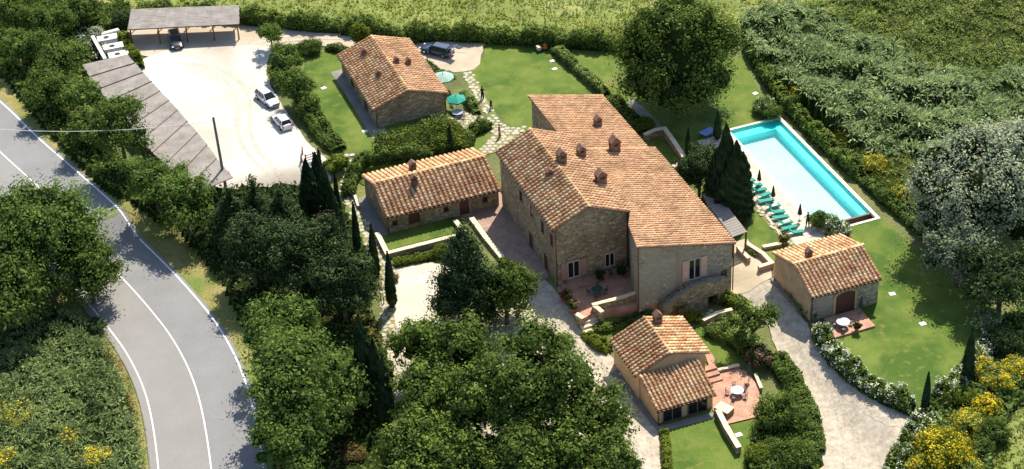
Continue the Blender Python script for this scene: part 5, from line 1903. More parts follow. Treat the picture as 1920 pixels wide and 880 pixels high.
# ------------------------------------------------------------------ garden furniture
def chair(mat, label, group=None):
    t = thing('garden_chair', label, 'chair', group=group)
    obj('seat', MB().lathe([(.20, .43), (.23, .44), (.23, .47), (.2, .48)]).mesh('seat', mat), t)
    b_ = MB()
    for i in range(7):
        a = math.radians(-60 + 20 * i)
        b_.tube((-.22 * math.cos(a), .22 * math.sin(a), .46), (-.26 * math.cos(a), .26 * math.sin(a), .88), .014, n=4)
    for i in range(6):
        a, c_ = math.radians(-60 + 20 * i), math.radians(-40 + 20 * i)
        b_.tube((-.26 * math.cos(a), .26 * math.sin(a), .88), (-.26 * math.cos(c_), .26 * math.sin(c_), .88), .025, n=5)
    obj('backrest', b_.mesh('backrest', mat), t)
    for sx in (-1, 1):
        for sy in (-1, 1):
            obj('leg', MB().tube((sx * .2, sy * .2, 0), (sx * .16, sy * .16, .45), .02, n=5).mesh('leg', mat), t)
    return t


def table(r, mat, leg, label):
    t = thing('garden_table', label, 'table')
    obj('table_top', MB().lathe([(r * .96, .70), (r, .71), (r, .74), (r * .97, .75)], n=20).mesh('table_top', mat), t)
    for i in range(4):
        a = math.pi / 4 + i * math.pi / 2
        obj('leg', MB().tube((math.cos(a) * r * .75, math.sin(a) * r * .75, 0), (math.cos(a) * r * .3, math.sin(a) * r * .3, .70), .025, n=5).mesh('leg', leg), t)
    return t


def parasol(label, canvas, r=1.5, hgt=2.5, sides=8, closed=False, vent=False, pole=None, cat='parasol'):
    t = thing('closed_parasol' if closed else 'open_parasol', label, cat)
    obj('pole', MB().tube((0, 0, 0), (0, 0, hgt + .12), .03).mesh('pole', pole or M_GREYWOOD), t)
    obj('base', MB().lathe([(.26, 0), (.28, .05), (.12, .08), (.05, .2)]).mesh('base', M_GREYPAVE), t)
    if closed:
        prof = [(.05, hgt + .05), (.08, hgt - .1), (.14, hgt - .6), (.24, hgt - 1.35), (.21, hgt - 1.5), (.05, hgt - 1.52)]
        v, f = [], []
        n = 16
        for k, (rr, z) in enumerate(prof):
            for i in range(n):
                q = rr * (1 + (.22 if i % 2 else -.15) * min(1, k))
                v.append((q * math.cos(2 * math.pi * i / n), q * math.sin(2 * math.pi * i / n), z))
        f = [(k * n + i, k * n + (i + 1) % n, (k + 1) * n + (i + 1) % n, (k + 1) * n + i) for k in range(len(prof) - 1) for i in range(n)]
        obj('canopy', MB().add(v, f).mesh('canopy', canvas), t)
    else:
        n = sides
        v = [(0, 0, hgt)]
        for rr, z in ((r * .5, hgt - .24), (r, hgt - .55), (r * 1.0, hgt - .75)):
            v += [(rr * math.cos(2 * math.pi * (i + .5) / n), rr * math.sin(2 * math.pi * (i + .5) / n), z) for i in range(n)]
        f = [(0, 1 + i, 1 + (i + 1) % n) for i in range(n)]
        for k in range(2):
            f += [(1 + k * n + i, 1 + (k + 1) * n + i, 1 + (k + 1) * n + (i + 1) % n, 1 + k * n + (i + 1) % n) for i in range(n)]
        obj('canopy', MB().add(v, f).mesh('canopy', canvas), t)
        for i in range(n):
            a = 2 * math.pi * (i + .5) / n
            obj('rib', MB().tube((0, 0, hgt - .03), (math.cos(a) * r, math.sin(a) * r, hgt - .57), .015, n=4).mesh('rib', pole or M_GREYWOOD), t)
        obj('finial', MB().lathe([(.03, hgt), (.07, hgt + .08), (.02, hgt + .16)]).mesh('finial', M_IRON), t)
    return t


def put(t, px, py, rz=None, dz=0.0):
    p = G(px, py)
    t.location = Vector((p[0], p[1], p[2] + dz))
    if rz is not None:
        t.rotation_euler = (0, 0, rz)
    return t


# patio of the top cottage
put(parasol('open pale green octagonal parasol beside the top cottage', M_PALEGREEN, 1.55, 2.5), 832, 168, 0.2)
put(parasol('open bright green parasol over the patio table of the top cottage', M_TEAL, 1.35, 2.4, sides=6), 857, 208, 0.2)
put(table(.75, plain('blue_grey_cloth', (0.30, 0.36, 0.50), .8), M_IRON, 'round table with a blue grey cloth on the top cottage patio'), 858, 219)
ch = put(chair(M_IRON, 'dark chair on the near side of the blue grey patio table'), 853, 229, 1.5)
for (x, y, r_, l) in ((869, 224, 2.6, 'dark chair on the right side of the blue grey patio table'), (848, 218, 0.1, 'dark chair on the left side of the blue grey patio table')):
    q = G(x, y)
    clone(ch, q, r_, l)
# small cottage patio
put(table(.72, M_TABLE, M_IRON, 'round pale blue table on the terracotta patio of the lean-to cottage'), 1382, 742, dz=.06)
_c = G(1382, 742)
ch = chair(M_IRON, 'iron chair at the near right of the pale blue patio table')
_ls = ['iron chair at the near right of the pale blue patio table', 'iron chair at the far right of the pale blue patio table', 'iron chair behind the pale blue patio table', 'iron chair left of the pale blue patio table', 'iron chair in front of the pale blue patio table']
for i, a in enumerate((-0.75, 0.6, 1.75, 3.0, 4.2)):
    loc = (_c[0] + math.cos(a) * 1.05, _c[1] + math.sin(a) * 1.05, _c[2] + .06)
    if i == 0:
        ch.location = Vector(loc)
        ch.rotation_euler = (0, 0, a + math.pi)
    else:
        clone(ch, loc, a + math.pi, _ls[i])
    for o in []:
        pass
put(parasol('closed dark green parasol at the corner of the small terracotta patio', M_DKGREEN, closed=True), 1404, 716, dz=.05)
# pool cottage terrace
put(table(.75, M_TABLE, M_IRON, 'round pale table on the terracotta terrace of the pool cottage'), 1580, 616, dz=.25)
_c = G(1580, 616)
for i, (a, l) in enumerate(((3.1, 'iron chair left of the pale table at the pool cottage'), (4.6, 'iron chair in front of the pale table at the pool cottage'), (0.3, 'iron chair right of the pale table at the pool cottage'))):
    clone(ch, (_c[0] + math.cos(a) * 1.0, _c[1] + math.sin(a) * 1.0, _c[2] + .25), a + math.pi, l)
put(parasol('closed green parasol against the pool cottage wall', M_DKGREEN, closed=True, hgt=2.3), 1613, 590, dz=.25)
# main terrace: shaded green furniture
gch = chair(M_DKGREEN, 'green chair at the left of the shaded terrace table')
tt = table(.7, M_DKGREEN, M_DKGREEN, 'dark green table on the shaded farmhouse terrace')
_c = P(1120, 552, .1)
tt.location = Vector(_c)
gch.location = Vector(_c + [-1.0, 0.1, -.02])
for (dx, dy, l) in ((1.0, .2, 'green chair at the right of the shaded terrace table'), (.1, 1.0, 'green chair behind the shaded terrace table'), (-.2, -1.0, 'green chair in front of the shaded terrace table')):
    clone(gch, _c + [dx, dy, -.02], math.atan2(-dy, -dx), l)
for k, (x, y, l) in enumerate(((1128, 523, 'dark chair against the farmhouse wall beside the door, leftmost'), (1146, 519, 'dark chair against the farmhouse wall, middle of the row'), (1160, 514, 'dark chair against the farmhouse wall beside the corner'))):
    q = P(x, y, .22)
    clone(gch, q, -1.2, l)
# white cafe table by the basement door
q = G(1304, 574)
ct = table(.5, M_WHITE, M_IRON, 'white round table in front of the farmhouse basement door')
ct.location = Vector((q[0], q[1], q[2]))
# blue table tennis table near the pool
q = G(1327, 256)
t = thing('tennis_table', 'pale blue table in the tree shade near the pool corner', 'table', q)
t.rotation_euler = (0, 0, AL + .3)
_bl = plain('blue_board', (0.16, 0.27, 0.62), .5)
obj('table_top', MB().box(-1.0, 1.0, -.65, .65, .72, .76).mesh('table_top', _bl), t)
for x in (-.85, .85):
    for y in (-.5, .5):
        obj('leg', MB().tube((x, y, 0), (x, y, .72), .03, n=5).mesh('leg', M_IRON), t)


# loungers
def lounger(ang=.75):
    t = thing('sun_lounger', 'green sun lounger', 'sun lounger', group='green loungers along the pool')
    obj('mattress', MB().box(-.35, 1.0, -.30, .30, .34, .42).mesh('mattress', M_TEAL), t)
    c_, s_ = math.cos(ang), math.sin(ang)
    v = [(-.35, -.3, .34), (-.35, .3, .34), (-.35 - .7 * c_, .3, .34 + .7 * s_), (-.35 - .7 * c_, -.3, .34 + .7 * s_)]
    v += [(x - .06 * s_ * -1 - .0, y, z + .08) for x, y, z in v]
    obj('backrest', MB().add(v, [(0, 1, 2, 3), (4, 7, 6, 5), (0, 4, 5, 1), (1, 5, 6, 2), (2, 6, 7, 3), (3, 7, 4, 0)]).mesh('backrest', M_TEAL), t)
    obj('frame', MB().box(-.9, 1.02, -.33, -.28, .28, .335).box(-.9, 1.02, .28, .33, .28, .335).mesh('frame', M_TEAL), t)
    for x in (-.75, .8):
        for y in (-.3, .3):
            obj('leg', MB().tube((x, y, 0), (x, y, .3), .025, n=5).mesh('leg', M_TEAL), t)
    return t


lo = lounger()
bs = [-1.6, -0.4, 0.7, 2.0, 3.2, 4.3, 5.6, 6.9, 8.2, 9.5, 10.7, 11.9, 13.2, 14.3]
ll = ['green sun lounger at the far end of the poolside row, by the dark trees', 'green sun lounger second from the far end of the row', 'green sun lounger third from the far end, just before the first closed parasol',
      'green sun lounger right beyond the farthest closed parasol', 'green sun lounger on the near side of the farthest closed parasol', 'green sun lounger just beyond the middle closed parasol',
      'green sun lounger beside the middle closed parasol', 'green sun lounger one place nearer than the middle parasol', 'green sun lounger two places nearer than the middle parasol', 'green sun lounger near the middle of the pool side, halfway between two parasols',
      'green sun lounger fourth from the near end of the row', 'green sun lounger third from the near end of the row', 'green sun lounger second from the near end, beside the standing person', 'green sun lounger at the near end, beside the tiled cottage roof']
lo2 = lounger(.12)
lo2.location = Vector(AB(31.0, bs[4], .03))
lo2.rotation_euler = (0, 0, AL - .12)
lo2['label'] = ll[4]
for i, b_ in enumerate(bs):
    if i == 4:
        continue
    loc = AB(30.9 + random.uniform(-.3, .3), b_ + random.uniform(-.15, .15), .03)
    rz = AL + random.uniform(-.22, .22)
    if i == 0:
        lo.location = Vector(loc)
        lo.rotation_euler = (0, 0, rz)
        lo['label'] = ll[0]
    else:
        clone(lo2 if i in (7, 10, 12) else lo, loc, rz, ll[i])
pc_ = parasol('closed dark parasol farthest along the pool', M_NAVY, closed=True)
put(pc_, 1423, 351)
for (x, y, l) in ((1449, 381, 'closed dark parasol in the middle of the lounger row'), (1499, 415, 'closed dark parasol nearest the standing person at the pool')):
    clone(pc_, G(x, y), 0.3, l)

for (x, y, l) in ((30.6, 3.4, 'cream towel on a lounger near the farthest closed parasol'), (31.2, 8.1, 'cream towel on a lounger in the middle of the row'), (30.9, 11.8, 'cream towel on a lounger third from the near end')):
    o = obj('towel', MB().box(-.4, .4, -.27, .27, 0, .03).box(-.4, -.37, -.27, .27, -.12, 0).mesh('towel', plain('cream_towel', (0.62, 0.58, 0.48), .9)))
    o.location = Vector(AB(x, y, .46))
    o.rotation_euler = (0, 0, AL + .1)
    tag(o, l, 'towel')

# white concrete boxes beyond the long carport
for k, (x, y, l) in enumerate(((201, 70, 'white concrete box with a dark round hole, farthest of three'), (212, 86, 'white concrete box with a dark round hole, middle of three'), (222, 101, 'white concrete box with a dark round hole, next to the long carport'))):
    p = P(x, y, 3.4)
    t = thing('concrete_box', l, 'tank', (p[0], p[1], 2.0), AL - .05)
    obj('box_body', MB().box(-1.35, 1.35, -.72, .72, -.1, 1.3).mesh('box_body', M_WHITE), t)
    obj('box_lid', MB().box(-1.4, 1.4, -.78, .78, 1.3, 1.4).mesh('box_lid', M_WHITE), t)
    obj('hole', MB().lathe([(.34, 1.38), (.40, 1.38), (.40, 1.43), (.33, 1.43), (.33, 1.41)], c=(-.15, 0, 0), n=14).mesh('hole', M_BLACK), t)
p = P(206, 58, 3.2)
o = obj('concrete_block', MB().box(-1.3, 1.3, -.35, .35, 0, 1.1).box(-1.2, 1.2, -.28, .28, 1.1, 1.16).mesh('concrete_block', M_WHITE))
o.location = Vector((p[0], p[1], 2.0))
o.rotation_euler = (0, 0, AL + .1)
tag(o, 'narrow white concrete block behind the three white boxes', 'block')
p0, p1 = P(173, 67, 3.6), P(197, 110, 3.6)
t = thing('white_screen_wall', 'narrow white wall left of the three concrete boxes', 'wall', (p0[0], p0[1], 2.0))
d = (p1 - p0) / np.linalg.norm(p1 - p0)
n_ = np.array([-d[1], d[0], 0]) * .16
obj('wall_body', MB().prism([tuple((p0 + n_)[:2]), tuple((p1 + n_)[:2]), tuple((p1 - n_)[:2]), tuple((p0 - n_)[:2])], 1.8, 3.5).mesh('wall_body', M_GREYPAVE), t, True)
obj('coping_stone', MB().prism([tuple((p0 + n_ * 1.5)[:2]), tuple((p1 + n_ * 1.5)[:2]), tuple((p1 - n_ * 1.5)[:2]), tuple((p0 - n_ * 1.5)[:2])], 3.5, 3.6).mesh('coping_stone', M_WHITE), t, True)

# utility pole and wires
pb_ = G(423, 350)
t = thing('utility_pole', 'tall grey utility pole at the end of the long carport', 'pole', pb_)
tp_ = P(400, 222, pb_[2] + 10.2)
top = (tp_[0] - pb_[0], tp_[1] - pb_[1], 10.2)
obj('shaft', MB().tube((0, 0, -.3), top, .20, .15, 10).mesh('shaft', M_GREYPAVE), t)
obj('cap', MB().lathe([(.15, 0), (.17, .04), (.08, .12)], c=top).mesh('cap', M_IRON), t)
w0 = np.array(pb_) + np.array(top) - [0, 0, .3]
w1 = P(-60, 238, 9.5)
wm = MB()
prev = None
for i in range(25):
    u = i / 24
    q = w0 + (w1 - w0) * u - np.array([0, 0, 1.1 * 4 * u * (1 - u)])
    if prev is not None:
        wm.tube(prev, q, .035, n=4)
    prev = q
o = obj('overhead_cable', wm.mesh('overhead_cable', M_WHITE))
tag(o, 'pale overhead cable running left from the utility pole over the road', 'cable')

# wooden gate and rail fence at the corner of the lot
t = thing('wooden_gate', 'small brown rail gate at the bottom right corner of the parking lot', 'gate', G(590, 322))
for i, (x, y) in enumerate(((574, 306), (588, 301), (601, 297))):
    q = G(x, y)
    obj('post', MB().box(q[0] - .08, q[0] + .08, q[1] - .08, q[1] + .08, q[2] - .2, q[2] + 1.3).mesh('post', M_WOOD), t, True)
for zz in (.35, .7, 1.05):
    a_, b_ = G(574, 306), G(601, 297)
    obj('rail', MB().tube(a_ + [0, 0, zz], b_ + [0, 0, zz], .06, n=5).mesh('rail', M_WOOD), t, True)
t = thing('rail_fence', 'curved dark wooden rail fence beside the parking lot gate', 'fence', G(566, 330))
fp = [G(568, 290), G(566, 305), G(572, 322), G(578, 340), G(580, 356)]
for q in fp:
    obj('post', MB().box(q[0] - .07, q[0] + .07, q[1] - .07, q[1] + .07, q[2] - .2, q[2] + 1.2).mesh('post', M_DARKWOOD), t, True)
for i in range(len(fp) - 1):
    for zz in (.6, 1.0):
        obj('rail', MB().tube(fp[i] + [0, 0, zz], fp[i + 1] + [0, 0, zz], .05, n=5).mesh('rail', M_WOOD), t, True)
t = thing('rail_fence', 'low wooden fence along the stone path between the cypress trees', 'fence', G(705, 500))
fp = [G(690, 470), G(702, 492), G(712, 515), G(716, 540), G(720, 570)]
for q in fp:
    obj('post', MB().box(q[0] - .06, q[0] + .06, q[1] - .06, q[1] + .06, q[2] - .2, q[2] + 1.0).mesh('post', M_WOOD), t, True)
for i in range(len(fp) - 1):
    obj('rail', MB().tube(fp[i] + [0, 0, .9], fp[i + 1] + [0, 0, .9], .05, n=5).mesh('rail', M_WOOD), t, True)

# small playhouse-like orange ball of a garden toy on the far lawn
t = thing('ride_on_mower', 'small orange garden vehicle on the far lawn near the hedge', 'mower', G(1020, 94), 0.4)
obj('body', MB().box(-.55, .35, -.38, .38, .3, .62).box(-.1, .35, -.28, .28, .62, .85).mesh('body', plain('orange_paint', (0.55, 0.20, 0.03), .4)), t)
obj('seat', MB().box(-.45, -.12, -.22, .22, .62, .72).box(-.5, -.43, -.22, .22, .66, 1.0).mesh('seat', M_BLACK), t)
obj('grass_bag', MB().box(-1.05, -.58, -.36, .36, .3, .8).mesh('grass_bag', M_COPE), t)
for sx, r_ in ((-.38, .26), (.4, .19)):
    for sy in (-.42, .34):
        obj('wheel', MB().tube((sx, sy, r_), (sx, sy + .1, r_), r_, n=12).mesh('wheel', M_BLACK), t)


# ------------------------------------------------------------------ people
def person(label, px, py, rz, top, legs, hair=M_HAIR, height=1.75, arms='down', skirt=False, zoff=0.0, bare=False, seated=False):
    p = G(px, py)
    t = thing('person', label, 'person', (p[0], p[1], p[2] + zoff), rz)
    k = height / 1.75
    me = bpy.data.meshes.new('body')
    v, e, r = [], [], []

    def add(pt, rad, par=None):
        v.append([c_ * k for c_ in pt])
        r.append(rad * k)
        if par is not None:
            e.append((par, len(v) - 1))
        return len(v) - 1
    pelvis = add((0, 0, .95), .145)
    waist = add((0, 0, 1.08), .125, pelvis)
    chest = add((0, 0, 1.30), .155, waist)
    neck0 = add((0, 0, 1.46), .065, chest)
    neck1 = add((.01, 0, 1.54), .055, neck0)
    head = add((.02, 0, 1.64), .095, neck1)
    add((.02, 0, 1.70), .085, head)
    for s_ in (-1, 1):
        hip = add((0, s_ * .09, .90), .09, pelvis)
        st_ = .10 * s_
        if seated:
            kn = add((.42, s_ * .12, .92), .062, hip)
            an = add((.45, s_ * .12, .50), .042, kn)
        else:
            kn = add((st_ * .6 + .02, s_ * .10, .50), .062, hip)
            an = add((st_, s_ * .10, .09), .042, kn)
        add((v[an][0] / k + .15, s_ * .11, v[an][2] / k - .045), .034, an)
        sh = add((0, s_ * .19, 1.40), .062, chest)
        if arms == 'hips':
            el = add((-.05, s_ * .42, 1.20), .042, sh)
            wr_ = add((.04, s_ * .20, 1.02), .032, el)
            dr = (0.0, -s_ * .5, -.5)
        elif arms == 'front':
            el = add((.05, s_ * .26, 1.14), .042, sh)
            wr_ = add((.30, s_ * .16, 1.12), .032, el)
            dr = (.9, -s_ * .2, 0)
        else:
            el = add((-.02, s_ * .25, 1.14), .042, sh)
            wr_ = add((.05, s_ * .27, .90), .032, el)
            dr = (.1, 0, -1)
        x, y, z = [c_ / k for c_ in v[wr_]]
        palm = add((x + dr[0] * .06, y + dr[1] * .06, z + dr[2] * .06), .036, wr_)
        for j in range(4):
            off = (j - 1.5) * .02
            a_ = add((x + dr[0] * .11 + off * (1 - abs(dr[0])), y + dr[1] * .11 + (off if abs(dr[0]) > .5 else 0), z + dr[2] * .11), .010, palm)
            add((x + dr[0] * (.15 + .01 * (j % 2)) + off + .01, y + dr[1] * .15 + (off if abs(dr[0]) > .5 else 0), z + dr[2] * .15), .009, a_)
        add((x + dr[0] * .08 + .04, y + dr[1] * .08 - s_ * .01, z + dr[2] * .08), .011, palm)
    me.from_pydata(v, e, [])
    me.materials.append(M_SKIN)
    o = obj('body', me, t)
    m = o.modifiers.new('skin', 'SKIN')
    m.use_smooth_shade = True
    for i, rr in enumerate(r):
        sv = me.skin_vertices[0].data[i]
        sv.radius = (rr, rr * (.72 if i in (0, 1, 2) else 1))
        sv.use_root = (i == 0)
    m2 = o.modifiers.new('sub', 'SUBSURF')
    m2.levels = m2.render_levels = 1
    # clothes follow the body
    if not bare:
        sh_ = MB()
        sh_.lathe([(.17 * k, .93 * k), (.155 * k, 1.08 * k), (.19 * k, 1.30 * k), (.20 * k, 1.41 * k), (.09 * k, 1.485 * k)], n=14)
        for s_ in (-1, 1):
            a_ = [c_ for c_ in v[[i for i in range(len(v)) if False] or 0]]
        me2 = sh_.mesh('shirt', top, smooth=True)
        for vv in me2.vertices:
            vv.co.x *= .78
        obj('shirt', me2, t)
    # sleeves
    idx = {}
    tr = MB()
    if skirt:
        tr.lathe([(.16 * k, .98 * k), (.22 * k, .75 * k), (.27 * k, .48 * k), (.25 * k, .47 * k)], n=14)
    else:
        tr.lathe([(.15 * k, .86 * k), (.17 * k, .98 * k), (.15 * k, 1.0 * k)], n=12)
        if seated:
            for s_ in (-1, 1):
                tr.tube((0, s_ * .09 * k, .92 * k), (.40 * k, s_ * .12 * k, .93 * k), .10 * k, .08 * k)
        else:
            for s_ in (-1, 1):
                zz = .52 if bare else .12
                tr.tube((0, s_ * .09 * k, .92 * k), ((.06 if bare else .10) * s_ * k, s_ * .10 * k, zz * k), .105 * k, .075 * k)
    obj('trousers' if not skirt else 'skirt', tr.mesh('trousers', legs, smooth=True), t)
    hr = MB().lathe([(.02 * k, 1.80 * k), (.085 * k, 1.775 * k), (.108 * k, 1.70 * k), (.104 * k, 1.63 * k), (.07 * k, 1.57 * k)], c=(-.012 * k, 0, 0), n=12)
    obj('hair', hr.mesh('hair', hair, smooth=True), t)
    fc = MB()
    for s_ in (-1, 1):
        fc.lathe([(.004, -.012), (.014, 0), (.004, .012)], c=(.108 * k, s_ * .032 * k, 1.655 * k), n=6)
    obj('eyes', fc.mesh('eyes', M_BLACK), t)
    obj('nose', MB().tube((.10 * k, 0, 1.65 * k), (.128 * k, 0, 1.615 * k), .012, .018, 6).mesh('nose', M_SKIN), t)
    obj('mouth', MB().box(.098 * k, .108 * k, -.022, .022, 1.575 * k, 1.585 * k).mesh('mouth', M_REDLAMP), t)
    return t


C_BLK = plain('black_cloth', (0.012, 0.012, 0.015), .85)
C_DENIM = plain('denim_cloth', (0.06, 0.09, 0.16), .85)
C_BRN = plain('rust_cloth', (0.28, 0.09, 0.05), .85)
C_WHT = plain('white_cloth', (0.7, 0.7, 0.68), .85)
person('person in dark clothes standing on the stone path, farthest back', 905, 186, 1.6, C_BLK, C_BLK, height=2.0)
person('person with fair hair and dark top standing at the lawn edge', 921, 206, 2.4, C_BLK, C_DENIM, hair=plain('fair_hair', (0.45, 0.22, 0.07), .7), height=1.65)
person('slim person in rust red standing on the wide flagstones, nearest the farmhouse', 937, 258, 3.2, C_BRN, C_BRN, height=1.9)
person('person with hands on hips standing at the pool edge', 1514, 424, -1.2, C_BLK, C_BLK, arms='hips', height=2.0, bare=False)
person('person in white seated at the shaded patio table under the green parasol', 846, 207, -1.0, C_WHT, C_DENIM, seated=True, zoff=-.42)


# flower pots and small plants
def pot(px, py, label, bl, r=.28, hgt=.9, z=0.0, leafm=None, name='potted_plant'):
    p = G(px, py)
    t = thing(name, label, 'potted plant', (p[0], p[1], p[2] + z))
    obj('pot', MB().lathe([(r * .7, 0), (r, .42), (r * 1.1, .43), (r * 1.1, .50), (r * .9, .50)]).mesh('pot', M_TERRA), t)
    me = crown_mesh('foliage', [(0, 0, .45 + hgt * .45, r * 1.7, r * 1.7, hgt * .5)], 26, 14, .10, .16, leafm or L_BROAD, extra=(1.2, .07, 8, bl) if bl else None, low=-.9)
    obj('foliage', me, t)
    return t


pot(1060, 566, 'big red flowering pot plant at the left edge of the terrace', B_RED, .45, 1.3)
pot(1075, 584, 'reddish potted bush beside the terrace steps', B_PINK, .42, 1.2)
pot(1272, 590, 'large pink flowering pot beside the farmhouse steps', B_PINK, .55, 1.7)
pot(1258, 592, 'smaller dark red pot plant left of the large pink one', B_RED, .35, .9)
pot(1126, 528, 'dark leafy pot plant against the shaded farmhouse wall, left one', None, .35, 1.3, leafm=L_CYP)
pot(1166, 520, 'dark leafy pot plant in the shaded corner of the terrace', None, .35, 1.4, leafm=L_CYP)
pot(1606, 624, 'dark bush in a pot at the front of the pool cottage terrace', None, .25, .6, z=.25, leafm=L_CYP)
pot(1470, 458, 'terracotta pot plant beside the pool cottage roof', B_PINK, .4, .9)
pot(1040, 470, 'potted plant by the farmhouse side door', None, .3, .9, leafm=L_BROAD)
pot(1036, 500, 'climber pot at the farmhouse side wall', None, .35, 1.2, leafm=L_BROAD)



def tufts(name, px, dens, hgt, f, blades_n, L, Wd, mat, spread=0.8, lean=(0.3, -0.3), label=None, cat=None, hmin=0.3, mat2=None, f2=0.1, lo2=0.6, cmat=None, gap=0.0, rr=0.25, core=True):
    """growth nobody could count: clumps of arching blades standing on a mounded dark core, one object"""
    W = [G(*p)[:2] for p in px]
    lo, hi = np.min(W, 0), np.max(W, 0)
    n = int((hi - lo).prod() * dens)
    x, y = rng.uniform(lo[0], hi[0], n), rng.uniform(lo[1], hi[1], n)
    k = inpoly(x, y, W)
    x, y = x[k], y[k]

    def hf(x, y):
        m = vnoise(x, y, f) * 0.62 + vnoise(x + 31, y, f * 2.6) * 0.38
        return hgt * (hmin + (1 - hmin) * ss((m - gap) / (0.75 - gap)))
    h = hf(x, y)
    n = len(x)
    cs = rng.uniform(0.65, 1.4, n)
    pick = (vnoise(x + 7, y + 3, f2) * 0.75 + rng.uniform(0, 0.25, n) > lo2).astype(int) if mat2 is not None else np.zeros(n, int)
    hz = H(x, y) + h * rng.uniform(0.70, 0.92, n)
    c = np.repeat(np.stack([x, y, hz], 1), blades_n, 0)
    sc = np.repeat(cs, blades_n)
    th = rng.uniform(0, 2 * math.pi, len(c))
    el = rng.uniform(0.05, 1.0, len(c))
    d = np.stack([np.cos(th) * spread * (1.2 - el) + lean[0], np.sin(th) * spread * (1.2 - el) + lean[1], el], 1)
    d /= np.linalg.norm(d, axis=1)[:, None]
    p0 = c + np.stack([np.cos(th), np.sin(th), np.zeros(len(c))], 1) * rr * sc[:, None] * rng.uniform(0, 1, len(c))[:, None]
    side = np.cross(d, unit(len(c)) * 0.5 + np.array([0, 0, 1.0]))
    side /= np.linalg.norm(side, axis=1)[:, None] + 1e-9
    LL = (L * sc * rng.uniform(0.6, 1.2, len(c)))[:, None]
    m1 = p0 + d * LL * 0.55
    tip = p0 + d * LL - np.array([0, 0, 1.0]) * LL * 0.22
    V = np.stack([p0, m1 + side * Wd, tip, m1 - side * Wd], 1).reshape(-1, 3)
    Fq = np.arange(len(V)).reshape(-1, 4)
    mi = np.repeat(pick, blades_n)
    cnt = len(V)
    st = 1.2 if name in ('meadow_grass', 'reeds', 'scrub') else 0.6
    if not core:
        st = 50.0
    xs, ys = np.arange(lo[0], hi[0], st), np.arange(lo[1], hi[1], st)
    X, Y = np.meshgrid(xs, ys, indexing='ij')
    inn = inpoly(X.ravel(), Y.ravel(), W).reshape(X.shape)
    Z = H(X, Y) + np.where(inn, hf(X, Y) * 0.78, -0.3)
    idx = np.arange(X.size).reshape(X.shape)
    Q = np.stack([idx[:-1, :-1], idx[1:, :-1], idx[1:, 1:], idx[:-1, 1:]], -1).reshape(-1, 4)
    ok = (inn[:-1, :-1] | inn[1:, 1:] | inn[1:, :-1] | inn[:-1, 1:]).ravel()
    V = np.r_[V, np.stack([X, Y, Z], -1).reshape(-1, 3)]
    Fq = np.r_[Fq, Q[ok] + cnt]
    mi = np.r_[mi, np.full(ok.sum(), 2)]
    if not core:
        V, Fq, mi = V[:cnt], Fq[:cnt // 4], mi[:cnt // 4]
    o = obj(name, np_mesh(name, V, Fq, [mat, mat2 or mat, cmat or M_CORE], mi))
    return tag(o, label, cat, kind='stuff')


# ------------------------------------------------------------------ vegetation: the masses first
tufts('meadow_grass', [(-200, -120), (2100, -120), (2100, -10), (1700, 70), (1500, 20), (1380, 60), (1160, 70), (1000, 62), (700, 48), (450, 36), (220, 50), (100, -10)], 1.5, 0.9, 0.16, 6, 0.62, 0.11, L_FIELD,
      label='rough sunlit meadow beyond the boundary hedge', cat='meadow', mat2=L_SCRUB, f2=0.10, lo2=0.56, cmat=M_MEADOW, hmin=0.1, rr=0.5, lean=(.1, -.1))
tufts('reeds', [(1385, 60), (1480, 20), (1560, 55), (1660, 95), (1750, 150), (1840, 165), (1960, 130), (1990, 470), (1900, 440), (1760, 330), (1720, 300), (1640, 300), (1560, 255), (1480, 180), (1420, 120)], 1.5, 3.6, 0.24, 20, 1.05, 0.10, L_REED,
      label='tall grey green cane thicket beyond the pool hedge', cat='cane thicket', hmin=0.25, rr=0.45, gap=0.12)
tufts('scrub', [(1500, 20), (1700, -20), (1800, -60), (2060, -90), (2060, 140), (1900, 150), (1840, 165), (1750, 148), (1660, 92), (1560, 52)], 2.0, 1.5, 0.22, 10, 0.6, 0.09, L_SCRUB,
      label='low olive green scrub at the top right above the cane thicket', cat='scrub', hmin=0.15, mat2=L_OLIVE, f2=0.12, lo2=0.5, rr=.4, lean=(0.1, -.1))
tufts('undergrowth', [(1480, 180), (1560, 250), (1640, 302), (1720, 300), (1780, 350), (1785, 470), (1725, 415), (1632, 335), (1550, 262)], 3.0, 1.0, 0.4, 12, 0.5, 0.06, L_LIME,
      label='mixed green undergrowth between pool hedge and cane thicket', cat='undergrowth', mat2=L_OLIVE, f2=0.25, lo2=0.5, hmin=0.3)
tufts('undergrowth', [(-80, 600), (60, 570), (150, 610), (200, 670), (235, 750), (255, 830), (262, 960), (-100, 960)], 2.6, 1.9, 0.30, 14, 0.75, 0.085, L_WEED,
      label='dense pale green brambles on the near side of the road', cat='undergrowth', hmin=0.25, rr=.35, lean=(.2, -.1))
tufts('roadside_grass', [(150, 590), (185, 605), (222, 668), (246, 730), (268, 800), (272, 900), (240, 900), (232, 780), (195, 690), (150, 640)], 5, 0.55, 0.5, 10, 0.35, 0.05, L_DRY,
      label='dry reddish grass along the kerb at lower left', cat='grass', mat2=L_WEED, f2=0.3, lo2=0.5, core=False)
tufts('roadside_grass', [(12, 140), (98, 262), (192, 352), (268, 402), (350, 470), (432, 548), (435, 515), (335, 415), (235, 335), (120, 220), (60, 140)], 3, 0.3, 0.5, 9, 0.3, 0.05, L_DRY,
      label='sparse dry grass on the verge between road and trees', cat='grass', mat2=L_LIME, f2=0.35, lo2=0.5, core=False)
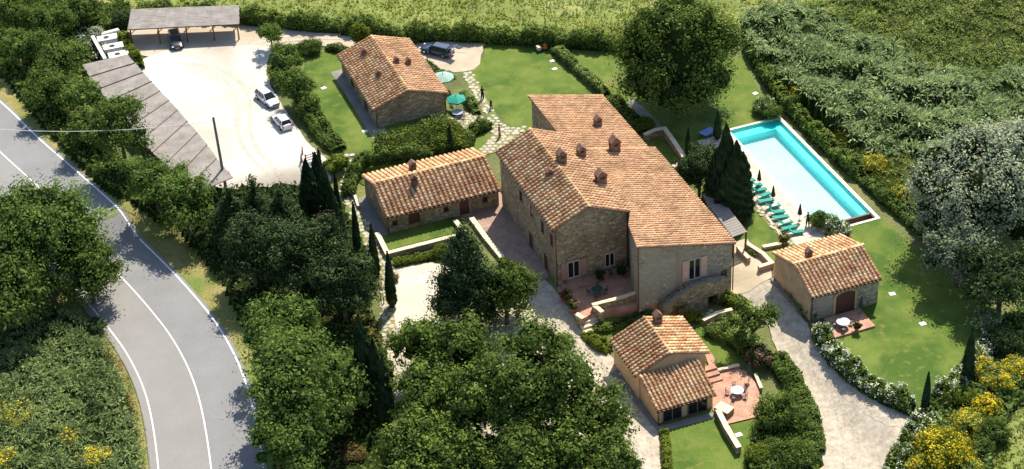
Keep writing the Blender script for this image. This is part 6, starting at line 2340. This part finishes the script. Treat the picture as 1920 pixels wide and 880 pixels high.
mass('undergrowth', [(-60, -60), (150, -40), (250, 20), (240, 55), (180, 60), (170, 130), (150, 200), (250, 330), (330, 400), (300, 420), (200, 360), (90, 250), (10, 150), (-60, 120)], 10, 1.3, 0.35, 0.30, 0.55, L_BROAD,
     label='shady undergrowth beneath the roadside trees', cat='undergrowth', hmin=0.3)
tufts('meadow_grass', [(2100, 700), (1990, 720), (1905, 775), (1866, 855), (1850, 960), (1840, 1040), (2100, 1040)], 3.0, 0.6, 0.3, 9, 0.45, 0.07, L_OLIVE, label='light olive grass in the bottom right corner', cat='grass', cmat=M_MEADOW, mat2=L_LIME, f2=.2, lo2=.5)
mass('undergrowth', [(1745, 760), (1800, 700), (1870, 610), (1960, 540), (2080, 560), (1990, 720), (1900, 772), (1862, 850), (1846, 960), (1830, 1040), (1600, 1040), (1690, 860)], 12, 1.5, 0.30, 0.30, 0.5, L_SCRUB,
     label='tangled green shrubs below the white flowering hedge at lower right', cat='undergrowth', hmin=0.3, mat2=L_BROAD, f2=0.3, lo2=0.5)
mass('undergrowth', [(420, 540), (560, 560), (700, 600), (740, 700), (740, 960), (520, 960), (500, 760), (470, 640)], 8, 1.0, 0.35, 0.28, 0.5, L_BROAD,
     label='dark undergrowth beneath the trees right of the road', cat='undergrowth', hmin=0.25, mat2=L_DRY, f2=0.25, lo2=0.62)
mass('undergrowth', [(380, 360), (560, 350), (640, 380), (700, 500), (700, 600), (560, 600), (440, 560), (330, 420)], 8, 1.0, 0.35, 0.28, 0.5, L_DARK,
     label='dark undergrowth beneath the conifers at the end of the parking lot', cat='undergrowth', hmin=0.25)
mass('ground_cover', [(1440, 770), (1500, 700), (1528, 780), (1540, 860), (1530, 950), (1410, 950), (1400, 850)], 18, 1.2, 0.45, 0.20, 0.55, L_BROAD,
     label='dense green ground cover along the left edge of the drive', cat='ground cover', hmin=0.35)
mass('ground_cover', [(700, 262), (760, 248), (860, 238), (895, 262), (880, 285), (820, 292), (760, 296), (700, 296)], 26, 1.3, 0.3, 0.16, 0.5, L_LIME,
     label='rounded pale green planted bank behind the long low cottage', cat='ground cover', hmin=0.6, mat2=L_SCRUB, f2=0.3, lo2=0.5)
mass('ground_cover', [(160, 60), (200, 95), (228, 120), (210, 125), (165, 115), (140, 90)], 16, 1.3, 0.5, 0.22, 0.5, L_GREY,
     label='silvery grey shrubs left of the white concrete boxes', cat='ground cover', hmin=0.4)

# hedges
hedge([(225, 42), (330, 30), (452, 40), (560, 52), (640, 58)], 2.2, 2.1, 'tall dark boundary hedge behind the upper carport and the lane', mat=L_OAK, leaf=.18, dens=50, rough=.3)
hedge([(640, 60), (720, 66), (800, 70), (912, 76)], 2.2, 2.2, 'tall dark boundary hedge behind the top cottage and the navy cars', mat=L_OAK, leaf=.18, dens=50, rough=.3)
hedge([(912, 77), (1000, 82), (1090, 88), (1180, 94)], 2.2, 2.3, 'tall dark boundary hedge behind the far garden lawn', mat=L_OAK, leaf=.18, dens=50, rough=.3)
hedge([(1402, 92), (1434, 146), (1478, 205), (1543, 272), (1617, 340)], 1.9, 1.7, 'dark green boundary hedge right of the great oak and pool end', mat=L_OAK, leaf=.2, dens=40, rough=.3)
hedge([(1618, 341), (1668, 385), (1710, 422), (1745, 452), (1775, 480)], 1.7, 1.3, 'lower green boundary hedge right of the pool down to the grey tree', mat=L_BROAD, leaf=.18, dens=48, rough=.3)
hedge([(1040, 96), (1075, 128), (1108, 156), (1138, 180)], 1.5, 1.3, 'grey green clipped hedge crossing the far garden lawn', mat=L_SCRUB, leaf=.16, dens=60)
hedge([(1142, 190), (1170, 218), (1205, 250)], 1.9, 1.5, 'dark leafy hedge against the far roof edge of the farmhouse', mat=L_BROAD, leaf=.18, dens=50)
hedge([(1534, 622), (1552, 660), (1590, 700), (1640, 740), (1712, 772)], 2.1, 1.7, 'hedge full of white blossom curving along the right side of the drive', mat=L_BROAD, leaf=.16, dens=55, extra=[('blossom', B_WHITE, .30, .10)], rough=.3)
hedge([(1752, 765), (1775, 745), (1808, 712), (1850, 660), (1870, 628)], 2.2, 1.8, 'white flowering hedge rising to the right from the two roadside cypresses', mat=L_BROAD, leaf=.16, dens=55, extra=[('blossom', B_WHITE, .38, .10)], rough=.35)
hedge([(1735, 790), (1705, 830), (1680, 880), (1660, 930)], 2.2, 1.7, 'white flowering hedge falling to the bottom edge right of the drive', mat=L_BROAD, leaf=.16, dens=50, extra=[('blossom', B_WHITE, .30, .10)], rough=.35)
hedge([(1446, 668), (1475, 705), (1500, 750), (1520, 800), (1528, 850)], 2.4, 1.3, 'dark green hedge bordering the left side of the drive', mat=L_BROAD, leaf=.17, dens=50, rough=.25)
hedge([(1245, 812), (1250, 850), (1254, 905)], 1.0, 1.2, 'narrow bright green hedge left of the front lawn', mat=L_LIME, leaf=.17, dens=60, rough=.3)
hedge([(1098, 628), (1120, 650), (1145, 660)], 1.6, 1.0, 'bright low hedge at the corner of the drive before the terrace steps', mat=L_LIME, leaf=.15, dens=70, rough=.3)
hedge([(1112, 622), (1150, 618), (1195, 600), (1225, 590)], 1.3, .8, 'low green hedge below the terrace parapet wall', mat=L_BROAD, leaf=.15, dens=70, rough=.3)
hedge([(1325, 622), (1360, 636), (1395, 655), (1412, 675)], 2.0, 1.5, 'thick dark green hedge behind the small cottage lawn', mat=L_BROAD, leaf=.16, dens=60, rough=.2)
hedge([(1340, 560), (1365, 568), (1395, 575)], 1.8, 1.3, 'leafy shrubs under the staircase corner of the farmhouse', mat=L_LIME, leaf=.16, dens=60, rough=.3)
hedge([(738, 498), (790, 488), (845, 476)], 1.2, .9, 'low hedge below the walled lawn of the long cottage', mat=L_LIME, leaf=.15, dens=60, rough=.25)
hedge([(655, 372), (656, 345), (672, 312), (700, 300)], 1.7, 1.5, 'dark hedge bending round the left end of the long low cottage', mat=L_BROAD, leaf=.17, dens=55, rough=.2)
hedge([(700, 302), (745, 298), (812, 294)], 1.6, 1.6, 'dark clipped hedge behind the long low cottage roof', mat=L_BROAD, leaf=.17, dens=55, rough=.2)
hedge([(572, 205), (590, 232), (612, 262), (636, 284)], 2.6, 1.4, 'broad hedge falling along the left edge of the top cottage lawn', mat=L_BROAD, leaf=.18, dens=48, rough=.3)
hedge([(610, 322), (628, 312), (648, 302)], 2.2, 1.4, 'rounded hedge between the gate and the stone path', mat=L_LIME, leaf=.17, dens=55, rough=.2)
hedge([(612, 92), (650, 98)], 1.4, .9, 'short clipped hedge above the top cottage lawn', mat=L_BROAD, leaf=.16, dens=60, rough=.15)
hedge([(868, 178), (882, 196), (895, 215)], 1.3, 1.0, 'garden shrubs between the green parasol and the stone path', mat=L_SCRUB, leaf=.15, dens=60, rough=.4)
hedge([(868, 252), (895, 248), (918, 236)], 1.7, 1.2, 'dark rounded shrubs below the top cottage patio', mat=L_BROAD, leaf=.16, dens=60, rough=.35)
hedge([(792, 118), (825, 138), (850, 150)], 1.2, .7, 'low planting behind the pale parasol, beside the navy cars', mat=L_WEED, leaf=.15, dens=50, rough=.4)
hedge([(230, 75), (245, 105), (262, 132)], 1.7, 1.5, 'leafy shrubs between the white boxes and the parking lot', mat=L_LIME, leaf=.18, dens=50, rough=.35)
hedge([(1460, 522), (1486, 552), (1514, 592)], 1.5, .8, 'small shrubs with pink flowers beside the pool cottage wall', mat=L_WEED, leaf=.13, dens=60, rough=.5, extra=[('blossom', B_PINK, .25, .09)])
hedge([(1520, 600), (1530, 585)], 1.3, 1.8, 'leafy climber at the near left corner of the pool cottage', mat=L_LIME, leaf=.16, dens=60, rough=.3)
hedge([(1405, 470), (1422, 480)], 1.2, .8, 'small clipped shrub by the pergola post', mat=L_SCRUB, leaf=.13, dens=70, rough=.2)
hedge([(948, 348), (965, 380), (985, 410), (1002, 440)], 1.0, 2.0, 'dark climbing plant along the shaded farmhouse wall', mat=L_DARK, leaf=.17, dens=50, rough=.4)
hedge([(1040, 500), (1044, 520)], .6, 2.6, 'dark climber on the farmhouse corner beside the drainpipe', mat=L_DARK, leaf=.14, dens=60, rough=.3)

# shrubs (photo point of crown centre, radius, height)
BUSH = [
    (585, 86, 1.6, 2.0, 'rounded shrub at the top of the cottage lawn, right of the pair', L_BROAD, None),
    (562, 92, 1.4, 1.8, 'rounded shrub at the top of the cottage lawn, left of the pair', L_BROAD, None),
    (1432, 196, 1.5, 2.2, 'grey green shrub with white tips at the far end of the pool', L_SCRUB, (0.5, .10, 6, B_WHITE)),
    (1448, 208, 1.3, 1.7, 'low dark shrub touching the far pool coping', L_BROAD, None),
    (1537, 411, 1.2, 2.3, 'dark green rounded shrub at the near end of the poolside deck', L_BROAD, None),
    (1558, 418, 1.2, 2.0, 'pale flowering shrub between the pool end and the cottage roof', L_SCRUB, (1.0, .10, 7, B_WHITE)),
    (1577, 428, 1.2, 1.6, 'low whitish shrub behind the pool cottage roof', L_SCRUB, (1.4, .10, 7, B_WHITE)),
    (1452, 768, 2.3, 4.2, 'large rounded dark green shrub right of the small patio', L_OAK, None),
    (1420, 852, 1.4, 1.8, 'bright round shrub at the lower right of the front lawn', L_LIME, None),
    (1445, 838, 1.3, 1.7, 'leafy shrub beside the bright round one at the bottom edge', L_BROAD, None),
    (1500, 790, 1.8, 2.0, 'spreading dark shrub beside the drive below the round shrub', L_BROAD, None),
    (1495, 850, 2.0, 2.2, 'broad dark shrub at the bottom edge beside the drive', L_BROAD, None),
    (1425, 668, 1.5, 2.4, 'dark shrub with pinkish flowers under the young pine', L_DARK, (1.0, .09, 5, B_PINK)),
    (1302, 592, .9, 1.2, 'bright shrub beside the white cafe table', L_LIME, None),
    (1688, 362, 1.1, 1.7, 'bright yellow broom bush beside the pool hedge, nearest the grey tree', L_SCRUB, (1.26, .12, 13, B_YEL)),
    (1500, 175, 1.3, 2.2, 'yellowish broom bush far up the pool hedge', L_SCRUB, (2.0, .13, 6, B_YEL)),
    (1640, 305, 1.4, 1.4, 'patchy yellow broom halfway along the pool hedge', L_SCRUB, (2.0, .13, 7, B_YEL)),
    (1580, 250, 1.3, 1.3, 'low broom with few yellow flowers beyond the pool side', L_LIME, (1.2, .13, 6, B_YEL)),
    (1840, 690, 1.5, 2.4, 'golden broom bush beside the right flowering hedge, leftmost of the upper group', L_SCRUB, (1.05, .12, 13, B_YEL)),
    (1872, 712, 1.7, 2.6, 'tall golden broom bush in the upper right group, centre one', L_SCRUB, (1.05, .12, 13, B_YEL)),
    (1902, 690, 1.6, 2.4, 'golden broom bush at the right photo edge', L_SCRUB, (1.05, .12, 13, B_YEL)),
    (1848, 762, 1.4, 2.0, 'small half yellow broom bush below the upper golden group', L_BROAD, (2.5, .13, 7, B_YEL)),
    (1812, 792, 1.8, 2.6, 'golden broom bush in the middle of the lower right shrubs', L_SCRUB, (0.84, .12, 12, B_YEL)),
    (1770, 840, 2.9, 3.2, 'very large round broom bush with yellow tips at the bottom right', L_LIME, (2.6, .13, 9, B_YEL)),
    (1720, 872, 1.3, 1.6, 'small yellow broom bush at the bottom edge right of the drive', L_SCRUB, (0.84, .12, 12, B_YEL)),
    (1820, 876, 1.3, 1.6, 'yellow broom bush on the bottom edge right of the very large one', L_SCRUB, (0.84, .12, 11, B_YEL)),
    (1792, 740, 1.6, 2.4, 'light green shrub right of the small roadside cypress', L_LIME, None),
    (1815, 745, 1.3, 2.2, 'bright green shrub below the taller hedge cypress', L_LIME, None),
    (1865, 805, 1.7, 2.6, 'dark green shrub in the hollow at lower right', L_BROAD, None),
    (1838, 835, 1.4, 1.8, 'mid green shrub between broom bushes at lower right', L_BROAD, None),
    (1885, 640, 1.9, 3.2, 'dark shrub under the great grey tree at the right edge', L_DARK, None),
    (1850, 600, 1.6, 2.2, 'grey green shrub at the shadow edge of the great grey tree', L_SCRUB, (0.8, .1, 6, B_WHITE)),
    (30, 780, 2.3, 2.4, 'large yellow broom bush at the left photo edge', L_WEED, (0.84, .12, 12, B_YEL)),
    (10, 868, 1.6, 1.8, 'yellow broom bush in the bottom left corner', L_WEED, (0.84, .12, 12, B_YEL)),
    (130, 822, 1.5, 1.7, 'broom bush with scattered yellow flowers in the brambles', L_WEED, (2.2, .13, 7, B_YEL)),
    (180, 862, 1.8, 1.9, 'bright yellow broom bush at the bottom edge near the road', L_WEED, (0.84, .12, 12, B_YEL)),
    (178, 770, 1.1, 2.6, 'small dark conifer shrub among the brambles', L_DARK, None),
    (178, 612, 1.3, 1.5, 'dark shrub with reddish tips beside the kerb', L_DARK, None),
    (660, 850, 1.3, 1.5, 'dry reddish shrub between the trunks at the bottom edge', L_DRY, None),
    (228, 35, 1.5, 2.4, 'dark shrub just left of the upper carport', L_DARK, None),
    (180, 62, 1.2, 1.6, 'silvery shrub above the white screen wall', L_GREY, None),
    (300, 12, 1.6, 2.0, 'shrub behind the upper carport roof, left one', L_BROAD, None),
    (1210, 232, 1.2, 1.6, 'light green shrub behind the farmhouse roof edge', L_LIME, None),
    (738, 520, .6, .9, 'small dry shrub at the foot of the slim cypress', L_DRY, None),
    (1062, 640, 1.0, 2.0, 'grey green young olive standing on the gravel drive edge', L_SCRUB, None),
    (830, 470, 1.1, 1.3, 'yellowish shrub between the walled lawn and the dark pine', L_LIME, None),
]
for (x, y, R, h_, l, m_, ex) in BUSH:
    make_tree(x, y, R, h_, l, name='shrub', kind='bush', mat=m_, leaf=.16 if R < 2 else .19, dens=1.5, cat='shrub', extra=ex, hc=.55, trunk=False, low=-.35)

# trees: (photo point of crown centre, radius, height, label, ...)
T_ = make_tree
T_(1275, 100, 8.9, 16.0, 'great round oak tree behind the farmhouse, largest tree at the top', mat=L_OAK, leaf=.28, dens=1.15, hc=.52, name='oak_tree', low=-.85, kind='dome', core=.75)
T_(1822, 350, 7.6, 14.0, 'great silvery grey willow at the right edge above the lawn', mat=L_GREY, leaf=.26, dens=1.1, hc=.54, name='willow_tree', low=-.85, kind='dome', core=.75)
T_(1890, 300, 5.5, 12.5, 'paler grey willow crown at the right photo edge behind the great one', mat=L_GREY, leaf=.30, dens=.9, hc=.60, name='willow_tree')
T_(1800, 470, 4.2, 8.5, 'dark lower willow crown shading the right lawn', mat=L_GREYD, leaf=.28, dens=1.0, name='willow_tree')
T_(1880, 520, 5.0, 9.0, 'dark tree under the grey willows at the right edge', mat=L_DARK, leaf=.28, dens=1.0)
# left roadside row
LR = [(25, 22, 3.8, 7.5, 'roadside tree in the top left corner', L_BROAD), (90, 40, 3.6, 7.0, 'roadside tree just right of the top left corner one', L_ROBINIA), (150, 18, 2.8, 5.5, 'small tree at the top edge left of the white boxes', L_BROAD),
      (38, 88, 3.6, 6.5, 'bushy roadside tree second down the left edge', L_ROBINIA), (108, 112, 3.9, 7.0, 'bushy tree left of the silvery shrubs', L_BROAD), (88, 165, 3.7, 6.5, 'dark bushy tree above the overhead cable', L_BROAD),
      (152, 178, 3.4, 6.8, 'light green tree beside the left edge of the long carport', L_ROBINIA), (158, 238, 3.2, 6.0, 'tree just under the overhead cable, left of the tall one', L_BROAD)]
for (x, y, R, h_, l, m_) in LR:
    T_(x, y, R, h_, l, mat=m_, leaf=.26, dens=.95, kind='spread' if m_ is L_ROBINIA else 'round', low=-.8)
T_(222, 232, 4.4, 11.0, 'tall leafy tree overhanging the middle of the long carport', mat=L_BROAD, leaf=.27, dens=1.0, low=-.85, hc=.62)
T_(290, 345, 4.2, 8.5, 'bright broadleaf tree at the lower left end of the long carport', mat=L_ROBINIA, leaf=.27, dens=1.0, kind='spread')
T_(345, 375, 4.4, 9.0, 'leafy tree between the long carport and the dark conifers', mat=L_ROBINIA, leaf=.27, dens=1.0)
T_(70, 445, 8.2, 13.0, 'huge leafy tree covering the bend of the road at the left', mat=L_ROBINIA, leaf=.29, dens=1.0, low=-.9, hc=.54, kind='dome')
T_(20, 540, 6.0, 10.0, 'dark tree at the left edge below the huge leafy one', mat=L_BROAD, leaf=.30, dens=.9)
T_(165, 515, 4.2, 8.0, 'right hand bough tree of the road bend, hanging over the centre line', mat=L_BROAD, leaf=.28, dens=1.0, kind='dome', hc=.5, low=-.9)
T_(112, 130, 1.0, 5.2, 'little pointed conifer among the roadside trees', mat=L_CYP, kind='cone', name='conifer_tree', leaf=.2, dens=2)
# dark conifers at the end of the lot
DC = [(432, 400, 3.2, 9.0, 'dark spiky conifer at the foot of the utility pole'), (478, 392, 3.2, 9.5, 'dark conifer second right of the utility pole'), (528, 410, 3.6, 10.5, 'tall dark conifer below the middle of the parking lot'),
      (470, 465, 4.4, 10.5, 'broad dark conifer above the sunny verge'), (540, 480, 4.8, 11.0, 'broad dark conifer in the centre of the dark grove'), (600, 460, 3.8, 10.0, 'dark conifer beside the stone path'), (640, 530, 4.0, 10.0, 'dark bushy conifer left of the court path')]
for i, (x, y, R, h_, l) in enumerate(DC):
    T_(x, y, R, h_, l, mat=L_DARK, leaf=.24, dens=1.1, kind='round' if i > 2 else 'cone', name='conifer_tree', low=-.85, hc=.58)
T_(458, 440, .9, 7.5, 'dead rusty brown conifer tip standing in the dark grove', mat=L_RUST, leaf=.2, dens=2.2, kind='cone', name='conifer_tree')
T_(612, 440, 1.6, 8.5, 'purplish brown small tree beside the stone path', mat=L_RUST, leaf=.2, dens=1.2, kind='bush', name='small_tree')
# lower trees
T_(530, 620, 4.6, 10.0, 'bright leafy tree right of the road, upper of two', mat=L_ROBINIA, leaf=.28, dens=1.0, kind='spread', low=-.8)
T_(565, 715, 7.0, 12.0, 'very large bright leafy tree right of the road at the bottom', mat=L_ROBINIA, leaf=.30, dens=.95, low=-.8)
_bt = P(508, 690, 5.0)
_db = MB()
for (q0, q1, r0) in (((0, 0, 0), (-1.6, -.6, 1.0), .09), ((-.8, -.3, .5), (-1.2, -1.3, 1.0), .05), ((-1.2, -.45, .75), (-2.4, -.2, .9), .05), ((0, 0, 0), (.9, .7, -.8), .1)):
    _db.tube(np.array(q0) + _bt, np.array(q1) + _bt, r0, .02, 5)
_o = tag(obj('dead_branch', _db.mesh('dead_branch', M_GREYWOOD)), 'bare pale dead branch sticking out of the large leafy tree by the road', 'branch')
T_(545, 820, 4.6, 9.0, 'leafy tree at the bottom edge just right of the road', mat=L_ROBINIA, leaf=.28, dens=1.0, low=-.8)
T_(872, 520, 4.4, 13.5, 'tall dark pine tree in front of the brick yard', mat=L_DARK, leaf=.25, dens=2.1, kind='oval', name='pine_tree', hc=.5, low=-.9)
T_(948, 550, 3.7, 8.5, 'lighter green tree between the tall pine and the terrace', mat=L_BROAD, leaf=.25, dens=1.2, kind='dome', hc=.5, low=-.9)
BT = [(785, 648, 3.8, 8.0, 'dark tree at the upper left of the big bottom grove', L_OAK), (872, 655, 4.2, 11.5, 'round green tree on top of the big bottom grove', L_BROAD),
      (805, 745, 4.8, 9.5, 'green oak on the left side of the big bottom grove', L_OAK), (895, 755, 4.6, 11.5, 'rounded oak just left of the largest tree of the bottom grove', L_OAK),
      (1112, 785, 4.6, 10.0, 'rightmost tree of the bottom grove, leaning over the drive', L_BROAD), (1060, 860, 5.0, 9.0, 'dark oak at the bottom edge of the grove', L_OAK),
      (790, 850, 5.0, 8.5, 'dark oak at the bottom edge left in the grove', L_OAK), (1135, 880, 3.8, 7.5, 'bottom edge tree at the right end of the grove', L_BROAD),
      (880, 865, 4.8, 8.5, 'dark tree on the bottom edge, middle of the grove', L_OAK), (975, 855, 4.2, 9.5, 'tree at the bottom edge right below the largest grove tree', L_BROAD)]
T_(1005, 722, 6.6, 14.5, 'largest round tree in the middle of the big bottom grove', mat=L_BROAD, leaf=.28, dens=1.05, low=-.85, hc=.53, kind='dome')
for (x, y, R, h_, l, m_) in BT:
    T_(x, y, R, h_, l, mat=m_, leaf=.29, dens=.95, low=-.7)
# around the house
T_(1312, 310, 3.1, 7.5, 'grey green bushy tree between the farmhouse roof and the poolside cypresses', mat=L_DARK, leaf=.2, dens=1.4, low=-.85)
T_(1290, 330, 1.4, 5.0, 'small dark tree touching the farmhouse roof edge near the retaining wall', mat=L_DARK, leaf=.2, dens=1.4)
T_(1411, 596, 3.1, 6.5, 'young pine tree left of the drive with light tufted crown', mat=L_OAK, leaf=.22, dens=.8, kind='spread', name='pine_tree', hc=.66, core=.35)
T_(506, 62, 2.2, 4.8, 'small spreading tree at the top right corner of the parking lot', mat=L_ROBINIA, leaf=.22, dens=1.0, kind='spread', core=.4)
T_(535, 108, 2.7, 5.0, 'leafy tree on the right edge of the lot, upper of two', mat=L_ROBINIA, leaf=.22, dens=1.1)
T_(552, 158, 2.8, 5.5, 'leafy tree on the right edge of the lot beside the silver car', mat=L_ROBINIA, leaf=.22, dens=1.1)
T_(525, 132, 1.9, 3.2, 'low leafy tree at the lot edge under the two bigger ones', mat=L_BROAD, leaf=.2, dens=1.2, kind='bush', name='small_tree')
T_(575, 190, 2.0, 3.6, 'bushy tree where the lot trees meet the broad hedge', mat=L_BROAD, leaf=.2, dens=1.2, kind='bush', name='small_tree')
T_(676, 60, 1.4, 3.8, 'small bright tree behind the top cottage ridge', mat=L_LIME, leaf=.2, dens=1.2, kind='bush', name='small_tree')

# cypresses (photo point of the foot, height, radius)
CY = [(1734, 772, 5.0, .42, 'slim dark cypress at the junction of the white flowering hedges'), (1812, 722, 7.4, .65, 'tall dark cypress in the right flowering hedge'),
      (736, 576, 7.6, .62, 'slim cypress at the left edge of the gravel court'), (705, 518, 7.2, .58, 'slim cypress beside the walled lawn corner'), (671, 468, 6.6, .45, 'slim cypress on the stone path, third from the court'),
      (636, 402, 6.0, .35, 'very thin cypress at the left end of the long low cottage'), (602, 385, 7.5, 1.1, 'thick dark cypress below the parking lot gate'), (584, 398, 7.5, 1.2, 'thick dark cypress left of the gate group'),
      (618, 420, 8.0, 1.2, 'thick dark cypress beside the stone path'), (632, 450, 7.0, 1.1, 'dark cypress lower in the path group'), (650, 590, 8.5, 1.0, 'tall cypress in the dark grove left of the court'),
      (690, 760, 12.0, 1.2, 'very tall cypress at the left of the bottom grove'), (712, 770, 9.5, 1.0, 'tall cypress beside the tallest at the bottom grove'), (728, 790, 8.5, .9, 'cypress closest to the big bottom grove'),
      (1358, 398, 12.4, 1.5, 'tallest dark cypress beside the pool'), (1377, 406, 10.6, 1.6, 'second tallest dark cypress, right of the tallest by the pool'), (1390, 404, 8.8, 1.5, 'dark cypress nearest the loungers'),
      (1344, 392, 8.6, 1.6, 'dark cypress on the left of the poolside group'), (1366, 414, 8.2, 1.8, 'broad lower dark cypress in front of the poolside group'), (1384, 412, 6.5, 1.6, 'short dark cypress at the near foot of the poolside group'),
      (1290, 300, 4.5, .4, 'thin cypress by the retaining wall behind the farmhouse'), (602, 330, 3.8, .3, 'small thin cypress at the wooden gate'),
      (845, 275, 2.8, .35, 'small dark cypress on the planted bank'), (1345, 262, 4.0, .5, 'small cypress at the far pool corner')]
for (x, y, h_, r_, l) in CY:
    cypress(x, y, h_, r_, l)
